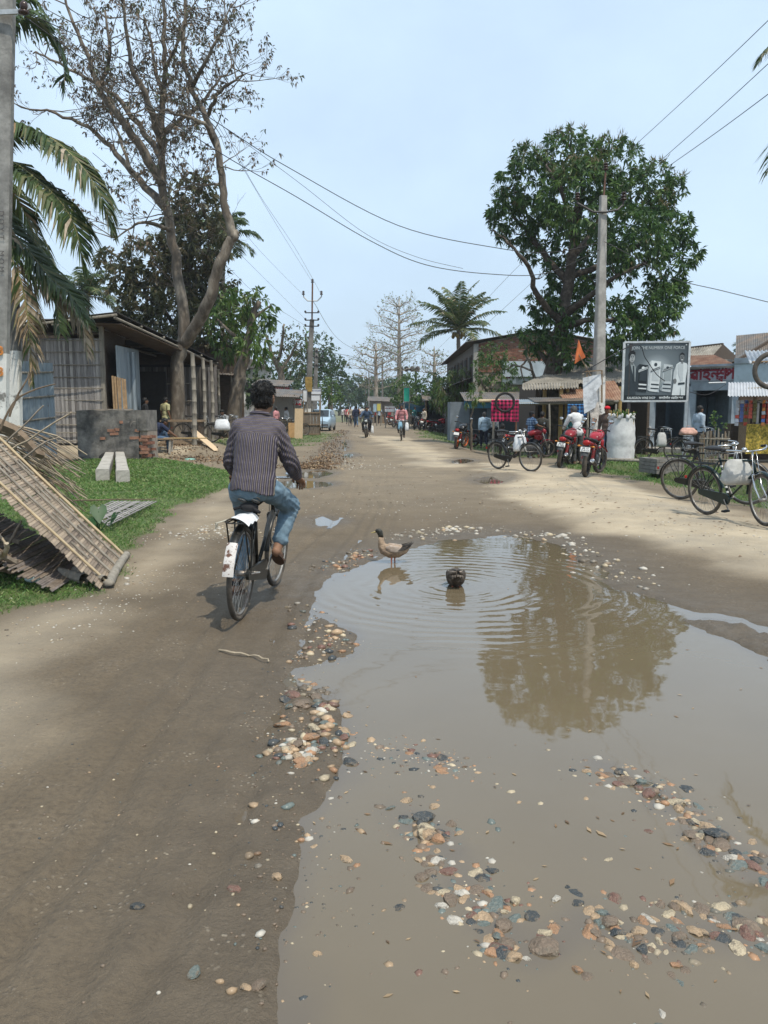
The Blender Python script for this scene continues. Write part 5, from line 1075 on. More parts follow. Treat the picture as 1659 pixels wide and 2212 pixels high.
hung_cloth('checked_cloth','blue checked cloth hanging in the shade behind the power pole',1227,1266,874,905,30.0,check_mat('blue_check',(.05,.22,.48),(.03,.10,.26),(.012,.02,.05),7.3))
tyre_m=mat('tyre_rubber',(.022,.021,.02),rough=.85,var=.25,vscale=12,bump=.3,bscale=40)
TYM=mat('dusty_tyre',(.075,.066,.056),rough=.92,var=.35,vscale=8,bump=.3,bscale=60,col2=(.14,.12,.10),c2scale=3,c2amt=.42)
mb=MB();q=AT(1091,862,29.3);mb.ring((0,0,0),(0,1,0),.33,.045,36,8,R(0),R(360),1);o=mb.build('hanging_tyre',tyre_m,loc=q+V((0,0,-.12)),smooth=True);tag(o,'dark tyre hanging in front of the pink checked cloth','tyre')
# ---------------------------------------------------------------- brick building
bb=thing('brick_building','long red brick building with gable end and dark wooden side','building',Gd(XA(1021,48),48));bz=bb.location.z
xl,xr=XA(1021,48),XA(1290,48);Yq=48.0
zl,za=AT(1021,743,Yq).z,AT(1150,716,Yq).z;xa_=XA(1150,48);zbr=AT(1021,804,Yq).z
mb=MB();mb.prism([V((xl,Yq,bz)),V((xr,Yq,bz)),V((xr,Yq,zl)),V((xa_,Yq,za)),V((xl,Yq,zl))],(0,.2,0));pb(mb,'wall',MORTAR,bb)
mb=MB();z=zbr;r_=0
while z<za:
    x=xl+(.0 if r_%2 else-.12)
    while x<xr:
        lim=zl+(za-zl)*(1-abs(x+.11-xa_)/((xa_-xl) if x<xa_ else (xr-xa_)))
        if z+.07<lim and x>xl-.02:mb.idx(random.choices((0,1,2,3),(4,4,3,1))[0]).box((x+.115,Yq-.012-random.uniform(0,.012),z+.037),(.225,.05,.066))
        x+=.245
    z+=.085;r_+=1
o=pb(mb,'brickwork',BRICK+[MORTAR],bb);o['kind']='stuff'
mb=MB();mb.box((xl+.05,Yq-.06,(bz+zl)/2),(.28,.12,zl-bz));pb(mb,'corner_pier',CONC,bb)
mb=MB();e=AT(963,776,68);corr(mb,V((xl-.6,Yq-.4,zl+.08)),V((0,22,-.2)),V((xa_-xl+.6,0,za-zl)),.16,.02,4);rf=pb(mb,'roof',TIN_D,bb)
mb=MB();corr(mb,V((xr+.4,Yq-.4,zl+.1)),V((0,22,0)),V((xa_-xr-.4,0,za-zl)),.16,.02,4);pb(mb,'roof_sheet',TIN_D,rf)
mb=MB();mb.box((xl+.05,Yq+10.5,(bz+zl)/2),(.12,21,zl-bz));pb(mb,'side_wall',mat('grey_boards',(.125,.115,.105),var=.3,vscale=3,stretch=(1,3,.4)),bb)
for k in range(7):
    mb=MB();mb.box((xl-.03,Yq+2+k*2.8,zl-1.2),(.08,1.5,1.3));wn=pb(mb,'window',WOOD_D,bb)
    mb=MB();mb.box((xl-.08,Yq+2+k*2.8,zl-1.2),(.04,1.2,1.05));pb(mb,'pane',DARK,wn)
mb=MB();corr(mb,V((xl-.02,Yq+1,zl-1.9)),V((0,20,0)),V((-1.3,0,-.5)),.16,.02,4);pb(mb,'side_awning',TIN_D,bb)
mb=MB();mb.box(((xa_+xr)/2-1.2,Yq-.25,AT(1100,817,Yq).z),(4.6,.2,.75));fs_=pb(mb,'shop_fascia',mat('faded_white_paint',(.47,.49,.49),var=.2,vscale=2,col2=(.28,.29,.29),c2scale=1.2,c2amt=.42),bb)
mb=MB();q=AT(1099,818,Yq-.37);mb.box(q,(.85,.03,.55));pb(mb,'painted_sign',WHITEP,bb);lettering('কৰণ',REDP,bb,q+V((0,-.02,.06))-V(bb.location),(R(90),R(-20),0),.24,.002)
lettering('PRAVE',mat('grey_lettering',(.16,.16,.17)),bb,AT(1148,813,Yq-.37)-V(bb.location),(R(90),0,0),.24)
mb=MB();mb.box((XA(1150,47.5),47.5,AT(1100,797,47.5).z),(4,.1,.9));pb(mb,'upper_board',mat('faded_sky_paint',(.40,.46,.50),var=.2,vscale=1.5),bb)
ns=thing('blue_stall','pale blue-painted roadside stall behind the walking man','stall',Gd(XA(1045,42),42));nz0=ns.location.z
mb=MB();mb.box((XA(1060,42),43,nz0+1.1),(4.4,1.8,2.2));pb(mb,'wall',mat('pale_tin_wall',(.17,.20,.23),var=.2,vscale=2),ns)
mb=MB();mb.box((XA(1030,42),42-.02,AT(1030,872,42).z),(1.5,.08,.45));pb(mb,'sign_board',mat('blue_sign',(.10,.30,.50),var=.2),ns)
mb=MB();corr(mb,(XA(1000,41.5),41.3,nz0+2.25),V((4.8,0,0)),V((0,2.8,.5)),.12,.018,4);pb(mb,'roof',TIN_D,ns)
for k in range(2):
    mb=MB();mb.box((XA(1030+60*k,42),42.05,nz0+1.0),(.9,.08,1.7));pb(mb,'shutter',mat('dark_shutter',(.05,.06,.07),var=.2),ns)
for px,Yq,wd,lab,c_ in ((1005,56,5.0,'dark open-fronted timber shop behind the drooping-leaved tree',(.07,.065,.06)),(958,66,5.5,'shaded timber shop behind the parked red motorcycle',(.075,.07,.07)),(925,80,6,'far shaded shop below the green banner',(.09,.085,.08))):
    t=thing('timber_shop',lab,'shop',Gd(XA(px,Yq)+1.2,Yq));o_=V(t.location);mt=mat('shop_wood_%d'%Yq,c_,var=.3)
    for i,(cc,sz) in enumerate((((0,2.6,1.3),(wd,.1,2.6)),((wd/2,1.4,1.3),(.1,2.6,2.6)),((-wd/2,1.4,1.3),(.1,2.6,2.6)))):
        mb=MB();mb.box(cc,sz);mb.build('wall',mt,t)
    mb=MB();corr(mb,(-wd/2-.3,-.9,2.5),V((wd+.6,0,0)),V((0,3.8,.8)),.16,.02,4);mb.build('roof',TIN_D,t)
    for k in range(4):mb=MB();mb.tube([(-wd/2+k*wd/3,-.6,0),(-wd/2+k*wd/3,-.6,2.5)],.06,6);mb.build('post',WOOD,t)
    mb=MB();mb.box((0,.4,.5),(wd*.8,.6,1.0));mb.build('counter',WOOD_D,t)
# ---------------------------------------------------------------- snack stall at the right edge
Yq=23.0;sk=thing('snack_stall','snack stall under a small tin awning with hanging packet strips','stall',Gd(XA(1640,Yq),Yq));sz=sk.location.z
mb=MB();a=AT(1572,856,Yq-.6);corr(mb,a,V((3.2,-.1,.02)),V((.55,1.3,.42)),.085,.016,6);pb(mb,'awning',TIN_W,sk)
mb=MB();bamboo(mb,AT(1590,843,Yq+.2),AT(1720,834,Yq),.05);pb(mb,'ridge_pole',BAM_G,sk)
for px in (1616,1720):
    mb=MB();p=Gd(XA(px,Yq),Yq);mb.tube([p,V((p.x,p.y,1.95))],.045,7);pb(mb,'post',WOOD,sk)
mb=MB();mb.box((XA(1670,Yq+1),Yq+1.3,sz+1.1),(2.2,.08,2.2));mb.box((XA(1600,Yq+1),Yq+1.2,sz+.6),(.9,.5,1.0));pb(mb,'back_wall',WOOD_D,sk)
PK=[mat('packet_red',(.42,.06,.03),rough=.35,var=.3),mat('packet_blue',(.08,.14,.38),rough=.35,var=.3),mat('packet_silver',(.40,.42,.46),rough=.3,var=.3),mat('packet_olive',(.16,.15,.05),rough=.35,var=.3),mat('packet_orange',(.48,.17,.03),rough=.35,var=.3)]
for i in range(9):
    for j in range(random.choice((5,6,7))):
        q=AT(1594+i*9.5,864,Yq-.25+.1*(i%3));mb=MB();mb.box((q.x,q.y,q.z-.05-j*.105),(.10,.022,.095),rot=(random.gauss(0,.15),random.gauss(0,.1),random.gauss(0,.4)),taper=.92);pb(mb,'snack_packet',PK[(2,1,0,0,3,3,4,0,4)[i] if random.random()<.7 else random.randrange(5)],sk)
mb=MB();c_=AT(1663,893,Yq-.15);mb.box((c_.x,c_.y+.25,c_.z),(.68,.4,.62));cb=pb(mb,'glass_cabinet',DARK,sk)
mb=MB();
for dx,dz_,sx,szz in ((0,.32,.74,.06),(0,-.32,.74,.06),(-.34,0,.06,.64),(.34,0,.06,.64)):mb.box((c_.x+dx,c_.y+.02,c_.z+dz_),(sx,.06,szz))
pb(mb,'cabinet_frame',mat('grey_painted_wood',(.42,.41,.40)),cb)
mb=MB();c_=AT(1668,948,Yq-.2);mb.grid(lambda s,t:V((c_.x-.75+1.5*s,c_.y+.04*math.sin(s*23),c_.z+.42-.85*t)),30,3);pb(mb,'floral_cloth',mat('floral_print',(.45,.33,.06),var=.5,vscale=25,col2=(.20,.17,.03),c2scale=14,c2amt=.5,c2soft=.03),sk)
mb=MB();mb.box((c_.x,c_.y+.35,c_.z),(1.4,.55,.8));pb(mb,'table',WOOD,sk)
Yq=16.0;rs=thing('repair_stall','bicycle repair stall at the right edge with corrugated awning corner','stall',Gd(XA(1800,Yq),Yq))
mb=MB();a=AT(1620,786,Yq);corr(mb,a,V((2.6,-.1,.04)),V((.5,1.4,.35)),.085,.016,6);pb(mb,'awning',TIN_W,rs)
for px in (1705,1850):
    mb=MB();p=Gd(XA(px,Yq),Yq);bamboo(mb,p,(p.x,p.y+.1,2.5),.04);pb(mb,'post',BAM_G,rs)
mb=MB();mb.tube([AT(1625,783,Yq+.1),AT(1890,775,Yq+.1)],.03,6);pb(mb,'beam',WOOD,rs)
mb=MB();mb.ring((0,0,0),(.1,1,0),.33,.05,40,8);o=mb.build('hanging_tyre',TYM,loc=AT(1668,800,Yq-.05),smooth=True);tag(o,'worn grey tyre hanging from the awning at the right edge','tyre')
# ---------------------------------------------------------------- advertising board
Yb=26.0;ad=thing('advertising_board','large grey framed liquor advertising board on two posts','billboard',Gd(XA(1412,Yb),Yb));az=R(-7)
c0=AT(1416,803,Yb);Wd,Hd=134/1720*Yb,124/1720*Yb*1.0
bd=bpy.data.objects.new('board',None);rotm=Matrix.Rotation(az,4,'Z')
def bt(x,z,o_=0.0):return c0+rotm @ V((x*Wd/2,-o_,z*Hd/2))
def board_poly(name,pts,m,lay,parent=ad,th=.004):
    mb=MB();mb.prism([bt(x,z,.03+lay*.004) for x,z in pts],rotm @ V((0,-th,0)));return pb(mb,name,m,parent)
gmt=bpy.data.materials.new('board_print');gmt.use_nodes=True;n=gmt.node_tree.nodes;l=gmt.node_tree.links.new;b=n['Principled BSDF'];b.inputs['Roughness'].default_value=.45
tcn=n.new("ShaderNodeTexCoord");vs_=n.new("ShaderNodeVectorMath");vs_.operation='DISTANCE';l(tcn.outputs['Object'],vs_.inputs[0]);vs_.inputs[1].default_value=tuple(c0+V((.02,0,.05))-V(ad.location))
cr=n.new("ShaderNodeValToRGB");cr.color_ramp.elements[0].color=(.50,.55,.57,1);cr.color_ramp.elements[1].color=(.045,.06,.068,1);e=cr.color_ramp.elements.new(.45);e.color=(.14,.17,.185,1);mr=n.new("ShaderNodeMapRange");mr.inputs['From Max'].default_value=1.15;l(vs_.outputs['Value'],mr.inputs['Value']);l(mr.outputs[0],cr.inputs[0]);l(cr.outputs[0],b.inputs['Base Color'])
mb=MB();mb.prism([bt(-1,-1),bt(1,-1),bt(1,1),bt(-1,1)],rotm @ V((0,-.028,0)));pb(mb,'panel',gmt,ad)
FRM=mat('aluminium_frame',(.55,.57,.57),rough=.4,metal=.3)
mb=MB()
for p,q in (((-1,-1),(1,-1)),((1,-1),(1,1)),((1,1),(-1,1)),((-1,1),(-1,-1))):mb.beam(bt(*p,.02),bt(*q,.02),.07,.06)
pb(mb,'frame',FRM,ad)
cP={k:mat('print_'+k,v_,rough=.5,var=.08) for k,v_ in dict(black=(.012,.018,.022),slate=(.03,.042,.05),face=(.36,.38,.38),facedark=(.16,.17,.17),white=(.66,.70,.70),grey=(.30,.34,.35),pale=(.50,.54,.55),shirt=(.20,.25,.27),hair=(.01,.012,.014)).items()}
board_poly('caption_band',[(-.985,-.985),(.985,-.985),(.985,-.80),(-.985,-.80)],cP['black'],1)
def ell(cx,cz,rx,rz,n=20):return [(cx+rx*math.cos(6.2832*i/n),cz+rz*math.sin(6.2832*i/n)) for i in range(n)]
board_poly('printed_suit',[(-.985,-.80),(-.60,-.80),(-.56,.0),(-.62,.18),(-.70,.26),(-.85,.26),(-.985,.12)],cP['slate'],1);board_poly('printed_shirt',[(-.80,.30),(-.70,.30),(-.62,.16),(-.62,-.35),(-.68,-.2)],cP['grey'],2);board_poly('printed_tie',[(-.715,.20),(-.67,.20),(-.64,-.28),(-.67,-.34),(-.70,-.25)],cP['slate'],3)
board_poly('printed_neck',[(-.80,.36),(-.70,.36),(-.71,.22),(-.79,.26)],cP['facedark'],2);board_poly('printed_face',ell(-.745,.47,.085,.15),cP['face'],3);board_poly('printed_hair',[(-.845,.45),(-.86,.60),(-.81,.70),(-.72,.72),(-.65,.66),(-.65,.54),(-.675,.585),(-.76,.60),(-.80,.55),(-.82,.42)],cP['hair'],4)
for dx in (-.77,-.71):board_poly('printed_eye',ell(dx,.505,.018,.014,8),cP['black'],5);board_poly('printed_brow',[(dx-.028,.535),(dx+.028,.54),(dx+.028,.55),(dx-.028,.548)],cP['black'],5)
board_poly('printed_nose',[(-.745,.49),(-.728,.43),(-.752,.43)],cP['facedark'],5);board_poly('printed_mouth',ell(-.738,.385,.03,.011,8),cP['facedark'],5)
board_poly('printed_suit',[(.52,-.80),(.93,-.80),(.92,-.30),(.975,.20),(.93,.28),(.80,.32),(.72,.32),(.62,.24),(.60,-.10),(.56,-.4)],cP['white'],1);board_poly('printed_shirt',[(.74,.30),(.83,.30),(.84,-.30),(.76,-.34)],cP['pale'],2);board_poly('printed_belt',[(.70,-.38),(.90,-.36),(.90,-.43),(.70,-.45)],cP['slate'],3);board_poly('printed_legs',[(.76,-.80),(.78,-.52),(.80,-.80)],cP['grey'],3)
board_poly('printed_lapel',[(.66,.24),(.74,.30),(.77,-.30),(.70,-.1)],cP['pale'],3);board_poly('printed_neck',[(.75,.40),(.82,.40),(.83,.26),(.76,.26)],cP['facedark'],2);board_poly('printed_face',ell(.785,.47,.07,.13),cP['facedark'],3);board_poly('printed_hair',[(.71,.48),(.72,.60),(.78,.645),(.85,.60),(.862,.48),(.84,.55),(.78,.58),(.73,.55)],cP['hair'],4)
for dx in (.762,.808):board_poly('printed_eye',ell(dx,.50,.014,.011,8),cP['black'],5)
board_poly('printed_mouth',ell(.785,.395,.03,.014,8),cP['white'],5);board_poly('printed_nose',[(.785,.48),(.80,.43),(.772,.43)],cP['slate'],5);board_poly('printed_hand',ell(.60,-.32,.05,.09,10),cP['facedark'],3);board_poly('printed_sleeve',[(.62,.22),(.55,-.02),(.54,-.26),(.62,-.30),(.65,-.05)],cP['pale'],2)
for cx,ww,zt_,m1,m2,m3 in ((-.39,.30,.22,'slate','black','white'),(-.01,.32,.34,'pale','white','slate'),(.36,.30,.22,'grey','pale','slate')):
    board_poly('printed_carton',[(cx-ww/2,-.66),(cx+ww/2-.03,-.70),(cx+ww/2,zt_),(cx-ww/2+.03,zt_+.04)],cP[m2],2);board_poly('printed_carton_side',[(cx-ww/2-.07,-.62),(cx-ww/2,-.66),(cx-ww/2+.03,zt_+.04),(cx-ww/2-.03,zt_-.02)],cP[m1],2)
    board_poly('printed_label',[(cx-.11,-.30),(cx+.11,-.32),(cx+.12,.10),(cx-.10,.12)],cP[m1] if m2 != 'white' else cP['pale'],3);board_poly('printed_crest',ell(cx,zt_-.10,.05,.06,10),cP[m3],3);board_poly('printed_ribbon',[(cx-.14,-.02),(cx+.14,.10),(cx+.14,.18),(cx-.14,.06)],cP[m3],4)
    board_poly('printed_stripe',[(cx-.12,-.40),(cx+.12,-.42),(cx+.12,-.47),(cx-.12,-.45)],cP[m3],3);board_poly('printed_stripe',[(cx-.13,-.54),(cx+.12,-.56),(cx+.12,-.60),(cx-.13,-.58)],cP[m3],3)
    lettering("McDowell's",cP['white'] if m3=='slate' else cP['black'],ad,bt(cx,.08,.052)-V(ad.location),(R(90),R(-22),az),.075,.0,'lettering',shear=.3)
lettering('JOIN THE NUMBER ONE FORCE',cP['pale'],ad,bt(.05,.80,.04)-V(ad.location),(R(90),0,az),.135,.0,xs=.86)
lettering('KALAIGAON WINE SHOP',cP['white'],ad,bt(-.42,-.893,.045)-V(ad.location),(R(90),0,az),.105,.002,xs=.74)
lettering('কলাইগাঁও ওৱাইন শপ',cP['white'],ad,bt(.50,-.893,.045)-V(ad.location),(R(90),0,az),.10,xs=.86)
board_poly('printed_mark',[(-.91,.90),(-.86,.90),(-.86,.945),(-.91,.945)],cP['pale'],1);board_poly('printed_mark',[(.88,.88),(.92,.88),(.92,.92),(.88,.92)],cP['pale'],1)
for px,bot,m_ in ((1349,960,IRON),(1471,965,mat('galvanised_post',(.33,.38,.42),rough=.6,var=.2))):
    mb=MB();q=V((XA(px,Yb+.1),Yb+.1,0));gq=Gd(q.x,q.y);mb.box((q.x,q.y,(gq.z+c0.z+Hd/2)/2),(.10,.08,c0.z+Hd/2-gq.z));pb(mb,'post',m_,ad)
# ---------------------------------------------------------------- white sack-wrapped tree guard
Yq=23.6;sg=thing('tree_guard','tree guard wrapped in white sacking with bamboo stakes sticking out','tree guard',Gd(XA(1335,Yq),Yq));H_=1.28
SACK=mat('white_sack',(.60,.60,.59),rough=.75,var=.12,vscale=5,bump=.5,bscale=7,col2=(.42,.42,.42),c2scale=3,c2amt=.42)
mb=MB();rg_=[]
for i in range(22):
    z=H_*i/21;r0=.39-.05*float(ss(.75,1.25,z))-.012*math.exp(-((z-.45)/.04)**2)
    rg_.append([V(((r0+.022*abs(math.cos(a_*2.5))+.03*(float(vnoise(np.array(a_*2.),np.array(z*6+a_),4))-.5))*math.cos(a_),(r0+.022*abs(math.cos(a_*2.5)))*math.sin(a_),z)) for a_ in [2*math.pi*k/28 for k in range(28)]])
mb.loft(rg_,cap=False);mb.build('sacking',SACK,sg,smooth=True)
mb=MB();
for k in range(9):a_=k*.7;mb.tube([(.36*math.cos(a_),.36*math.sin(a_),H_-.02),(.30*math.cos(a_+.2),.30*math.sin(a_+.2),H_+.07),(.38*math.cos(a_+.3),.38*math.sin(a_+.3),H_+.13)],[.06,.07,.02],6)
mb.build('gathered_rim',SACK,sg,smooth=True)
for k in range(8):
    mb=MB();a_=k*.785+.2;mb.tube([(.33*math.cos(a_),.33*math.sin(a_),0),(.33*math.cos(a_)+random.gauss(0,.03),.33*math.sin(a_),H_+random.uniform(.12,.32))],.014,5);mb.build('stake',BAM_Y,sg)
mb=MB();mb.tube([(0,0,0),(.02,0,H_+.1)],.015,5);mb.build('stem',BARK,sg)
v,f=leaf_quads(np.repeat(np.array([(0,0,H_+.1)]),160,0)+RNG.normal(size=(160,3))*(.16,.16,.05),RNG.normal(size=(160,3))+(0,0,.3),np.full(160,.12),np.full(160,.02));np_obj('leaves',v,f,[LF_FRESH[0],LF_FRESH[1]],sg,pick(160,(1,1)))
# ---------------------------------------------------------------- bamboo tree guard with sapling
Yq=21.0;bg_=thing('bamboo_tree_guard','round bamboo stake guard fencing a young sapling before the shops','tree guard',SG(XA(1535,Yq),Yq));
for k in range(22):
    a_=2*math.pi*k/22;mb=MB();hh_=random.uniform(.82,.98)+(.1 if k in (16,12) else 0);mb.box((.35*math.cos(a_),.35*math.sin(a_),hh_/2-.03),(.035,.016,hh_+.06),rot=(random.gauss(0,.02),random.gauss(0,.02),a_+math.pi/2));mb.build('stake',random.choice((BAM_G,mat('bamboo_brown',(.19,.145,.10),var=.3))),bg_)
for z in (.22,.52,.76):
    mb=MB();mb.ring((0,0,z),(0,0,1),.372,.014,26,5);mb.build('band',BAM_G,bg_)
mb=MB();tips2=[];grow(mb,(0,0,0),(0,0,1),.75,.014,2,tips2,.5,.4,(2,3),5,.62);mb.build('stem',BARK,bg_)
tp_=np.array([tuple(q) for q,_ in tips2]);v,f=clusters(tp_,np.zeros_like(tp_)+(0,0,.4),4,.075,.35,.2);np_obj('leaves',v,f,[LF_FRESH[1],LF_MANGO[1]],bg_,pick(len(f),(1,1)))
# ---------------------------------------------------------------- brick planter ring
Yq=19.6;pl=thing('block_planter','square planter of rough grey blocks by the ditch','planter',SG(XA(1424,Yq),Yq,.0));GB=mat('grey_block',(.20,.185,.165),var=.3,vscale=5,bump=.6,bscale=14)
for lay in range(4):
    for k in range(4):
        for j in range(3):
            mb=MB();q=Matrix.Rotation(k*math.pi/2+.25,3,'Z') @ V((-.26+j*.235+(.06 if lay%2 else 0),-.33,.05+lay*.092));mb.box(q,(.225,.11,.083),rot=(random.gauss(0,.02),random.gauss(0,.02),k*math.pi/2+.25+random.gauss(0,.03)));mb.build('block',GB,pl)
mb=MB();mb.box((0,0,.14),(.56,.56,.26),rot=(0,0,.25));mb.build('soil',EARTH,pl)
br=thing('plank_bridge','small log footbridge laid over the ditch beside the motorcycle','footbridge',Gd(XA(1360,20.5),20.5))
p0,p1=SF(1275,996),SF(1382,1000)
for k in range(5):
    mb=MB();o2=V((0,.11*k-.2,.06));bamboo(mb,V((p0.x,p0.y,.0))+o2,V((p1.x,p1.y,0))+o2,.05,.35);pb(mb,'log',BAM_G,br)
# ================================================================== bicycles, motorcycles, car, people: builders
BLK=mat('black_enamel',(.014,.015,.014),rough=.32,var=.3,vscale=9,col2=(.06,.05,.04),c2scale=5,c2amt=.36)
GRN=mat('dark_green_enamel',(.008,.022,.022),rough=.3,var=.3)
CHR=mat('chrome',(.55,.56,.57),rough=.22,metal=.9,var=.15,vscale=9)
STL=mat('dull_steel',(.30,.29,.27),rough=.45,metal=.6,var=.25,vscale=9,col2=(.14,.09,.06),c2scale=6,c2amt=.42)
SAD=mat('black_leather',(.016,.015,.015),rough=.55)
MUDT=mat('muddy_tyre',(.055,.048,.04),rough=.92,var=.35,vscale=9,bump=.4,bscale=70,col2=(.115,.098,.078),c2scale=4,c2amt=.45)
PLATE=mat('number_plate',(.70,.70,.68),rough=.5,var=.08)
PLTXT=mat('plate_text',(.02,.02,.03),rough=.5)
RUB=mat('rubber_grip',(.02,.02,.02),rough=.8)
def bt_wheel(parent,y,Rw=.345,sp=36,name='wheel'):
    mb=MB();c_=(0,y,Rw);mb.ring(c_,(1,0,0),Rw-.045,.011,44,6);mb.tube([(-.045,y,Rw),(.045,y,Rw)],.022,10);w_=mb.build(name,STL,parent,smooth=True)
    mb=MB();mb.ring(c_,(1,0,0),Rw-.020,.0195,48,8);mb.build('tyre',MUDT,w_,smooth=True)
    mb=MB()
    for k in range(sp):
        a=2*math.pi*k/sp;sgn=1 if k%2 else-1;a2=a+sgn*.35*(1 if k%4<2 else-1)
        mb.tube([(sgn*.03,y+.02*math.cos(a2),Rw+.02*math.sin(a2)),(0,y+(Rw-.05)*math.cos(a),Rw+(Rw-.05)*math.sin(a))],.0016,3,cap=False)
    mb.build('spokes',STL,w_);return w_
def mudguard(parent,y,Rw,a0,a1,m,wd=.032):
    mb=MB();n_=26
    mb.grid(lambda s,t:V((wd*math.sin((t-.5)*2.6),y+(Rw+.012+.016*math.cos((t-.5)*2.6))*math.cos(a0+(a1-a0)*s),Rw+(Rw+.012+.016*math.cos((t-.5)*2.6))*math.sin(a0+(a1-a0)*s))),n_,6)
    return mb.build('mudguard',m,parent,smooth=True)
def bicycle(label,loc,rz,lean=0.0,fm=None,steer=0.0,group=None,rack=True,basket=False,stand='side',flap=None,simple=False,crank=.9,cat='bicycle'):
    fm=fm or BLK;t=thing('bicycle',label,cat,loc,rz,group);t.rotation_euler=(0,lean,rz);Rw=.345;wb=1.13
    bt_wheel(t,0,Rw,20 if simple else 36);
    T_=lambda pts,r_,n=7:MB().tube(pts,r_,n)
    mb=MB();bbk,st_,hb,ht=(0,.46,.285),(0,.325,.84),(0,.965,.66),(0,.925,.86)
    for a,c_,r_ in ((bbk,st_,.0155),((0,.335,.80),(0,.93,.835),.0145),(bbk,(0,.955,.69),.0155),(hb,ht,.0185)):mb.tube([a,c_],r_,9)
    for s_ in (-1,1):
        mb.tube([(s_*.03,.44,.285),(s_*.055,.25,.30),(s_*.06,0,Rw)],.009,6);mb.tube([(s_*.022,.33,.80),(s_*.06,0,Rw)],.0075,6)
    mb.tube([(-.04,.46,.285),(.04,.46,.285)],.024,9);mb.build('frame',fm,t,smooth=True)
    fk=bpy.data.objects.new('front_assembly',None);COL.objects.link(fk);fk.parent=t;fk.location=(0,.945,0);fk.rotation_euler=(0,0,steer)
    rot=Matrix.Translation((0,.945,0)) @ Matrix.Rotation(steer,4,'Z') @ Matrix.Translation((0,-.945,0));bpy.data.objects.remove(fk)
    def turn(o):
        o.data.transform(rot)
        for c_ in o.children:c_.data.transform(rot)
        return o
    turn(bt_wheel(t,wb,Rw,20 if simple else 36))
    mb=MB();mb.box((0,.968,.655),(.09,.03,.03))
    for s_ in (-1,1):mb.tube([(s_*.045,.968,.655),(s_*.048,1.02,.50),(s_*.05,wb-.02,.39),(s_*.05,wb,Rw)],[.012,.012,.009,.008],7)
    turn(mb.build('fork',CHR if fm is GRN else fm,t,smooth=True))
    mb=MB();mb.tube([(0,.925,.85),(0,.915,.95)],.012,8);mb.tube([(0,.915,.95),(0,.955,.965)],.012,8)
    for s_ in (-1,1):mb.tube([(0,.955,.965),(s_*.10,.965,.97),(s_*.20,.90,.985),(s_*.27,.78,.99),(s_*.275,.66,.975)],.011,8)
    for s_ in (-1,1):mb.tube([(s_*.16,.90,.955),(s_*.255,.80,.945),(s_*.25,.70,.935)],.005,5);mb.tube([(s_*.03,.95,.95),(s_*.04,.985,.70),(s_*.05,1.03,.62)],.004,5)
    hbar=turn(mb.build('handlebar',CHR,t,smooth=True))
    for s_ in (-1,1):mb=MB();mb.tube([(s_*.273,.76,.988),(s_*.275,.65,.973)],.0165,8);turn(mb.build('grip',RUB,t,smooth=True))
    if not simple:mb=MB();mb.ball((.13,.955,1.0),(.035,.035,.028),10,6);turn(mb.build('bell',CHR,t,smooth=True))
    mudguard(t,0,Rw,R(12),R(172),fm);g=mudguard(t,wb,Rw,R(20),R(176),fm);turn(g)
    mb=MB()
    for k in range(9):
        f=k/8;w_=.024+.085*(1-f)**1.6;y_=.10+.30*f;z_=.945-.02*math.sin(f*3.1)+.02*(1-f)
        pass
    mb.loft([[V((w_*math.cos(a),.12+.30*f,.955+.022*(1-f)+(.022 if math.sin(a)>0 else .03)*math.sin(a)*(1 if f>.03 else .6))) for a in [2*math.pi*k/12 for k in range(12)]] for f,w_ in ((0,.07),(.06,.10),(.25,.11),(.5,.075),(.75,.04),(1,.022))])
    mb.build('saddle',SAD,t,smooth=True)
    mb=MB()
    for s_ in (-1,1):
        for k in range(3):mb.ring((s_*.05,.15,.862+k*.026),(.25,.5,1),.030,.0055,14,5)
        mb.tube([(s_*.05,.16,.87),(0,.31,.87)],.005,5);mb.tube([(s_*.035,.20,.86),(s_*.03,.36,.90)],.004,5)
    mb.tube([(0,.327,.83),(0,.31,.90)],.012,7);mb.build('saddle_springs',STL,t)
    if rack:
        mb=MB();z_=.745
        for x in (-.06,-.02,.02,.06):mb.tube([(x,-.22,z_),(x,.22,z_)],.005,5)
        for y in (-.22,-.07,.08,.22):mb.tube([(-.065,y,z_),(.065,y,z_)],.005,5)
        for s_ in (-1,1):mb.tube([(s_*.065,-.20,z_),(s_*.066,0,Rw)],.006,5);mb.tube([(s_*.065,.02,z_),(s_*.066,.01,Rw)],.006,5)
        mb.tube([(0,.22,z_),(0,.34,.74)],.007,5);mb.build('carrier',BLK,t)
    mb=MB();cc=[V((.048,.46+.082*math.cos(a),.285+.082*math.sin(a))) for a in np.linspace(-1.45,1.45,12)]+[V((.048,-.02+.042*math.cos(a),Rw+.042*math.sin(a))) for a in np.linspace(1.6,4.6,8)];mb.prism(cc,(.022,0,0));mb.build('chain_case',fm,t)
    for s_,ph in ((1,crank),(-1,crank+math.pi)):
        py_,pz_=.46+.165*math.cos(ph),.285+.165*math.sin(ph)
        mb=MB();mb.tube([(s_*.04,.46,.285),(s_*.082,.46,.285),(s_*.085,py_,pz_)],.009,6);ck=mb.build('crank',STL,t)
        mb=MB();mb.box((s_*.135,py_,pz_),(.085,.07,.024));mb.build('pedal',RUB,ck)
    mb=MB()
    if stand=='side':mb.tube([(-.06,.02,.30),(-.15,.05,.015)],.008,5);mb.tube([(-.12,.05,.015),(-.18,.05,.012)],.007,5)
    else:
        for s_ in (-1,1):mb.tube([(s_*.07,-.0,Rw),(s_*.11,.10,.34)],.008,5)
        mb.tube([(-.11,.10,.34),(.11,.10,.34)],.006,5)
    mb.build('stand',STL,t)
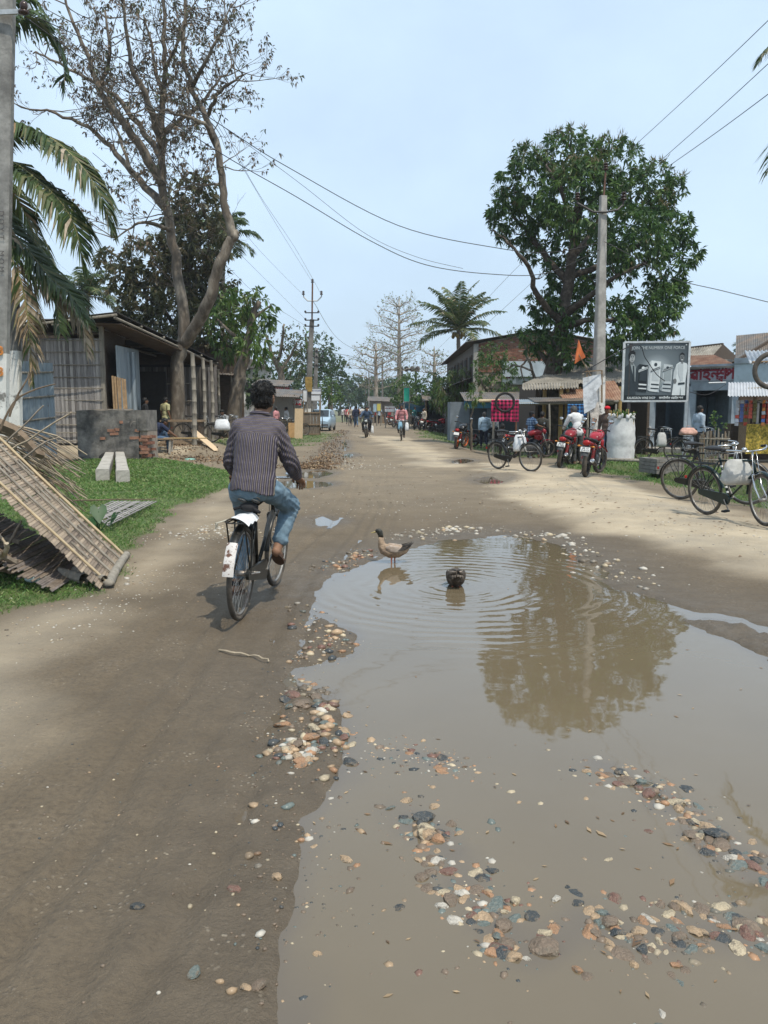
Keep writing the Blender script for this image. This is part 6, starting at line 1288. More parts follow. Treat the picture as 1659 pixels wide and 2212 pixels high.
    if not flap:mb=MB();mb.box((0,-.385,.52),(.03,.02,.04));mb.build('reflector',mat('red_reflector',(.35,.02,.015),rough=.25),t)
    if flap:
        mb=MB();mb.grid(lambda s,tt:V((.041*math.sin((tt-.5)*2.6),(Rw+.0185+.016*math.cos((tt-.5)*2.6))*math.cos(R(134)+R(38)*s),Rw+(Rw+.0185+.016*math.cos((tt-.5)*2.6))*math.sin(R(134)+R(38)*s))),10,6);mb.build('painted_flap',flap,t,smooth=True)
    return t
def sup(c_,w_,h_,n_=14,p=2.6,ax='y',tilt=0.0):
    """superellipse section around c_, in the plane across ax"""
    out=[]
    for k in range(n_):
        a=2*math.pi*k/n_;ca_,sa_=math.cos(a),math.sin(a);x=w_*abs(ca_)**(2/p)*(1 if ca_>0 else-1);z=h_*abs(sa_)**(2/p)*(1 if sa_>0 else-1)
        out.append(V(c_)+V((x,-z*tilt,z)))
    return out
def motorcycle(label,loc,rz,body,lean=R(7),rim=None,plate=('AS 13','E 4114'),group=None,steer=0.0,facing=False,platebg=None):
    t=thing('motorcycle',label,'motorcycle',loc,rz,group);t.rotation_euler=(0,lean,rz);Rw=.30;wb=1.27;rim=rim or mat('black_alloy',(.02,.02,.022),rough=.4)
    rot=Matrix.Translation((0,1.08,0)) @ Matrix.Rotation(steer,4,'Z') @ Matrix.Translation((0,-1.08,0))
    def turn(o):
        o.data.transform(rot)
        for c_ in o.children:c_.data.transform(rot)
        return o
    for y,tw in ((0,.056),(wb,.045)):
        mb=MB();mb.ring((0,y,Rw),(1,0,0),Rw-.085,.018,30,6,flat=1.8);mb.tube([(-.06,y,Rw),(.06,y,Rw)],.055,12)
        for k in range(5):a=k*1.2566;mb.beam((0,y,Rw),(0,y+(Rw-.09)*math.cos(a),Rw+(Rw-.09)*math.sin(a)),.03,.035,(1,0,0))
        w_=mb.build('wheel',rim,t);mb=MB();mb.ring((0,y,Rw),(1,0,0),Rw-.045,.045,36,9,flat=tw/.045);mb.build('tyre',MUDT,w_,smooth=True)
        if y==0:mb=MB();mb.tube([(-.07,0,Rw),(-.03,0,Rw)],.075,14);mb.build('brake_drum',STL,w_)
        else:turn(w_)
    mb=MB()
    for s_ in (-1,1):mb.tube([(s_*.085,0,Rw),(s_*.085,.42,.34)],.02,7);mb.tube([(s_*.10,.05,.70),(s_*.10,.55,.66),(s_*.05,.98,.80)],.016,7);mb.tube([(s_*.09,.42,.34),(s_*.10,.42,.68)],.02,7);mb.tube([(0,1.0,.78),(s_*.08,.86,.40),(s_*.08,.45,.28)],.017,7)
    mb.build('frame',IRON,t,smooth=True)
    mb=MB();mb.loft([sup((0,.40,.36),.08,.10),sup((0,.46,.36),.125,.135),sup((0,.72,.36),.125,.13),sup((0,.80,.38),.08,.10)]);mb.tube([(0,.74,.42),(0,.84,.60)],.075,12)
    for k in range(6):mb.tube([(0,.755+k*.014,.45+k*.026),(0,.759+k*.014,.459+k*.026)],.095,12)
    mb.build('engine',mat('engine_metal',(.10,.10,.105),rough=.45,metal=.5,var=.3),t)
    mb=MB();mb.tube([(.05,.86,.55),(.09,.98,.42),(.10,.88,.24),(.12,.55,.22),(.135,.30,.27)],.021,8);ex=mb.build('exhaust_pipe',STL,t,smooth=True)
    mb=MB();mb.tube([(.135,.32,.265),(.145,.22,.29),(.155,-.22,.38),(.157,-.26,.388)],[.03,.05,.058,.045],12);sl=mb.build('silencer',IRON,ex,smooth=True)
    mb=MB();mb.tube([(.156,-.24,.384),(.158,-.285,.393)],[.05,.047],14);mb.ring((.158,-.285,.393),(0,1,-.2),.034,.012,14,6);mb.build('silencer_tip',CHR,ex,smooth=True)
    for s_ in (-1,1):
        mb=MB();mb.tube([(s_*.105,.0,.32),(s_*.105,.10,.66)],.016,7);sh=mb.build('shock_absorber',STL,t)
        mb=MB()
        for k in range(8):mb.ring((s_*.105,.02+.009*k,.40+.028*k),(0,.28,.96),.032,.008,12,5)
        mb.build('spring',mat('red_spring',(.35,.03,.03),rough=.4),sh)
    mb=MB();mb.loft([sup((0,-.20,.84),.05,.022),sup((0,-.16,.84),.10,.04),sup((0,.15,.80),.125,.045),sup((0,.42,.775),.115,.04),sup((0,.56,.80),.08,.03),sup((0,.60,.81),.05,.02)]);mb.build('seat',SAD,t,smooth=True)
    mb=MB();mb.loft([sup((0,-.30,.80),.04,.03),sup((0,-.24,.775),.07,.04),sup((0,0,.74),.095,.055),sup((0,.30,.68),.12,.075),sup((0,.48,.62),.12,.08),sup((0,.54,.60),.06,.04)]);mb.build('tail_cowl',body,t,smooth=True)
    mb=MB();mb.loft([sup((0,.50,.80),.06,.04),sup((0,.55,.83),.11,.075),sup((0,.70,.87),.150,.10),sup((0,.88,.88),.155,.105),sup((0,.98,.86),.12,.085),sup((0,1.02,.85),.06,.05)]);mb.build('fuel_tank',body,t,smooth=True)
    for s_ in (-1,1):
        mb=MB();mb.loft([sup((s_*.13,.70,.74),.015,.05),sup((s_*.15,.85,.72),.03,.10),sup((s_*.14,1.0,.72),.015,.07)]);mb.build('side_shroud',body,t,smooth=True)
        mb=MB();mb.tube([(s_*.11,1.0,.60),(s_*.22,.93,.45),(s_*.20,.86,.30)],.011,6);mb.build('crash_guard',IRON,t)
        mb=MB();mb.tube([(s_*.10,.42,.30),(s_*.20,.42,.29)],.012,6);mb.build('footpeg',RUB,t)
    mb=MB();mb.ball((0,-.315,.765),(.088,.05,.058),12,8);tl=mb.build('tail_light',mat('red_lens',(.33,.012,.012),rough=.15),t,smooth=True)
    mb=MB();mb.grid(lambda s,q:V((.075*(q*2-1),-.27-.13*s-.01*math.cos((q-.5)*3),.735-.26*s+.02*math.cos((q-.5)*3))),6,6);mb.build('rear_mudguard',mat('grey_plastic',(.05,.052,.055),rough=.6),t,smooth=True)
    mb=MB();mb.box((0,-.372,.625),(.205,.008,.105),rot=(R(-20),0,0));np_=mb.build('number_plate',platebg or PLATE,t)
    for k,tx in enumerate(q for q in plate if q):lettering(tx,PLTXT,np_,(0,-.379+(k-.5)*-.018,.650-k*.048),(R(70),0,0),.056,.001)
    for s_ in (-1,1):mb=MB();mb.tube([(s_*.08,-.28,.69),(s_*.13,-.30,.69)],.008,5);mb.ball((s_*.155,-.305,.69),(.035,.022,.02),8,6);mb.build('indicator',mat('amber_lens',(.55,.20,.03),rough=.2),t,smooth=True)
    mb=MB()
    for s_ in (-1,1):mb.tube([(s_*.08,1.02,.88),(s_*.08,wb,Rw)],[.019,.024],9)
    mb.box((0,1.03,.86),(.2,.05,.03));mb.box((0,1.09,.68),(.2,.05,.03));turn(mb.build('fork',STL,t,smooth=True))
    g=MB();g.grid(lambda s,q:V((.055*math.sin((q-.5)*2.4),wb+(Rw+.015+.02*math.cos((q-.5)*2.4))*math.cos(R(35)+R(110)*s),Rw+(Rw+.015+.02*math.cos((q-.5)*2.4))*math.sin(R(35)+R(110)*s))),14,5);turn(g.build('front_mudguard',body,t,smooth=True))
    mb=MB();mb.loft([sup((0,1.02,.90),.09,.07),sup((0,1.08,.92),.12,.10),sup((0,1.15,.90),.105,.085),sup((0,1.17,.90),.06,.05)]);hl=mb.build('headlight_cowl',body,t,smooth=True)
    mb=MB();mb.ball((0,1.155,.88),(.085,.035,.065),12,8);mb.build('lamp_glass',mat('lamp_lens',(.55,.60,.62),rough=.12),hl,smooth=True);turn(hl)
    mb=MB();mb.tube([(-.36,.86,1.02),(-.24,.93,1.035),(-.09,1.01,.985),(.09,1.01,.985),(.24,.93,1.035),(.36,.86,1.02)],.011,8);turn(mb.build('handlebar',IRON,t,smooth=True))
    for s_ in (-1,1):
        mb=MB();mb.tube([(s_*.26,.915,1.033),(s_*.37,.855,1.018)],.018,8);turn(mb.build('grip',RUB,t,smooth=True))
        mb=MB();mb.tube([(s_*.22,.94,1.03),(s_*.30,.96,1.15),(s_*.32,.95,1.20)],.006,5);mi_=mb.build('mirror',IRON,t)
        mb=MB();mb.ball((s_*.335,.95,1.225),(.068,.02,.045),12,8);mb.build('mirror_shell',IRON,mi_,smooth=True);mb=MB();mb.ball((s_*.335,.937,1.225),(.060,.012,.038),12,6);mb.build('mirror_glass',CHR,mi_,smooth=True);turn(mi_)
    mb=MB();mb.tube([(-.08,.45,.26),(-.19,.40,.02)],.01,6);mb.build('side_stand',IRON,t)
    return t
# ---------------------------------------------------------------- people
SKIN=mat('brown_skin',(.165,.085,.050),rough=.6,var=.12,vscale=5);SKIN_L=mat('tan_skin',(.23,.125,.075),rough=.6,var=.12,vscale=5)
HAIR=mat('black_hair',(.010,.009,.008),rough=.5,var=.4,vscale=30,bump=.6,bscale=60,stretch=(1,1,.3));HAIR_G=mat('greying_hair',(.06,.058,.055),rough=.6,var=.4,vscale=30)
EYEW=mat('eye_white',(.62,.60,.56),rough=.3);EYEB=mat('eye_dark',(.015,.01,.008),rough=.2);LIPS=mat('lips',(.16,.06,.045),rough=.5)
SANDAL=mat('sandal_brown',(.085,.05,.035),rough=.7,var=.3)
def remesh(mb,voxel,smooth=4):
    me=mb.mesh('tmp',SKIN);o=bpy.data.objects.new('tmp',me);COL.objects.link(o)
    m=o.modifiers.new('r','REMESH');m.mode='VOXEL';m.voxel_size=voxel;s_=o.modifiers.new('s','SMOOTH');s_.factor=.5;s_.iterations=smooth
    dg=bpy.context.evaluated_depsgraph_get();ev=o.evaluated_get(dg);q=ev.to_mesh()
    vs=np.empty(len(q.vertices)*3,np.float32);q.vertices.foreach_get('co',vs);nn=np.empty(len(q.vertices)*3,np.float32);q.vertices.foreach_get('normal',nn)
    fs=np.empty(len(q.loops),np.int32);q.loops.foreach_get('vertex_index',fs);k=len(q.loops) // max(1,len(q.polygons));ev.to_mesh_clear()
    COL.objects.unlink(o);bpy.data.objects.remove(o);bpy.data.meshes.remove(me)
    return vs.reshape(-1,3),nn.reshape(-1,3),fs.reshape(-1,4)
def cap_d(p,a,b_,r0,r1):
    a,b_=np.array(a),np.array(b_);ab=b_-a;t=np.clip(((p-a) @ ab)/max(ab @ ab,1e-9),0,1);return np.linalg.norm(p-a-t[:,None]*ab,axis=1)-(r0+(r1-r0)*t)
def ell_d(p,c_,r_):r_=np.array(r_);return (np.linalg.norm((p-np.array(c_))/r_,axis=1)-1)*r_.min()
STAND=dict(pel=(0,0,.93),chest=(0,.0,1.24),neck=(0,.0,1.44),head=(0,.025,1.585),shL=(-.19,0,1.40),shR=(.19,0,1.40),elL=(-.235,-.03,1.13),elR=(.235,-.03,1.13),wrL=(-.25,.05,.89),wrR=(.25,.05,.89),hipL=(-.09,0,.90),hipR=(.09,0,.90),knL=(-.10,.03,.49),knR=(.10,.03,.49),anL=(-.10,-.02,.075),anR=(.10,-.02,.075),face=0.0,nod=0.0)
WALK=dict(STAND,knL=(-.09,.16,.51),anL=(-.09,.20,.10),knR=(.09,-.02,.50),anR=(.09,-.30,.16),elL=(-.25,-.12,1.15),wrL=(-.25,-.12,.90),elR=(.25,.06,1.14),wrR=(.25,.24,.95))
RIDE=dict(STAND,pel=(0,.10,.89),chest=(0,.16,1.19),neck=(0,.20,1.39),head=(0,.24,1.53),shL=(-.19,.19,1.35),shR=(.19,.19,1.35),elL=(-.32,.40,1.16),elR=(.32,.40,1.16),wrL=(-.33,.66,1.06),wrR=(.33,.66,1.06),hipL=(-.09,.10,.86),hipR=(.09,.10,.86),knL=(-.21,.50,.74),knR=(.21,.50,.74),anL=(-.17,.40,.34),anR=(.17,.40,.34))
CYC=dict(STAND,pel=(0,.25,1.02),chest=(0,.30,1.30),neck=(0,.36,1.49),head=(0,.40,1.63),shL=(-.19,.35,1.44),shR=(.19,.35,1.44),elL=(-.27,.42,1.19),elR=(.27,.42,1.19),wrL=(-.26,.62,1.03),wrR=(.26,.62,1.03),hipL=(-.09,.27,.99),hipR=(.09,.27,.99),knL=(-.13,.60,.66),knR=(.16,.66,.80),anL=(-.13,.36,.24),anR=(.14,.47,.44))
SIT=dict(STAND,pel=(0,0,.50),chest=(0,.06,.80),neck=(0,.12,.99),head=(0,.18,1.12),shL=(-.19,.10,.95),shR=(.19,.10,.95),elL=(-.24,.22,.72),elR=(.24,.22,.72),wrL=(-.15,.42,.62),wrR=(.15,.42,.62),hipL=(-.09,.02,.48),hipR=(.09,.02,.48),knL=(-.12,.44,.50),knR=(.12,.44,.50),anL=(-.12,.44,.08),anR=(.12,.44,.08))
BEND=dict(STAND,chest=(0,.07,1.23),neck=(0,.16,1.42),head=(0,.24,1.53),shL=(-.185,.14,1.38),shR=(.185,.14,1.38),elL=(-.25,.24,1.13),elR=(.25,.24,1.13),wrL=(-.18,.44,1.02),wrR=(.18,.44,1.02),nod=.4)
def hand(mb,wr,d,up,side,s=1.0,curl=.5):
    """palm and five separate fingers; d = direction of the hand, side = thumb side"""
    wr,d,up,side=V(wr),V(d).normalized(),V(up).normalized(),V(side).normalized();c_=wr+d*.045*s
    mb.tube([wr-d*.02,wr+d*.02*s,wr+d*.06*s,wr+d*.085*s],[.024*s,.030*s,.036*s,.030*s],8,flat=.55)
    for k,(o_,ln) in enumerate(((.030,.070),(.010,.080),(-.010,.075),(-.029,.058))):
        b_=wr+d*.08*s+side*o_*s;p1=b_+(d-up*curl*.5).normalized()*ln*.45*s;p2=p1+(d*(1-curl)-up*curl).normalized()*ln*.32*s;p3=p2+(d*(1-1.7*curl)-up*1.2*curl).normalized()*ln*.25*s
        mb.tube([b_-d*.015,p1,p2,p3],[.0095*s,.009*s,.008*s,.006*s],6)
    b_=wr+d*.03*s+side*.03*s;mb.tube([b_,b_+(side*.8+d*.5).normalized()*.035*s,b_+(side*.5+d).normalized()*.065*s-up*.012],[.012*s,.0105*s,.007*s],6)
def person(label,loc,rz,pose=STAND,h=1.66,shirt=None,pants=None,skin=None,hair=None,long_s=True,shoes=None,group=None,voxel=.024,seed=0,tweak=None,cap=None,lungi=False,build=1.0):
    skin=skin or SKIN;hair=hair or HAIR;shoes=shoes or SANDAL;k=h/1.70;J=dict(pose);J.update(tweak or {})
    t=thing('person',label,'person',loc,rz,group);g=lambda n_:V(J[n_]) if not isinstance(J[n_],float) else J[n_]
    pel,ch,nk,hd=g('pel'),g('chest'),g('neck'),g('head');sp_=(ch-pel).normalized();fc=Matrix.Rotation(J['face'],3,'Z') @ Matrix.Rotation(-J['nod'],3,'X')
    pr=[];mb=MB()
    def ell_(c_,r_,reg):mb.ball(c_,r_,14,10);pr.append((reg,lambda p,c_=tuple(c_),r_=r_:ell_d(p,c_,r_)))
    def caps(a,b_,r0,r1,reg):mb.tube([a+(a-b_).normalized()*r0*.5,a,a.lerp(b_,.5),b_,b_+(b_-a).normalized()*r1*.5],[r0*.7,r0,(r0+r1)/2*1.04,r1,r1*.7],10);pr.append((reg,lambda p,a=tuple(a),b_=tuple(b_):cap_d(p,a,b_,r0,r1)))
    B_=build
    ell_(pel,(.165*B_,.118*B_,.125),'pelvis');ell_(pel.lerp(ch,.5),(.150*B_,.108*B_,.17),'torso');ell_(ch+sp_*.05,(.170*B_,.118*B_,.175),'torso')
    caps(g('shL')*.75+g('shR')*.25,g('shR')*.75+g('shL')*.25,.078,.078,'torso')
    for s_ in 'LR':
        caps(g('sh'+s_),g('el'+s_),.060*B_,.046,'uarm');caps(g('el'+s_),g('wr'+s_),.044,.029,'farm');caps(g('hip'+s_),g('kn'+s_),.090*B_,.062,'leg');caps(g('kn'+s_),g('an'+s_),.060,.040,'leg')
        an,kn=g('an'+s_),g('kn'+s_);ft=V((0,1,0)) if abs(an.z)<.16 or 1 else V((0,1,0));toe=an+V((0,.15,-.045));caps(an+V((0,-.04,-.035)),toe,.036,.030,'foot')
    caps(nk-(hd-nk)*.2,nk.lerp(hd,.6),.058,.054,'head');ell_(hd,(.077,.096,.115),'head');ell_(hd+fc @ V((0,.035,-.055)),(.055,.062,.062),'head')
    ell_(hd+fc @ V((0,.102,-.012)),(.015,.022,.024),'head')
    for s_ in (-1,1):ell_(hd+fc @ V((s_*.080,0,-.005)),(.014,.026,.036),'head')
    vs,nn,fs=remesh(mb,voxel);fcn=vs[fs].mean(1)
    dist=np.stack([f_(fcn) for _,f_ in pr]);reg=np.array([r_ for r_,_ in pr])[dist.argmin(0)]
    hv=MB()
    for s_,sg in (('L',-1),('R',1)):
        d=(g('wr'+s_)-g('el'+s_)).normalized();hand(hv,g('wr'+s_),d,V((sg,0,0)) if abs(d.z)>.7 else V((0,0,1)),V((0,1,0)) if abs(d.z)>.7 else V((-sg,0,0)),1.0,.45)
    sc=Matrix.Diagonal((k,k,k,1))
    me=bpy.data.meshes.new('body');hvs=np.array(hv.v);me.from_pydata(np.concatenate([vs,hvs]).tolist(),[],fs.tolist()+[[i+len(vs) for i in f] for f in hv.f]);me.materials.append(skin);me.polygons.foreach_set('use_smooth',[True]*len(me.polygons));me.transform(sc);inst(me,'body',t)
    up_=(fcn-np.array(pel)) @ np.array(sp_)
    rgs=np.random.default_rng(seed+5);wr_=vs+nn*(0)
    def cloth(name,mask,off,m,wrinkle=.006,extra=None):
        f_=fs[mask]
        if not len(f_):return None
        used,inv=np.unique(f_.ravel(),return_inverse=True);v_=vs[used]+nn[used]*(off+wrinkle*(fbm(vs[used][:,0]*9+vs[used][:,1]*5,vs[used][:,2]*16,2,seed)[:,None]-.4))
        if extra:v_=extra(v_)
        o=np_obj(name,v_,inv.reshape(-1,4).astype(np.int32),m,t,smooth=True);o.data.transform(sc);return o
    hem=-.10 if shirt else 9
    sm=np.isin(reg,['torso','uarm']+(['farm'] if long_s else [])) | ((reg=='pelvis') & (up_>hem)) | ((reg=='leg') & (up_>-.04) & (np.linalg.norm(fcn[:,:2]-np.array(pel)[:2],axis=1)<.17))
    if not long_s:
        for s_ in 'LR':sm &= ~((reg=='uarm') & (np.linalg.norm(fcn-np.array(J['el'+s_]),axis=1)<.085))
    ls=np.zeros(len(fcn),bool)
    pm=(np.isin(reg,['leg','pelvis']) & ~sm)
    for s_ in 'LR':pm &= ~((reg=='leg') & (np.linalg.norm(fcn-np.array(J['an'+s_]),axis=1)<.06))
    cloth('trousers',pm,.012,pants,.010);cloth('shirt',sm,.016,shirt,.012);
    fm_=reg=='foot';cloth('shoes',fm_,.006,shoes,0)
    hm=MB();hm.ball(hd+fc @ V((0,-.018,.042)),(.090,.104,.088),16,11);hm.ball(hd+fc @ V((0,-.045,.0)),(.083,.070,.085),14,9)
    for q in range(26):a=rgs.uniform(0,6.28);e=rgs.uniform(.2,1.5);hm.ball(hd+fc @ V((.078*math.cos(a)*math.cos(e),-.02+.09*math.sin(a)*math.cos(e),.04+.078*math.sin(e))),.022,6,5)
    o=hm.build('hair',hair,t,smooth=True);o.data.transform(sc)
    if cap:
        cm=MB();cm.ball(hd+fc @ V((0,-.01,.065)),(.098,.112,.075),16,9);cm.prism([hd+fc @ V((.08*math.cos(a),.05+.13*math.sin(a),.055)) for a in np.linspace(0,math.pi,9)],(0,0,.012));o=cm.build('cap',cap,t,smooth=True);o.data.transform(sc)
    fm2=MB()
    for s_ in (-1,1):fm2.ball(hd+fc @ V((s_*.031,.088,.012)),(.014,.010,.008),8,6)
    o=fm2.build('eyes',EYEB,t);o.data.transform(sc)
    fm2=MB()
    for s_ in (-1,1):fm2.ball(hd+fc @ V((s_*.033,.091,.034)),(.020,.008,.005),8,5)
    fm2.ball(hd+fc @ V((0,.094,-.040)),(.020,.006,.004),8,5);o=fm2.build('brow_and_moustache',HAIR,t);o.data.transform(sc)
    fm2=MB();fm2.ball(hd+fc @ V((0,.095,-.058)),(.022,.008,.008),8,5);o=fm2.build('mouth',LIPS,t);o.data.transform(sc)
    return t
def cm_(name,c_,**k):return mat('cloth_'+name,c_,rough=.92,var=.16,vscale=7,bump=.3,bscale=16,**k)
# ================================================================== the cyclist in front
p0,p1=P(519,1341),P(590,1271);hd_=math.atan2(-(p1.x-p0.x),(p1.y-p0.y));CL_=SG(p0.x,p0.y,.004)
flapm=mat('peeling_white_paint',(.58,.55,.52),rough=.6,var=.15,vscale=9,col2=(.12,.06,.04),c2scale=20,c2amt=.47,c2soft=.03)
cyb=bicycle('old black roadster bicycle ridden away along the muddy road',CL_,hd_,R(3.0),BLK,R(-2),stand='up',flap=flapm,crank=R(35))
mb=MB();mb.grid(lambda s,t:V((.095*(s*2-1)*(1-.1*t),-.20+.34*t,.754+.020*math.sin(s*3.14)+.008*math.sin(t*17+s*5)-.02*(s*2-1)**4)),12,10);o=mb.build('folded_sack',mat('white_plastic_sack',(.66,.67,.68),rough=.4,var=.15,vscale=12,bump=.5,bscale=14),loc=cyb.location,smooth=True,rot=cyb.rotation_euler);tag(o,'folded white plastic sack tied on the moving bicycle carrier','sack')
mb=MB()
for k in range(10):mb.tube([(-.08,-.20+.01*k,.755),(-.12-.02*random.random(),-.22,.74),(-.15+.03*random.random(),-.23+.02*random.random(),.68+.05*random.random())],.002,4)
o=mb.build('rope',mat('jute_rope',(.42,.40,.33)),loc=cyb.location,rot=cyb.rotation_euler);tag(o,'frayed pale rope hanging from the moving bicycle carrier','rope')
mb=MB();mb.ball((.0,.15,.815),(.07,.06,.035),10,6);mb.tube([(-.1,.1,.80),(0,.16,.83),(.1,.08,.79)],.012,6);o=mb.build('rag',mat('black_rag',(.018,.018,.02),var=.4),loc=cyb.location,rot=cyb.rotation_euler,smooth=True);tag(o,'black rag tucked under the saddle of the ridden bicycle','rag')
sh_m=bpy.data.materials.new('striped_shirt');sh_m.use_nodes=True;n=sh_m.node_tree.nodes;l=sh_m.node_tree.links.new;b=n['Principled BSDF'];b.inputs['Roughness'].default_value=.9
a_=n.new('ShaderNodeAttribute');a_.attribute_name='su'
def m2(op,x,y=None):
    q=n.new('ShaderNodeMath');q.operation=op
    for i,v_ in ((0,x),(1,y)):
        if v_ is None:continue
        if isinstance(v_,(int,float)):q.inputs[i].default_value=v_
        else:l(v_,q.inputs[i])
    return q.outputs[0]
fr=m2('FRACT',m2('MULTIPLY',a_.outputs['Fac'],1/.0135));line1=m2('LESS_THAN',m2('ABSOLUTE',m2('SUBTRACT',fr,.5)),.125)
alt=m2('GREATER_THAN',m2('FRACT',m2('MULTIPLY',a_.outputs['Fac'],.5/.0135)),.5)
c1=n.new('ShaderNodeMixRGB');c1.inputs['Color1'].default_value=(.225,.19,.14,1);c1.inputs['Color2'].default_value=(.20,.18,.215,1);l(alt,c1.inputs['Fac'])
nz_=n.new('ShaderNodeTexNoise');nz_.inputs['Scale'].default_value=8;tcn=n.new('ShaderNodeTexCoord');l(tcn.outputs['Object'],nz_.inputs['Vector'])
c2=n.new('ShaderNodeMixRGB');c2.inputs['Color1'].default_value=(.032,.026,.040,1);c2.inputs['Color2'].default_value=(.052,.042,.060,1);l(nz_.outputs[0],c2.inputs['Fac'])
c3=n.new('ShaderNodeMixRGB');l(line1,c3.inputs['Fac']);l(c2.outputs[0],c3.inputs['Color1']);l(c1.outputs[0],c3.inputs['Color2']);l(c3.outputs[0],b.inputs['Base Color'])
nb=n.new('ShaderNodeTexNoise');nb.inputs['Scale'].default_value=30;l(tcn.outputs['Object'],nb.inputs['Vector']);bp=n.new('ShaderNodeBump');bp.inputs['Strength'].default_value=.35;bp.inputs['Distance'].default_value=.01;l(nb.outputs[0],bp.inputs['Height']);l(bp.outputs[0],b.inputs['Normal'])
JEAN=mat('faded_jeans',(.115,.185,.245),rough=.9,var=.3,vscale=9,bump=.5,bscale=22,col2=(.20,.28,.34),c2scale=4,c2amt=.42)
rd=thing('person','man in dark striped shirt and jeans cycling away on the road','person',CL_,hd_);rd.rotation_euler=(0,R(3.4),hd_);rd.location.z-=.02
J=dict(pel=V((0,.23,1.01)),ch=V((0,.29,1.28)),nk=V((.005,.36,1.50)),hd=V((.012,.41,1.640)))
arms={'L':(V((-.165,.34,1.405)),V((-.215,.36,1.14)),V((-.25,.60,1.035))),'R':(V((.165,.34,1.405)),V((.245,.40,1.15)),V((.275,.585,1.03)))}
legs={'L':(V((-.10,.26,.975)),V((-.125,.58,.655)),V((-.135,.36,.215))),'R':(V((.10,.26,.975)),V((.205,.655,.795)),V((.145,.49,.47)))}
def cap3(mb,a,b_,r0,r1,n_=14):mb.tube([a+(a-b_).normalized()*r0*.55,a,a.lerp(b_,.5),b_,b_+(b_-a).normalized()*r1*.55],[r0*.65,r0,(r0+r1)/2*1.03,r1,r1*.65],n_)
mb=MB();mb.ball(J['pel'],(.16,.12,.12),16,10);mb.ball(J['pel'].lerp(J['ch'],.5),(.14,.10,.17),16,10);mb.ball(J['ch']+V((0,.02,.03)),(.125,.09,.14),16,10);cap3(mb,V((-.12,.345,1.38)),V((.12,.345,1.38)),.045,.045)
for s_ in 'LR':
    a,e,wv=arms[s_];cap3(mb,a-V((0,0,.025)),e,.044,.042);cap3(mb,e,wv,.040,.028);h_,k_,an=legs[s_];cap3(mb,h_,k_,.082,.056);cap3(mb,k_,an,.054,.037)
    if s_=='R':cap3(mb,an+V((0,-.05,-.01)),an+V((0,.15,-.085)),.036,.030);mb.ball(an+V((0,-.045,-.01)),(.034,.036,.038),10,8)
    else:cap3(mb,an+V((0,-.045,-.045)),an+V((0,.15,-.06)),.036,.030)
cap3(mb,J['nk']-V((0,.0,.05)),J['hd']-V((0,.01,.05)),.056,.056);mb.ball(J['hd'],(.078,.097,.116),18,12);RH=Matrix.Rotation(R(-14),3,'Z')
for c_,r_ in ((V((0,.04,-.06)),(.055,.06,.062)),(V((0,.103,-.012)),(.015,.022,.025)),(V((.082,-.005,-.008)),(.013,.026,.034)),(V((-.082,-.005,-.008)),(.013,.026,.034))):mb.ball(J['hd']+RH @ c_,r_,12,8)
vs,nn,fs=remesh(mb,.0105,5)
hv=MB()
for s_,sg in (('L',-1),('R',1)):
    wv=arms[s_][2];gp=V((sg*.275,.70,.983));d=(gp-wv).normalized();hand(hv,wv,d,V((0,0,1)),V((-sg,.2,0)),1.05,.8)
me=bpy.data.meshes.new('body');me.from_pydata(np.concatenate([vs,np.array(hv.v)]).tolist(),[],fs.tolist()+[[i+len(vs) for i in f] for f in hv.f]);me.materials.append(SKIN_L);me.polygons.foreach_set('use_smooth',[True]*len(me.polygons));inst(me,'body',rd)
mb=MB();spn=[(V((0,.205,.915)),.172,.148),(V((0,.22,1.00)),.170,.146),(V((0,.245,1.10)),.160,.136),(V((0,.275,1.22)),.164,.130),(V((0,.30,1.33)),.168,.130),(V((0,.325,1.41)),.150,.120),(V((0,.348,1.47)),.11,.09),(V((0,.358,1.515)),.074,.074),(V((0,.362,1.545)),.070,.070)]
mb.loft([sup(c_,a,q,28,2.4) if False else [c_+V((a*math.cos(w_),q*math.sin(w_),0)) for w_ in [2*math.pi*i/28 for i in range(28)]] for c_,a,q in spn]);cap3(mb,V((-.125,.335,1.40)),V((.125,.335,1.40)),.080,.080);mb.ball((0,.34,1.43),(.15,.108,.075),16,10)
for s_ in 'LR':
    a,e,wv=arms[s_];sg_=-1 if s_=='L' else 1;cap3(mb,V((sg_*.05,.345,1.462)),V((sg_*.155,.34,1.40)),.055,.068);cap3(mb,a+V((-sg_*.012,0,-.02)),e,.064,.060);cap3(mb,e,e.lerp(wv,.80),.059,.046)
vs,nn,fs=remesh(mb,.0105,4)
def fold(v_):
    w_=.5*(fbm(v_[:,0]*11+v_[:,1]*7,v_[:,2]*7+v_[:,0]*5,3,61)-.5)+.35*(fbm(v_[:,0]*5,v_[:,2]*22,3,62)-.5)*np.clip((1.25-v_[:,2])*5,0.15,1)
    for s_ in 'LR':
        e=np.array(arms[s_][1]);d_=np.linalg.norm(v_-e,axis=1);w_=w_+.35*np.exp(-(d_/.11)**2)*np.sin((v_[:,2]*1.0+v_[:,1]*.8)*150)
        a=np.array(arms[s_][0])-(0,0,.07);d_=np.linalg.norm(v_-a,axis=1);w_=w_+.30*np.exp(-(d_/.09)**2)*np.sin((v_[:,0]*(1 if s_=='R' else-1)+v_[:,2])*120)
    return w_
vs=vs+nn*(fold(vs)*.032)[:,None]
cz=vs[fs].mean(1);keep=~((cz[:,2]<.945+.018*np.cos(cz[:,0]*18)+.02*(cz[:,0]<-.05)) & (np.abs(cz[:,0])<.24))
keep &= ~((cz[:,2]>1.528))
fs=fs[keep]
su=vs[:,0]+.55*0
dA=[]
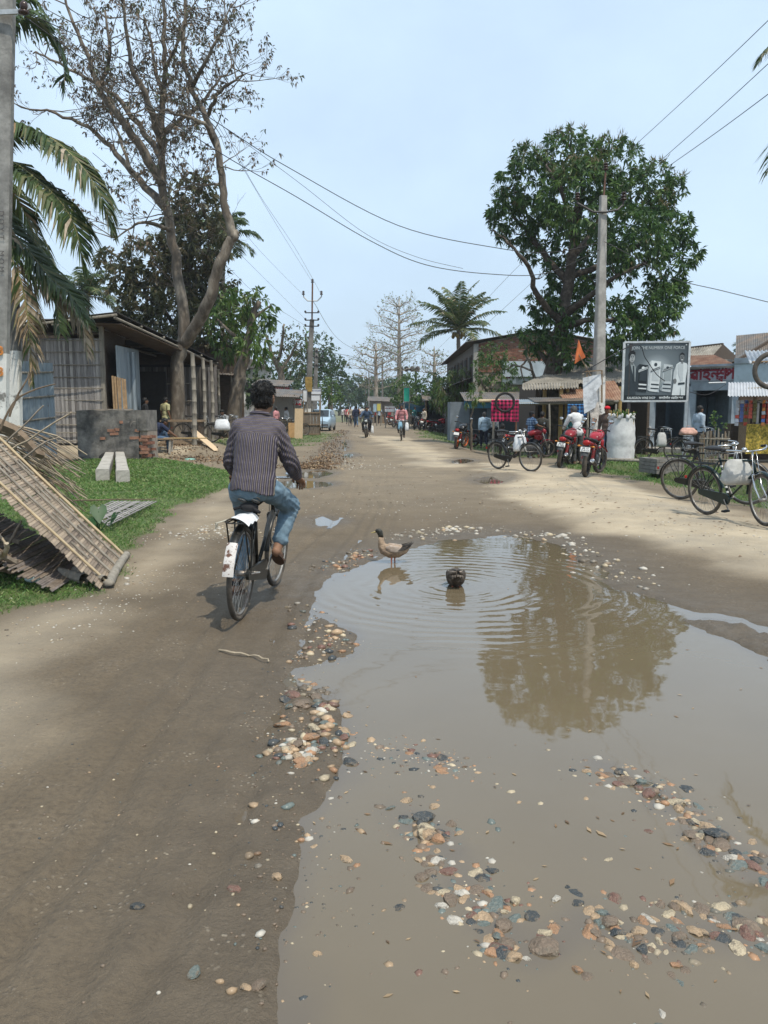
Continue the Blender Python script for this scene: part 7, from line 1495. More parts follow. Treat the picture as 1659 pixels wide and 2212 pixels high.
for s_ in 'LR':
    a,e,wv=[np.array(q) for q in arms[s_]];dA.append(np.minimum(cap_d(vs,a,e,.08,.068),cap_d(vs,e,wv,.066,.05)))
dA=np.stack(dA);tors=np.where(np.abs(vs[:,0])<.13,-.02,np.abs(vs[:,0])-.165)
for i,s_ in enumerate('LR'):
    a,e,wv=[np.array(q) for q in arms[s_]];m_=(dA[i]<tors) & ((vs[:,0]<0)==(s_=='L'))
    up1=cap_d(vs,a,e,.08,.068)<cap_d(vs,e,wv,.066,.05)
    for ax_,mm in (((e-a),m_ & up1),((wv-e),m_ & ~up1)):
        ax_=ax_/np.linalg.norm(ax_);u1=np.cross(ax_,(0,1,0));u1 /= np.linalg.norm(u1);u2=np.cross(ax_,u1);rel=vs-(a if ax_ is not None else a);q=rel-(rel @ ax_)[:,None]*ax_
        if not up1[mm].any():rel2=vs-e;q=rel2-(rel2 @ ax_)[:,None]*ax_
        su=np.where(mm,np.arctan2(q @ u2,q @ u1)*.072,su)
yoke=(vs[:,2]>1.385-.10*np.abs(vs[:,0]) ) & (np.abs(vs[:,0])<.175) & (vs[:,1]<.40)
su=np.where(yoke,vs[:,2]*1.5,su)
used,inv=np.unique(fs.ravel(),return_inverse=True);ob=np_obj('shirt',vs[used],inv.reshape(-1,4).astype(np.int32),sh_m,rd,smooth=True)
at_=ob.data.attributes.new('su','FLOAT','POINT');at_.data.foreach_set('value',su[used].astype(np.float32));sld=ob.modifiers.new('thick','SOLIDIFY');sld.thickness=.005;sld.offset=-1
mb=MB();mb.tube([J['nk']+V((.068*math.cos(a),-.004+.066*math.sin(a),.012-.02*math.sin(a))) for a in np.linspace(0,6.2832,22)],.015,8);ob=mb.build('collar',sh_m,rd,smooth=True);at_=ob.data.attributes.new('su','FLOAT','POINT');at_.data.foreach_set('value',[v_.co.z*1.0 for v_ in ob.data.vertices])
mb=MB();mb.ball(J['pel']-V((0,0,.03)),(.178,.140,.115),16,10)
for s_ in 'LR':
    h_,k_,an=legs[s_];cap3(mb,h_,k_,.100,.076);e2=k_.lerp(an,.80 if s_=='R' else .92);cap3(mb,k_,e2,.076,.060);d=(e2-k_).normalized();mb.tube([e2-d*.06,e2-d*.03,e2,e2+d*.012],[.056,.068,.068,.058],12)
vs,nn,fs=remesh(mb,.0105,3);vs=vs+nn*(.030*(fbm(vs[:,0]*8+vs[:,1]*9,vs[:,2]*16,3,71)-.5))[:,None]
for kk in 'LR':
    k_=np.array(legs[kk][1]);d_=np.linalg.norm(vs-k_,axis=1);vs=vs+nn*(.006*np.exp(-(d_/.12)**2)*np.sin((vs[:,2]+.5*vs[:,1])*160))[:,None]
cz=vs[fs].mean(1);fs=fs[cz[:,2]<1.07];used,inv=np.unique(fs.ravel(),return_inverse=True);np_obj('jeans',vs[used],inv.reshape(-1,4).astype(np.int32),JEAN,rd,smooth=True)
for s_ in 'LR':
    an=legs[s_][2];q=(V((0,.19,-.115)) if s_=='R' else V((0,.20,-.02))).normalized();c_=an+(V((0,.05,-.075)) if s_=='R' else V((0,.05,-.09)));sd2=V((1,0,0));nn2=q.cross(sd2).normalized()*-1
    mb=MB();pts=[c_+q*(.135*math.cos(a))+sd2*((.045+.006*math.cos(a))*math.sin(a)) for a in np.linspace(0,6.2832,20,endpoint=False)];mb.prism(pts,nn2*-.018);sn=mb.build('sandal',SANDAL,rd)
    mb=MB();mb.tube([c_+q*.05+sd2*.048,c_+q*.045-nn2*-.05*-1+V((0,0,.055)),c_+q*.05-sd2*.048],.012,6,flat=.6);mb.build('strap',SANDAL,sn)
rg5=np.random.default_rng(3);mb=MB();mb.ball(J['hd']+V((0,-.016,.045)),(.082,.100,.084),20,14);mb.ball(J['hd']+V((0,-.042,-.005)),(.077,.068,.090),18,12)
vs,nn,fs=remesh(mb,.008,3)
vs=vs+nn*(.016*(fbm(vs[:,0]*55,vs[:,2]*40+vs[:,1]*20,3,81)-.45))[:,None];ho=np_obj('hair',vs,fs,HAIR,rd,smooth=True)
N=2600;pk=rg5.integers(0,len(vs),N);pk=pk[(nn[pk][:,2]>-.45)];bs=vs[pk];dd=nn[pk]*.35+rg5.normal(size=(len(pk),3))*.45+np.array([0,-.15,-.25]);v_,f_=leaf_quads(bs,dd,rg5.uniform(.012,.026,len(pk)),np.full(len(pk),.0022),.2);np_obj('hair_strands',v_,f_,HAIR,ho)
# ================================================================== ducks
D_BODY=mat('duck_buff_plumage',(.36,.26,.175),rough=.8,var=.35,vscale=22,bump=.5,bscale=60,col2=(.22,.16,.115),c2scale=16,c2amt=.45);D_HEAD=mat('duck_dark_head',(.025,.024,.018),rough=.5,var=.3,vscale=20)
D_WING=mat('duck_wing',(.42,.35,.29),rough=.8,var=.3,vscale=25,col2=(.26,.18,.13),c2scale=10,c2amt=.45);D_DARK=mat('duck_dark_feather',(.035,.030,.026),rough=.7,var=.4,vscale=25,bump=.5,bscale=50);D_BILL=mat('duck_bill',(.34,.27,.11),rough=.5);D_LEG=mat('duck_leg',(.50,.16,.09),rough=.55)
D_BROWN=mat('duck_brown_plumage',(.068,.054,.042),rough=.8,var=.6,vscale=26,bump=.8,bscale=55,col2=(.17,.14,.115),c2scale=22,c2amt=.40,c2soft=.03)
wz_=-.016
dk=thing('duck','standing buff duck with dark head looking towards the cyclist','duck',(DUCK1.x,DUCK1.y,wz_-.012));dk.scale=(.86,.86,.86)
def ring_y(c_,d,ry,rz,n_=16):
    d=V(d).normalized();s_=V((0,1,0));u=s_.cross(d).normalized();return [V(c_)+s_*ry*math.cos(2*math.pi*i/n_)+u*rz*math.sin(2*math.pi*i/n_) for i in range(n_)]
mb=MB();path=[((.20,0,.205),(-1,0,-.5),.012,.010),((.15,0,.175),(-1,0,-.45),.055,.045),((.06,0,.150),(-1,0,-.15),.082,.075),((-.04,0,.152),(-1,0,.1),.086,.082),((-.105,0,.178),(-1,0,.8),.072,.070),((-.135,0,.225),(-.5,0,1),.048,.050),((-.142,0,.28),(-.1,0,1),.032,.034),((-.145,0,.33),(-.1,0,1),.028,.029)]
mb.loft([ring_y(*q) for q in path]);mb.build('body',D_BODY,dk,smooth=True)
mb=MB();mb.loft([ring_y(*q) for q in (((-.143,0,.318),(-.1,0,1),.0285,.0295),((-.148,0,.35),(-.2,0,1),.029,.031),((-.157,0,.378),(-.5,0,1),.030,.036),((-.172,0,.395),(-1,0,.6),.029,.033),((-.192,0,.396),(-1,0,-.1),.023,.025),((-.208,0,.389),(-1,0,-.3),.014,.014))]);hh2=mb.build('head',D_HEAD,dk,smooth=True)
mb=MB();mb.loft([ring_y(*q) for q in (((-.203,0,.388),(-1,0,-.1),.014,.013),((-.225,0,.380),(-1,0,-.1),.012,.008),((-.250,0,.375),(-1,0,0),.014,.005),((-.262,0,.375),(-1,0,0),.008,.003))]);mb.build('bill',D_BILL,hh2,smooth=True)
mb=MB();mb.ball((-.180,-.027,.400),.005,8,6);mb.ball((-.180,.027,.400),.005,8,6);mb.build('eyes',EYEB,hh2)
for s_ in (-1,1):
    mb=MB();mb.loft([[V((x,s_*(yy+.012*math.cos(a)),z+h2*math.sin(a))) for a in [2*math.pi*i/10 for i in range(10)]] for x,yy,z,h2 in ((-.085,.070,.195,.022),(-.04,.082,.195,.045),(.04,.082,.185,.045),(.11,.066,.190,.028),(.16,.045,.200,.012))]);mb.build('wing',D_WING,dk,smooth=True)
    for k in range(5):
        mb=MB();mb.tube([(.06+.012*k,s_*(.088-.004*k),.175+.012*k),(.14,s_*(.066-.004*k),.180+.013*k),(.19+.008*k,s_*.035,.205+.014*k)],[.010,.014,.004],6,flat=.35);mb.build('flight_feather',D_DARK,dk,smooth=True)
    mb=MB();mb.tube([(.005+.02*s_,s_*.035,.105),(.0+.02*s_,s_*.038,.045),(.005+.02*s_,s_*.038,-.03)],[.014,.008,.008],8);lg=mb.build('leg',D_LEG,dk,smooth=True)
    mb=MB();mb.prism([(.005+.02*s_,s_*.038,-.03),(-.05,s_*.065,-.035),(-.058,s_*.038,-.035),(-.05,s_*.012,-.035)],(0,0,.006));mb.build('webbed_foot',D_LEG,lg)
for k in range(6):
    mb=MB();y_=(k-2.5)*.016;mb.tube([(.14,y_,.185),(.20,y_*1.4,.215+.004*(k%3)),(.25-abs(y_)*.5,y_*1.6,.255+.006*(k%2))],[.012,.016,.003],6,flat=.3);mb.build('tail_feather',D_DARK,dk,smooth=True)
d2=thing('duck','mottled dark brown duck seen from behind dabbling in the puddle','duck',(DUCK2.x,DUCK2.y,wz_))
def ring_x(c_,d,rx,rz,n_=18):
    d=V(d).normalized();s_=V((1,0,0));u=d.cross(s_).normalized();return [V(c_)+s_*rx*math.cos(2*math.pi*i/n_)+u*rz*math.sin(2*math.pi*i/n_) for i in range(n_)]
mb=MB();mb.loft([ring_x(*q) for q in (((0,-.115,.135),(0,1,-.6),.02,.012),((0,-.09,.115),(0,1,-.5),.058,.050),((0,-.03,.085),(0,1,-.2),.078,.080),((0,.06,.07),(0,1,-.1),.083,.088),((0,.14,.055),(0,1,-.4),.066,.066),((0,.19,.025),(0,1,-.9),.038,.038),((0,.215,-.03),(0,.4,-1),.026,.026))]);mb.build('body',D_BROWN,d2,smooth=True)
mb=MB();mb.ball((0,.235,-.045),(.028,.040,.030),10,8);mb.build('head',D_HEAD,d2,smooth=True)
for s_ in (-1,1):
    mb=MB();mb.loft([[V((s_*(xx+.014*math.cos(a)),y,z+h2*math.sin(a))) for a in [2*math.pi*i/10 for i in range(10)]] for y,xx,z,h2 in ((.12,.055,.085,.022),(.05,.074,.095,.045),(-.03,.070,.108,.042),(-.09,.045,.130,.020),(-.125,.022,.148,.007))]);wg=mb.build('wing',D_BROWN,d2,smooth=True)
    for k in range(4):mb=MB();mb.tube([(s_*(.066-.012*k),.0,.13+.008*k),(s_*(.045-.010*k),-.07,.145+.006*k),(s_*(.016-.003*k),-.13,.155+.004*k)],[.008,.011,.003],6,flat=.4);mb.build('feather',D_WING if k==1 else D_DARK,wg,smooth=True)
    mb=MB();mb.tube([(s_*.03,-.01,.02),(s_*.03,-.015,-.05)],.008,6);mb.build('leg',D_LEG,d2)
for k in range(5):mb=MB();x_=(k-2)*.014;mb.tube([(x_,-.09,.13),(x_*1.5,-.135,.13-abs(x_)*.4),(x_*1.7,-.165,.118-abs(x_)*.6)],[.012,.014,.003],6,flat=.35);mb.build('tail_feather',D_BROWN,d2,smooth=True)
# ================================================================== parked two-wheelers on the right
def two(pr,pf):return math.atan2(-(pf.x-pr.x),pf.y-pr.y)
BAGM=mat('white_plastic_bag',(.62,.64,.66),rough=.4,var=.15,vscale=9,bump=.5,bscale=9);BAGG=mat('woven_sack_grey',(.42,.42,.40),rough=.7,var=.2,vscale=9,bump=.4,bscale=14)
def bag(label,loc,w_,h_,m,name='bag',d_=.10,rz=0.0):
    mb=MB();ce=lambda v_,p=.45:math.copysign(abs(v_)**p,v_);rg=[[V((w_*f*ce(math.cos(a))*(1+.07*math.sin(a*3+z*30))+.01*math.sin(z*40+a),d_*g_*ce(math.sin(a),.8)+.012*math.sin(z*37+a*4),z)) for a in [2*math.pi*i/20 for i in range(20)]] for z,f,g_ in ((-h_,.80,.35),(-h_*.96,.92,.8),(-h_*.8,.97,1.0),(-h_*.6,.94,.95),(-h_*.4,.88,.75),(-h_*.2,.80,.45),(-h_*.05,.70,.22),(0,.62,.12))];mb.loft(rg)
    for s_ in (-1,1):mb.tube([(s_*w_*.3,0,-.01),(s_*w_*.2,0,h_*.25),(0,0,h_*.3)],.006,5)
    return tag(mb.build(name,m,loc=loc,smooth=True,rot=(0,0,rz)),label,'bag')
a,c_=SF(1525,1112),SF(1645,1137);b1=bicycle('dark green roadster bicycle with white-banded tube parked nearest on the right',a+V((0,0,.0)),two(a,c_),R(7),GRN,R(-14),crank=R(-60))
mb=MB()
for k in range(6):z=.36+k*.07;y=.46-.135*(z-.285)/.555;mb.tube([(0,y,z),(0,y-.006,z+.026)],.0172,9)
mb.build('white_bands',PLATE,b1)
bag('grey woven bag hanging from the handlebar of the nearest parked bicycle',c_+V((-.25,.25,.86)),.20,.34,BAGG,'shopping_bag')
a,c_=SG(XA(1467,13.4),13.4),SG(XA(1605,12.6),12.6);b2=bicycle('black roadster bicycle parked behind the dark green one',a,two(a,c_),R(7),BLK,R(10),crank=R(-20));
a,c_=SF(1076,1013),SF(1146,1018);b3=bicycle('black roadster bicycle parked alone in front of the pink cloth',a,two(a,c_),R(6),BLK,R(8),crank=R(-80));mbag=bag('white carrier bag hanging from the lone black bicycle',c_+V((-.22,.28,.86)),.17,.40,BAGM,'carrier_bag')
a,c_=SF(1385,985),SF(1432,990);b4=bicycle('old bicycle leaning by the block planter under the advertising board',Gd(XA(1382,24.2),24.2),R(-70),R(6),BLK,R(-25),simple=True);bag('dirty white sack hanging on the bicycle behind the planter',Gd(XA(1422,23.6),23.6,.86),.15,.42,BAGG,'sack')
b5=bicycle('old bicycle loaded with a pink bundle beside the bamboo guard',Gd(XA(1465,24.0),24.0),R(-80),R(6),BLK,R(-10),simple=True);bag('pink cloth bundle on the carrier of the bicycle by the bamboo guard',Gd(XA(1478,23.8),23.8,1.0),.26,.22,mat('pink_bundle',(.50,.30,.24),var=.35,vscale=8,bump=.5,bscale=9),'bundle',.2)
RED=mat('red_motorcycle_paint',(.33,.012,.022),rough=.22,var=.12,spec=.5);BLKP=mat('black_motorcycle_paint',(.015,.016,.018),rough=.25,var=.2,spec=.5);MAR=mat('maroon_paint',(.20,.01,.015),rough=.25,var=.15)
a,c_=SF(1264,1030),SF(1288,1019);motorcycle('red motorcycle with plate reading AS 13 E 4114 parked beside the ditch',a,two(a,c_)+R(-4),RED,R(5),plate=('AS 13','E 4114'),steer=R(-18))
a,c_=SF(1208,1010),SF(1232,1003);motorcycle('red and black motorcycle with its plate tilted parked next to the bicycle',a,two(a,c_)+R(-2),MAR,R(9),plate=('AS 07','D 7206'),steer=R(-24))
a,c_=SF(985,970),SF(1010,966);ORR=mat('orange_rim',(.50,.11,.02),rough=.4);motorcycle('black motorcycle with orange wheel rims parked on the road edge',a,two(a,c_)+R(-6),BLKP,R(8),rim=ORR,plate=('',''),steer=R(-20))
motorcycle('red motorcycle half hidden behind the red and black one',Gd(XA(1222,23.2),23.2),R(-30),RED,R(6),plate=('',''))
motorcycle('dark motorcycle under the pink cloth beside the tree',Gd(XA(1105,27.5),27.5),R(-75),MAR,R(6),plate=('',''));motorcycle('black motorcycle parked sideways behind the walking man',Gd(XA(1020,38),38),R(-80),BLKP,R(6),plate=('',''))
for px,Yq,rz,m_,lab in ((930,58,-85,RED,'bright red motorcycle parked sideways before the timber shops'),(948,60,-60,BLKP,'black motorcycle beside the bright red one at the timber shops'),(905,57,15,BLKP,'dark scooter-like motorcycle parked with its back to the road crowd'),(850,66,-40,RED,'red motorcycle among the far parked bikes'),(842,74,-60,RED,'small red motorcycle at the far right of the crowd'),(765,96,20,BLKP,'far dark motorcycle on the left of the crowd')):
    motorcycle(lab,Gd(XA(px,Yq),Yq),R(rz),m_,R(6),plate=('',''))
for px,Yq,rz,lab in ((860,60,-30,'far black bicycle standing by the dark motorcycle'),(869,63,-60,'far bicycle leaning behind the standing one at the roadside')):bicycle(lab,Gd(XA(px,Yq),Yq),R(rz),R(6),simple=True)
# ================================================================== people
def C(n_,r,g,b_):return cm_(n_,rgb(r,g,b_))
NAVY=cm_('navy_trousers',(.016,.018,.034));DJ=cm_('dark_jeans',(.03,.042,.062));BJ=cm_('blue_jeans',(.075,.125,.20));BKT=cm_('black_trousers',(.016,.016,.018));GRT=cm_('grey_trousers',(.07,.068,.065));KHA=cm_('khaki',(.20,.16,.11))
WHS=cm_('white_shirt',(.60,.60,.60));LBS=cm_('light_blue_shirt',(.40,.52,.62));PNK=cm_('pink_shirt',(.50,.23,.24));DNM=cm_('denim_shirt',(.045,.075,.13));YEL=cm_('yellow_shirt',(.42,.40,.22));NVS=cm_('navy_shirt',(.018,.025,.055));TEAL=cm_('teal_shirt',(.03,.13,.14));OLV=cm_('olive_hoodie',(.045,.043,.035));RDS=cm_('red_shirt',(.40,.05,.045));BLS=cm_('black_shirt',(.018,.018,.02));GRY=cm_('grey_shirt',(.26,.27,.28));CRM=cm_('cream_shirt',(.48,.42,.34));PBL=cm_('pale_blue_shirt',(.36,.44,.52));ORS=cm_('orange_shirt',(.48,.20,.06))
CHK=check_mat('blue_check_shirt',(.30,.38,.48),(.10,.18,.30),(.03,.06,.13),12)
person('man in pale blue shirt and navy trousers walking away past the pink cloth',P(1045,970),R(4),WALK,1.68,LBS,NAVY,hair=HAIR_G,seed=1,voxel=.02)
person('young man in blue checked shirt pointing beside the tree trunk',Gd(XA(1143,28),28),R(-70),STAND,1.62,CHK,DJ,long_s=False,seed=2,tweak=dict(elR=(.24,.12,1.20),wrR=(.22,.36,1.14)))
person('man in dark hooded jacket standing with his back to the mango trunk',Gd(XA(1166,28.4),28.4),R(-30),STAND,1.62,OLV,DJ,seed=3,tweak=dict(nod=.3))
person('man in white shirt bending over the red motorcycle',Gd(XA(1243,21.9),21.9),R(20),BEND,1.66,WHS,GRT,seed=4,hair=HAIR_G,voxel=.018,build=.86)
person('man in teal shirt stooping in the shade behind the white-shirted man',Gd(XA(1222,28),28),R(200),BEND,1.6,TEAL,BKT,seed=5)
person('man in red cap standing beside the white-wrapped tree guard',Gd(XA(1304,24.9),24.9),R(150),STAND,1.66,cm_('brown_check',(.10,.07,.055)),BJ,seed=6,cap=cm_('red_cap',(.48,.02,.03)),voxel=.02)
person('man in pale blue shirt standing behind the bamboo tree guard',Gd(XA(1500,25.0),25.0),R(-75),STAND,1.68,PBL,GRT,seed=7,voxel=.02)
person('person in black crouched below the pink checked cloth',Gd(XA(1080,28.2),28.2),R(-20),SIT,1.6,BLS,BKT,seed=8)
person('person in white half hidden behind the walking man',Gd(XA(1063,40),40),R(-30),STAND,1.6,WHS,GRT,seed=9)
person('man seated in the dark wine shop doorway in grey shirt',Gd(XA(1385,34.0),34.0,.18),R(170),SIT,1.6,GRY,BKT,seed=10)
person('man in light shirt standing before the dark timber shops',Gd(XA(915,57),57),R(120),STAND,1.62,CRM,BKT,seed=11)
person('young man in yellow t-shirt standing at the carpenter bench',Gd(XA(365,30.5),30.5),R(-40),STAND,1.66,YEL,DJ,long_s=False,seed=12,tweak=dict(nod=.5),voxel=.02)
person('man in navy shirt seated on the small bench working a bamboo strip',Gd(XA(338,25.7),25.7),R(-62),SIT,1.66,NVS,BJ,long_s=False,seed=13,voxel=.018,tweak=dict(chest=(0,.14,.78),neck=(0,.28,.93),head=(0,.37,1.02),shL=(-.19,.25,.90),shR=(.19,.25,.90),elR=(.24,.48,.70),wrR=(.20,.72,.52),elL=(-.22,.36,.68),wrL=(-.10,.52,.64),knL=(-.12,.40,.72),anL=(-.12,.46,.40),nod=.5))
person('person in black standing in the dark behind the seated man',Gd(XA(322,29.3),29.3),R(-60),STAND,1.62,BLS,BKT,seed=14)
person('man in grey shirt sitting in the shade behind the hut posts',Gd(XA(490,33),33),R(160),SIT,1.64,GRY,BKT,seed=15,tweak=dict(nod=.3))
a=P(793,944);motorcycle('motorcycle ridden straight towards the viewer down the road',a,R(178),BLKP,0.0,plate=('',''));person('man in dark denim shirt riding the oncoming motorcycle',a,R(178),RIDE,1.70,DNM,BKT,seed=20,voxel=.02,skin=SKIN_L)
mb=MB();mb.box((.0,.0,0),(.10,.012,.05));o=mb.build('front_plate',PLATE,loc=a+V((-.04,-1.30,.62)));tag(o,'small white front plate of the oncoming motorcycle','number plate')
bag('white bag hanging at the side of the oncoming motorcycle',a+V((.28,-.35,.62)),.09,.42,BAGM)
a=P(868,951);bicycle('bicycle ridden towards the viewer hung with plastic bags',a,R(176),0,BLK,R(3),stand='up',simple=True);person('man in pink shirt cycling towards the viewer',a,R(176),CYC,1.68,PNK,GRT,seed=21,voxel=.02)
bag('blue plastic bag hanging from the oncoming bicycle handlebar',a+V((-.10,-.92,.93)),.11,.38,mat('blue_plastic_bag',(.22,.42,.56),rough=.4,var=.2,bump=.5,bscale=9));bag('white plastic bag hanging from the oncoming bicycle handlebar',a+V((.22,-.85,.88)),.10,.40,BAGM)
crowd=[(768,68,175,WALK,BLS,BKT,'man in black walking on the left of the far road'),(754,78,30,WALK,RDS,DJ,'person in red shirt at the left of the far crowd'),(770,64,10,WALK,NVS,BJ,'man in navy shirt and jeans walking away ahead of the motorcyclist'),(748,92,160,STAND,PNK,BKT,'person in pink standing by the far left stalls'),(776,90,175,STAND,ORS,KHA,'person in orange in the middle of the far crowd'),(783,86,20,WALK,WHS,GRT,'person in white between motorcyclist and walking man'),(812,84,100,STAND,RDS,BKT,'person in red beside the far sign boards'),(820,78,200,STAND,PBL,BKT,'person in pale blue by the far yellow sign'),(826,88,150,STAND,ORS,BJ,'person in orange beneath the far sign board'),(833,76,60,STAND,NVS,DJ,'person in navy near the medical sign'),(841,82,120,STAND,RDS,BKT,'person in red near the medical sign'),(856,74,200,STAND,PBL,GRT,'person in pale blue under the medical sign'),(862,70,20,STAND,BLS,BKT,'person in black with back turned under the medical sign'),(806,100,40,WALK,CRM,KHA,'person in cream far down the road'),(797,104,190,WALK,WHS,BKT,'person in white far down the road'),(741,86,90,STAND,WHS,NAVY,'person in white by the far left verge'),(895,66,220,STAND,TEAL,BKT,'person in teal in front of the far shops')]
for i,(px,Yq,rz,ps,s1,s2,lab) in enumerate(crowd):person(lab,Gd(XA(px,Yq),Yq),R(rz),ps,1.62+.05*(i%3),s1,s2,seed=30+i,voxel=.034,group='people in the far street',long_s=i%2==0)
a=Gd(XA(760,72),72);bicycle('far bicycle ridden towards the viewer on the left of the crowd',a,R(172),0,simple=True,stand='up');person('person in cream shirt cycling towards the viewer in the far crowd',a,R(172),CYC,1.65,CRM,KHA,seed=60,voxel=.034)
# ================================================================== left foreground: mats, brushwood, lattice, beams
MATB=[mat('mat_strip_a',(.31,.245,.18),var=.3,vscale=14,stretch=(1,8,8)),mat('mat_strip_b',(.235,.185,.14),var=.35,vscale=14,stretch=(1,8,8)),mat('mat_strip_c',(.38,.30,.22),var=.3,vscale=14,stretch=(1,8,8)),mat('mat_strip_d',(.17,.135,.105),var=.35,vscale=14)]
MATG=mat('old_grey_mat',(.17,.145,.13),var=.4,vscale=16,bump=.5,bscale=20)
def panel(label,A,B,d,Ln,strips,battens,m_set,curve=.10,name='bamboo_mat_panel',ragged=.05,rod=True,group=None):
    """woven panel: lower edge A-B, rising along d for Ln"""
    A,B,d=V(A),V(B),V(d).normalized();u=(B-A);wd=u.length;u.normalize();nrm_=u.cross(d).normalized()
    if nrm_.z<0:nrm_=-nrm_
    t=thing(name,label,'bamboo mat',A);Q=lambda s,q,o_=0.0:u*(wd*s)+d*(Ln*q)+nrm_*(o_+curve*math.sin(math.pi*q)*-.5)
    for i in range(strips):
        q=(i+.5)/strips;s0=-.09-random.uniform(0,ragged*1.6);s1=1+random.uniform(0,ragged*.4);o_=random.uniform(-.009,.009);tone=m_set[int(vnoise(np.array(i*.21),np.array(3.),7)*3.99)%3] if random.random()<.7 else random.choice(m_set);parts_=1 if random.random()<.6 else 2
        for k in range(parts_):
            a,b_=(s0+(s1-s0)*k/parts_,s0+(s1-s0)*(k+1)/parts_+.01);mb=MB();h2=Ln/strips*.5
            pa,pb_=Q(a,q,o_),Q(b_,q,o_+random.uniform(-.004,.004));mb.add([pa-d*h2*.82,pb_-d*h2*.82,pb_+d*h2*.82,pa+d*h2*.82]+[x-nrm_*.006 for x in (pa-d*h2,pb_-d*h2,pb_+d*h2,pa+d*h2)],[(0,1,2,3),(7,6,5,4),(0,4,5,1),(1,5,6,2),(2,6,7,3),(3,7,4,0)]);mb.build('slat',tone,t)
    for s_,q0,q1,r_,m_ in battens:
        mb=MB();pts=[Q(s_,q0+(q1-q0)*i/8,.012+r_) for i in range(9)];mb.tube(pts,r_,6);mb.build('batten',m_,t)
    if rod:mb=MB();bamboo(mb,Q(-.03,-.012,.03),Q(1.03,-.012,.03),.045,.45,10);mb.build('end_rod',BAM_G,t,smooth=True)
    return t
A,B=SF(224,1266,.03),SF(262,1205,.03);dd=V((-.70,-.02,.72))
bat=[(.02,0,1,.012,BAM_P),(.30,0,1,.011,BAM_G),(.55,0,1,.012,BAM_G),(.80,0,1,.011,BAM_G),(.99,0,1,.013,BAM_P),(1.02,0,.62,.010,BAM_Y)]
for k in range(9):q=.08+k*.105;bat+=[((.15,.42,.68,.90)[k%4],q,q+.07,.010,BAM_G),((.68,.90,.15,.42)[k%4],q+.03,q+.095,.010,BAM_G)]
panel('large torn bamboo mat panel leaning on the brushwood beside the road',A,B,dd,3.0,105,bat,MATB,.03)
A2,B2=SF(150,1262,.02),SF(215,1215,.02);panel('older grey woven mat sagging under the large bamboo mat',V((A2.x-.02,A2.y-.02,.05)),V((B2.x,B2.y,.04)),V((-.80,-.12,.56)),2.2,105,[],[MATG,MATB[3],MATG],.25,ragged=.16,rod=False)
STK=[mat('stick_brown',(.17,.125,.085),var=.35,vscale=8),mat('stick_grey',(.27,.225,.175),var=.3,vscale=8),mat('stick_pale',(.34,.28,.20),var=.3,vscale=8)]
def stick(t,pts,r_,m=None):mb=MB();limb(mb,[V(q)-V(t.location) for q in pts],r_,r_*.55,5,r_*.3,3);return mb.build('stick',m or random.choice(STK),t)
bw=thing('brushwood_pile','heap of long cut brushwood fanning out behind the bamboo mat','brushwood',P(60,1060))
for k in range(85):
    f=random.random();q0=AT(random.uniform(-70,40),915+75*f,9.2+random.random());e=AT(random.uniform(95,190),990+120*f+random.gauss(0,12),9.7+random.random());md=q0.lerp(e,.5)+V((random.gauss(0,.03),0,.04+random.random()*.06));stick(bw,[q0,md,e],random.uniform(.006,.014))
stick(bw,[AT(-60,880,9.2),AT(20,935,9.3),AT(95,985,9.4)],.085,STK[0])
for pts in ([(0,970),(45,925),(95,875)],[(10,980),(60,950),(140,900),(155,890)],[(0,930),(30,870),(80,840),(120,830)],[(40,1000),(90,960),(125,945)],[(20,900),(40,850),(70,800)]):stick(bw,[AT(x,y,8.9) for x,y in pts],.014)
wp=thing('firewood_pile','dark tangle of crooked branches under the leaning mats','firewood',P(40,1240))
for k in range(46):
    a=SF(random.uniform(-90,55),random.uniform(1215,1270));b_=a+V((random.uniform(-.9,.25),random.uniform(-.5,.3),random.uniform(-.0,.35)));zb_=random.uniform(.03,.5)*(1 if a.x<-3 else .35);stick(wp,[a+V((0,0,zb_*.6+.03)),a.lerp(b_,.5)+V((random.gauss(0,.07),0,zb_+random.gauss(0,.05))),b_+V((0,0,zb_))],random.uniform(.012,.034))
mb=MB();q=SF(182,1262);mb.tube([q+V((0,0,.05)),q+V((-.5,.35,.07))],.05,10,cap=False);mb.tube([q+V((.18,.0,.05)),q+V((-.2,.3,.07))],.035,9,cap=False);o=mb.build('bamboo_stub',BAM_G);tag(o,'broken hollow bamboo stubs poking out below the mats','bamboo')
lt=thing('bamboo_lattice','grey bamboo lattice lying flat on the lawn','lattice',SF(270,1112,.06));L0,L1,L2,L3=[SF(x,y,.07) for x,y in ((205,1128),(335,1093),(300,1092),(228,1150))];a0,a1,b0_,b1_=SF(196,1120,.07),SF(245,1092,.07),SF(236,1148,.07),SF(338,1094,.07)
for k in range(13):
    f=k/12+random.gauss(0,.02);mb=MB();mb.beam(a0.lerp(a1,f)-V(lt.location)+V((0,0,.01*(k%2))),b0_.lerp(b1_,f)-V(lt.location)+V((0,0,.012*(k%2))),.022,.008);mb.build('slat',SLAT[k%3],lt)
    mb=MB();mb.beam(a0.lerp(b0_,f)-V(lt.location)+V((0,0,.014)),a1.lerp(b1_,f)-V(lt.location)+V((0,0,.012)),.022,.008);mb.build('slat',SLAT[(k+1)%3],lt)
stick(lt,[SF(150,1092,.08),SF(250,1090,.09),SF(338,1090,.09)],.012)
tr=thing('taro_plant','taro plant with big arrow-shaped green leaves beside the mat','plant',SF(215,1150));TL=leaf_mat('taro_leaf',(.022,.075,.018),rough=.5,trans=.15)
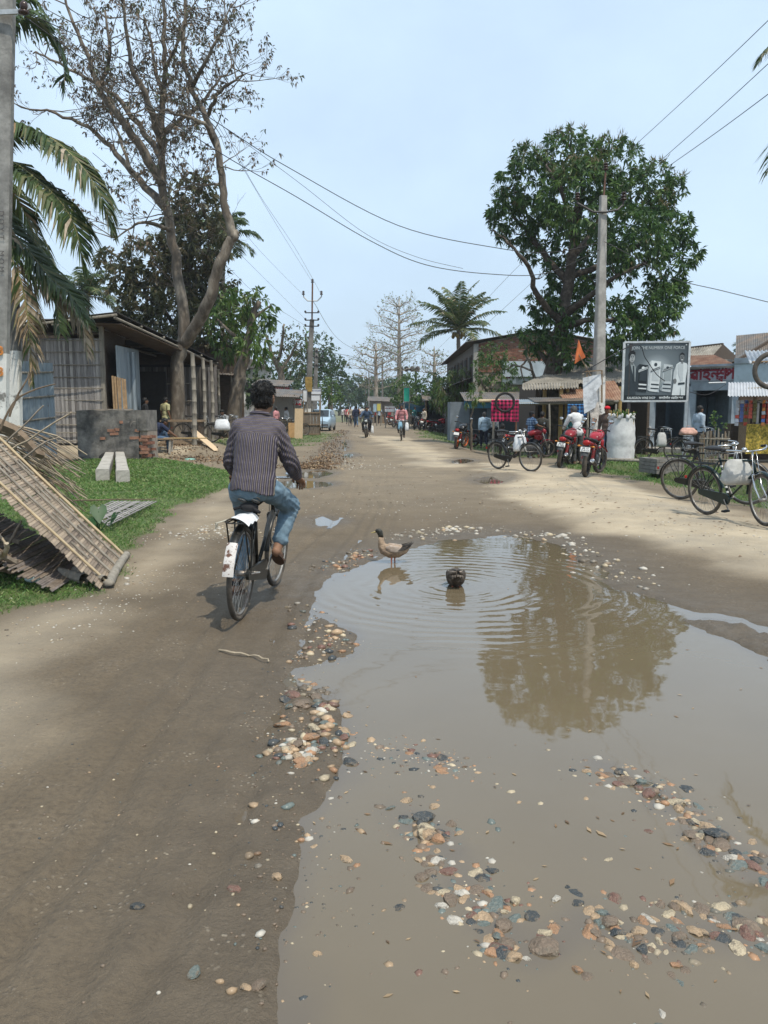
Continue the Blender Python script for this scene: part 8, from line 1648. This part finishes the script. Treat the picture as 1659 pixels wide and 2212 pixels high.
for dx,dy,h_,s_,az_ in ((0,0,.26,.13,.4),(.16,.1,.18,.09,-.8),(-.14,.15,.26,.09,2.2),(-.05,-.1,.16,.07,1.2)):
    mb=MB();mb.tube([(0,0,0),(dx*.5,dy*.5,h_*.7),(dx,dy,h_)],.008,5);mb.build('stalk',TL,tr);mb=MB();rm=Euler((R(58),0,az_)).to_matrix();mb.add([V((dx,dy,h_))+rm @ V((x*s_,y*s_,z*s_)) for x,y,z in ((0,.25,0),(.35,.75,.05),(.72,.45,.12),(.75,-.1,.12),(.35,-.8,.06),(0,-1.3,0),(-.35,-.8,.06),(-.75,-.1,.12),(-.72,.45,.12),(-.35,.75,.05),(0,-.2,0))],[(0,1,2,10),(2,3,10),(3,4,10),(4,5,10),(5,6,10),(6,7,10),(7,8,10),(8,9,0,10)]);mb.build('leaf',TL,tr,smooth=True)
for (pa,pb2,lab) in (((222,1040),(239,991),'concrete beam lying on the lawn, on the side of the mats'),((266,1044),(259,991),'concrete beam lying on the lawn, on the road side')):
    t=thing('concrete_beam',lab,'beam',SF(*pa));a,b_=SF(*pa,.12),SF(*pb2,.12);mb=MB();rg=[]
    for i in range(9):
        f=i/8;c_=a.lerp(b_,f)-V(t.location);dv=(b_-a).normalized();sv=dv.cross(V((0,0,1))).normalized();k_=.125 if i%4 else .135
        rg.append([c_+sv*x*k_+V((0,0,z*.14)) for x,z in ((-1,-1),(1,-1),(1,.85),(.85,1),(-.85,1),(-1,.85))])
    mb.loft(rg);mb.build('shaft',mat('pale_concrete',(.40,.375,.33),var=.2,vscale=5,bump=.7,bscale=12,col2=(.27,.25,.22),c2scale=4,c2amt=.42),t)
bn=thing('small_bench','low wooden bench the bamboo worker sits at','bench',Gd(XA(350,25.7),25.7));mb=MB();mb.box((0,0,.46),(.9,.34,.05));mb.build('seat',WOOD,bn)
for sx in (-.36,.36):
    for sy in (-.12,.12):mb=MB();mb.box((sx,sy,.22),(.06,.05,.44),rot=(0,.08 if sx>0 else-.08,0));mb.build('leg',mat('whitish_wood',(.42,.38,.32),var=.25),bn)
wb_=thing('workbench','rough plank workbench under the hut roof','workbench',Gd(XA(402,29),29));mb=MB();mb.box((0,0,.8),(1.5,.7,.07));mb.build('top',WOOD,wb_)
for sx in (-.65,.65):mb=MB();mb.box((sx,0,.38),(.09,.6,.78));mb.build('leg',WOOD_D,wb_)
def planks(label,pts,wd,th,m,name='plank_stack',n_=5,up=(0,0,1),sp=V((0,0,.035))):
    t=thing(name,label,'planks',pts[0])
    for k in range(n_):mb=MB();o_=sp*k;j=V((random.gauss(0,.02),random.gauss(0,.02),0));mb.beam(V(pts[0])+o_+j-V(t.location),V(pts[1])+o_-V(t.location),wd,th,up);mb.build('plank',m,t)
planks('bundle of upright split bamboo planks leaning at the hut doorway',[AT(247,886,26.7),AT(243,812,26.9)],.062,.03,mat('split_bamboo',(.30,.20,.11),var=.3),n_=6,up=(0,1,0),sp=V((.078,.01,-.02)))
planks('pale fresh-cut planks fanned against the hut post',[Gd(XA(470,26.5),26.5,.05),Gd(XA(424,27.5),27.5,.42)],.16,.02,WOOD_P,n_=4,sp=V((-.03,.12,.03)))
planks('brown timber lengths lying on the earth floor of the workshop',[Gd(XA(350,27.2),27.2,.08),Gd(XA(440,27.4),27.4,.06)],.14,.05,WOOD,n_=4,sp=V((0,.16,.02)))
mb=MB();mb.tube([Gd(XA(345,25.6),25.6,.52),Gd(XA(452,26.2),26.2,.40)],.02,6);tag(mb.build('bamboo_strip',BAM_Y),'long yellow bamboo strip being split by the seated man','bamboo')
for px,Yq,rz,lab in ((400,30.4,-80,'bicycle leaning in the shade behind the workbench'),(462,29.4,-60,'black bicycle with white sacks parked by the hut posts')):bicycle(lab,Gd(XA(px,Yq),Yq),R(rz),R(6),simple=True)
bag('white sack on the bicycle parked by the hut posts',Gd(XA(485,29.2),29.2,.92),.30,.40,BAGM,'sack',.16)
mb=MB();q=SF(410,993);mb.ball(q,(.2,.16,.05),10,6);tag(mb.build('plastic_scrap',mat('green_plastic',(.20,.38,.32),rough=.4,bump=.6,bscale=9),smooth=True),'crumpled green plastic scrap on the leaf litter','litter');mb=MB();q=SF(80,1258);mb.ball(q+V((0,0,.03)),(.11,.07,.035),10,6);tag(mb.build('plastic_scrap',mat('clear_plastic',(.45,.55,.52),rough=.35,bump=.6,bscale=9),smooth=True),'crumpled pale plastic bag below the firewood','litter')
mb=MB();limb(mb,[SF(473,1408,.012),SF(510,1416,.02),SF(550,1422,.015),SF(583,1432,.012)],.007,.005,6,.003);tag(mb.build('twig',STK[2]),'thin crooked twig lying on the mud behind the bicycle','twig')
# ================================================================== left roadside beyond the hut
def stall(label,px0,px1,Yq,zr,dep_,m_roof,name='bamboo_stall'):
    t=thing(name,label,'stall',Gd(XA((px0+px1)/2,Yq),Yq));x0_,x1_=XA(px0,Yq)-t.location.x,XA(px1,Yq)-t.location.x
    for x in (x0_,(x0_+x1_)/2,x1_):
        for y in (0,dep_):mb=MB();bamboo(mb,(x,y,-.1),(x,y,zr+(.25 if y else 0)),.05,.4);mb.build('post',BAM_G,t)
    mb=MB();corr(mb,(x0_-.3,-.5,zr-.05),V((x1_-x0_+.6,0,-.12)),V((0,dep_+.8,.5)),.12,.018,4);mb.build('roof',m_roof,t);mb=MB();mb.box(((x0_+x1_)/2,dep_,zr/2),(x1_-x0_,.05,zr));mb.build('back_wall',random.choice(SLAT),t);mb=MB();mb.box(((x0_+x1_)/2,.4,.45),((x1_-x0_)*.8,.6,.9));mb.build('counter',WOOD,t);return t
stall('low tin-roofed bamboo stall just beyond the hut',430,506,37,2.9,3,TIN_D);stall('dark bamboo stall with sagging roof behind the cyclist',560,640,47,2.35,3,TIN_D);stall('small bamboo stall with upper tin roof hung with banners',560,618,52,3.1,3,TIN_D)
wh=thing('white_house','white-walled house half hidden by trees behind the stalls','house',Gd(XA(500,66),66));mb=MB();mb.box((0,2,2.4),(6,4,4.8));mb.build('wall',WHITEW,wh);mb=MB();mb.prism([(-3.4,-.4,4.8),(3.4,-.4,4.8),(0,-.4,6.4)],(0,5,0));mb.build('roof',TIN_D,wh)
for x in (-1.8,.2,2):mb=MB();mb.box((x,-.02,3),(1.1,.08,1.3));mb.build('window',DARK,wh)
def board(name,label,px0,px1,py0,py1,Yq,m,texts=(),cat='sign',posts=True,rz=0.0):
    a,b_=AT(px0,py0,Yq),AT(px1,py1,Yq);c_=(a+b_)/2;t=thing(name,label,cat,(c_.x,Yq,float(ground_h(c_.x,Yq))),rz);W_,H_=b_.x-a.x,a.z-b_.z;zc=c_.z-t.location.z
    mb=MB();mb.box((0,0,zc),(W_,.05,H_));mb.build('panel',m,t);mb=MB()
    for p,q in (((-1,-1),(1,-1)),((1,-1),(1,1)),((1,1),(-1,1)),((-1,1),(-1,-1))):mb.beam((p[0]*W_/2,-.015,zc+p[1]*H_/2),(q[0]*W_/2,-.015,zc+q[1]*H_/2),.05,.05)
    mb.build('frame',STL,t)
    for tx,m_,sz_,dx,dz_,bo in texts:lettering(tx,m_,t,(dx*W_,-.03,zc+dz_*H_),(R(90),0,0),sz_,bo)
    if posts:
        for s_ in (-1,1):mb=MB();mb.tube([(s_*W_*.42,.05,0),(s_*W_*.42,.05,zc)],.04,6);mb.build('post',BAM_G,t)
    return t
BLT=mat('blue_lettering',(.03,.06,.22));board('college_sign','white college sign board fixed behind the thinner far pole',672,694,839,852,56,WHITEP,[('URI COLLEGE',BLT,.105,0,.1,.003)]);board('college_sign','lower white sign board tilted under the college sign',672,692,853,866,55.8,WHITEP);board('white_sign','narrow white sign board left of the tall far pole',654,664,842,868,49,WHITEP)
board('red_banner','faded pink and red cloth banner above the bamboo stalls',585,626,836,866,54,mat('pink_banner',(.55,.24,.24),var=.3,vscale=2,col2=(.45,.04,.05),c2scale=.9,c2amt=.48,c2soft=.05),[],'banner');board('blue_banner','small bright blue hoarding over the stall roofs',571,584,826,846,55,mat('bright_blue_print',(.03,.22,.55),var=.3),[],'banner');board('red_sign','small red sign with white lettering at the stall roof edge',633,652,862,876,48,mat('red_sign_paint',(.42,.03,.04),var=.2),[('ৱকা',WHITEP,.30,0,0,.006)]);board('red_banner','thin blue and red strip banner beside the pink one',627,633,838,862,54.2,mat('strip_banner',(.04,.15,.40),var=.3),[],'banner')
board('medical_sign','white sign reading MAA MEDICAL on the right of the far crowd',831,853,877,890,64,WHITEP,[('MAA MEDICAL',mat('maroon_lettering',(.16,.015,.04)),.122,0,.12,.004)]);board('yellow_sign','upright yellow sign board among the far crowd',814,823,871,888,70,mat('yellow_board',(.55,.48,.12),var=.15));board('blue_sign','pale blue sign board left of the yellow one',806,814,872,890,72,mat('pale_blue_board',(.30,.42,.50),var=.25));board('green_banner','bright green hanging banner among the street trees',872,885,837,868,62,mat('green_banner_print',(.02,.34,.24),var=.25,vscale=2),[],'banner');board('far_sign','small white and red sign far down the road',771,782,888,894,100,mat('offwhite_board',(.55,.50,.46)))
stall('far market stall with goods below the yellow sign',800,850,84,2.4,3,TIN_D,'market_stall');mb=MB();q=Gd(XA(862,66),66);mb.grid(lambda s,t:V((2.2*s,1.5*t,1.9-.5*t*t+.15*math.sin(s*6))),8,6);tag(mb.build('tarpaulin',mat('blue_tarpaulin',(.03,.26,.58),rough=.4,var=.2),loc=q,smooth=True),'blue tarpaulin stretched beside the medical sign','tarpaulin')
for px,Yq,rz,lab in ((590,44,-50,'bicycle parked at the front of the dark bamboo stall'),(606,44.5,-40,'second bicycle in the row at the bamboo stall'),(622,45,-55,'bicycle at the plywood end of the stall row')):bicycle(lab,Gd(XA(px,Yq),Yq),R(rz),R(6),simple=True)
person('person in striped pink shirt standing at the bamboo stall',Gd(XA(600,46.2),46.2),R(60),STAND,1.62,PNK,GRT,seed=71,voxel=.03);person('person in white shirt at the back of the bamboo stall',Gd(XA(622,47.6),47.6),R(120),STAND,1.62,WHS,DJ,seed=72,voxel=.03)
mb=MB();q=Gd(XA(648,41),41);mb.box((0,0,.77),(.42,.02,1.54),rot=(R(-4),R(2),R(8)));tag(mb.build('plywood_sheet',WOOD_P,loc=q),'tall pale plywood sheet standing upright by the road','plywood');mb=MB();q=Gd(XA(636,42),42);mb.box((0,0,.4),(.5,.03,.8),rot=(R(-8),0,R(10)));tag(mb.build('plywood_sheet',mat('orange_plywood',(.42,.26,.12),var=.2),loc=q),'short brownish plywood piece behind the tall sheet','plywood')
ct=thing('hand_cart','wooden hand cart tipped up on end beside the pale car','cart',Gd(XA(676,46),46),R(6))
for k in range(5):mb=MB();mb.box((-.36+k*.18,0,.68),(.172,.03,1.30));mb.build('plank',mat('cart_wood',(.16,.13,.10),var=.3,vscale=4),ct)
for z in (.08,.62,1.3):mb=MB();mb.box((0,-.035,z),(.96,.05,.07));mb.build('cross_bar',WOOD,ct)
for sx in (-.46,.46):mb=MB();mb.box((sx,-.01,1.0),(.05,.05,2.0));mb.build('shaft',WOOD,ct)
for sx in (-.60,.60):
    mb=MB();mb.ring((sx,.05,.70),(1,0,0),.36,.02,32,6);w_=mb.build('wheel',tyre_m,ct);mb=MB();[mb.tube([(sx,.05,.70),(sx,.05+.35*math.cos(a),.70+.35*math.sin(a))],.004,4) for a in np.linspace(0,6.28,16)];mb.build('spokes',STL,w_)
cr_=thing('car','pale blue hatchback car parked facing the viewer on the left verge','car',Gd(XA(697,56),56),R(176));CP_=mat('pale_blue_car_paint',(.34,.46,.56),rough=.25,var=.06,spec=.5);GLS=mat('tinted_glass',(.02,.028,.033),rough=.08,spec=.6)
def csec(y,hw,zb_,zbelt,zr,rw):return [V(q) for q in ((-hw*.9,y,zb_),(hw*.9,y,zb_),(hw,y,zb_+.2),(hw,y,zbelt-.08),(hw*.96,y,zbelt),(rw,y,zr-.04),(rw*.8,y,zr),(-rw*.8,y,zr),(-rw,y,zr-.04),(-hw*.96,y,zbelt),(-hw,y,zbelt-.08),(-hw,y,zb_+.2))]
mb=MB();mb.loft([csec(*q) for q in ((-1.75,.70,.35,.80,.82,.62),(-1.68,.78,.25,.92,1.25,.60),(-1.45,.80,.22,.94,1.44,.60),(-.6,.81,.2,.94,1.49,.62),(.25,.81,.2,.93,1.44,.60),(.98,.80,.2,.92,.98,.70),(1.5,.78,.22,.82,.86,.68),(1.78,.68,.3,.66,.70,.55))]);mb.build('body',CP_,cr_,smooth=True).data.set_sharp_from_angle(angle=R(35))
mb=MB();mb.add([V(q) for q in ((-.64,1.0,.985),(.64,1.0,.985),(.56,.33,1.41),(-.56,.33,1.41))],[(0,1,2,3)]);mb.build('windscreen',GLS,cr_).location=(0,.02,.02)
for s_ in (-1,1):
    for ya,yb in ((.85,-.05),(-.12,-.85),(-.92,-1.4)):mb=MB();f=lambda y,z:V((s_*(.815-.19*(z-.94)/.5),y,z));yt=min(ya,.38);mb.add([f(ya,.99),f(yb,.99),f(yb,1.38),f(yt,1.38)],[(0,1,2,3)]);mb.build('side_window',GLS,cr_)
    mb=MB();mb.loft([[V((s_*(.56+.13*x),1.60+y-.12*abs(x),.66+z)) for x,z in ((-1,-.07),(1,-.05),(1.1,.07),(-.8,.06))] for y in (0,.1)]);mb.build('headlight',mat('lamp_lens',(.55,.6,.62)),cr_);mb=MB();mb.ball((s_*.88,.78,1.0),(.10,.06,.07),8,6);mb.build('wing_mirror',CP_,cr_,smooth=True)
    for y in (1.12,-1.12):mb=MB();mb.ring((s_*.72,y,.28),(1,0,0),.20,.08,24,8);w_=mb.build('wheel',tyre_m,cr_,smooth=True);mb=MB();mb.tube([(s_*.70,y,.28),(s_*.785,y,.28)],.16,14);mb.build('hub_cap',STL,w_)
mb=MB();mb.box((0,1.70,.42),(1.36,.18,.16));mb.build('bumper',mat('grey_bumper',(.10,.11,.12),rough=.6),cr_);mb=MB();mb.box((0,1.74,.62),(.55,.06,.09));mb.build('grille',DARK,cr_);mb=MB();mb.box((0,1.80,.43),(.45,.01,.10));mb.build('number_plate',PLATE,cr_)
for px,Yq,py,rr,lab in ((90,60,760,60,'green tree closing the view behind the bamboo hut'),(300,64,780,60,'bushy tree behind the hut roof end'),(470,70,790,50,'green tree behind the white-walled house'),(555,66,800,42,'green tree behind the low bamboo stall'),(590,95,810,40,'hazy tree behind the pink banner'),(640,100,815,36,'hazy tree left of the tall far pole'),(1200,70,800,60,'tree behind the brick building'),(1400,72,800,60,'tree behind the advertising board'),(1620,75,810,60,'tree behind the shop roofs at the right edge')):
    simple_tree('background_tree',lab,px,Yq,.3,[[(px,860),(px,py)]],[(px,py,rr),(px-rr*.8,py+20,rr*.7),(px+rr*.8,py+20,rr*.7),(px,py+45,rr*.9),(px-rr*.6,py+60,rr*.6),(px+rr*.6,py+60,rr*.6)],LF_HAZE,[3,3,1.5],.5,6,.28,.4,1.1,group='trees closing the street view')
# ================================================================== haze
mb=MB();mb.box((0,360,11.8),(1000,900,26.4));hm_=bpy.data.materials.new('haze_air');hm_.use_nodes=True;n=hm_.node_tree.nodes;n.clear();vo_=n.new('ShaderNodeVolumePrincipled');vo_.inputs['Color'].default_value=(.86,.92,1,1);vo_.inputs['Density'].default_value=.0005;vo_.inputs['Anisotropy'].default_value=.25;ou=n.new('ShaderNodeOutputMaterial');hm_.node_tree.links.new(vo_.outputs[0],ou.inputs['Volume'])
tag(mb.build('haze',hm_),'pale midday haze filling the street',kind='stuff')
S.cycles.volume_bounces=0;S.cycles.volume_step_rate=10;S.cycles.volume_max_steps=32
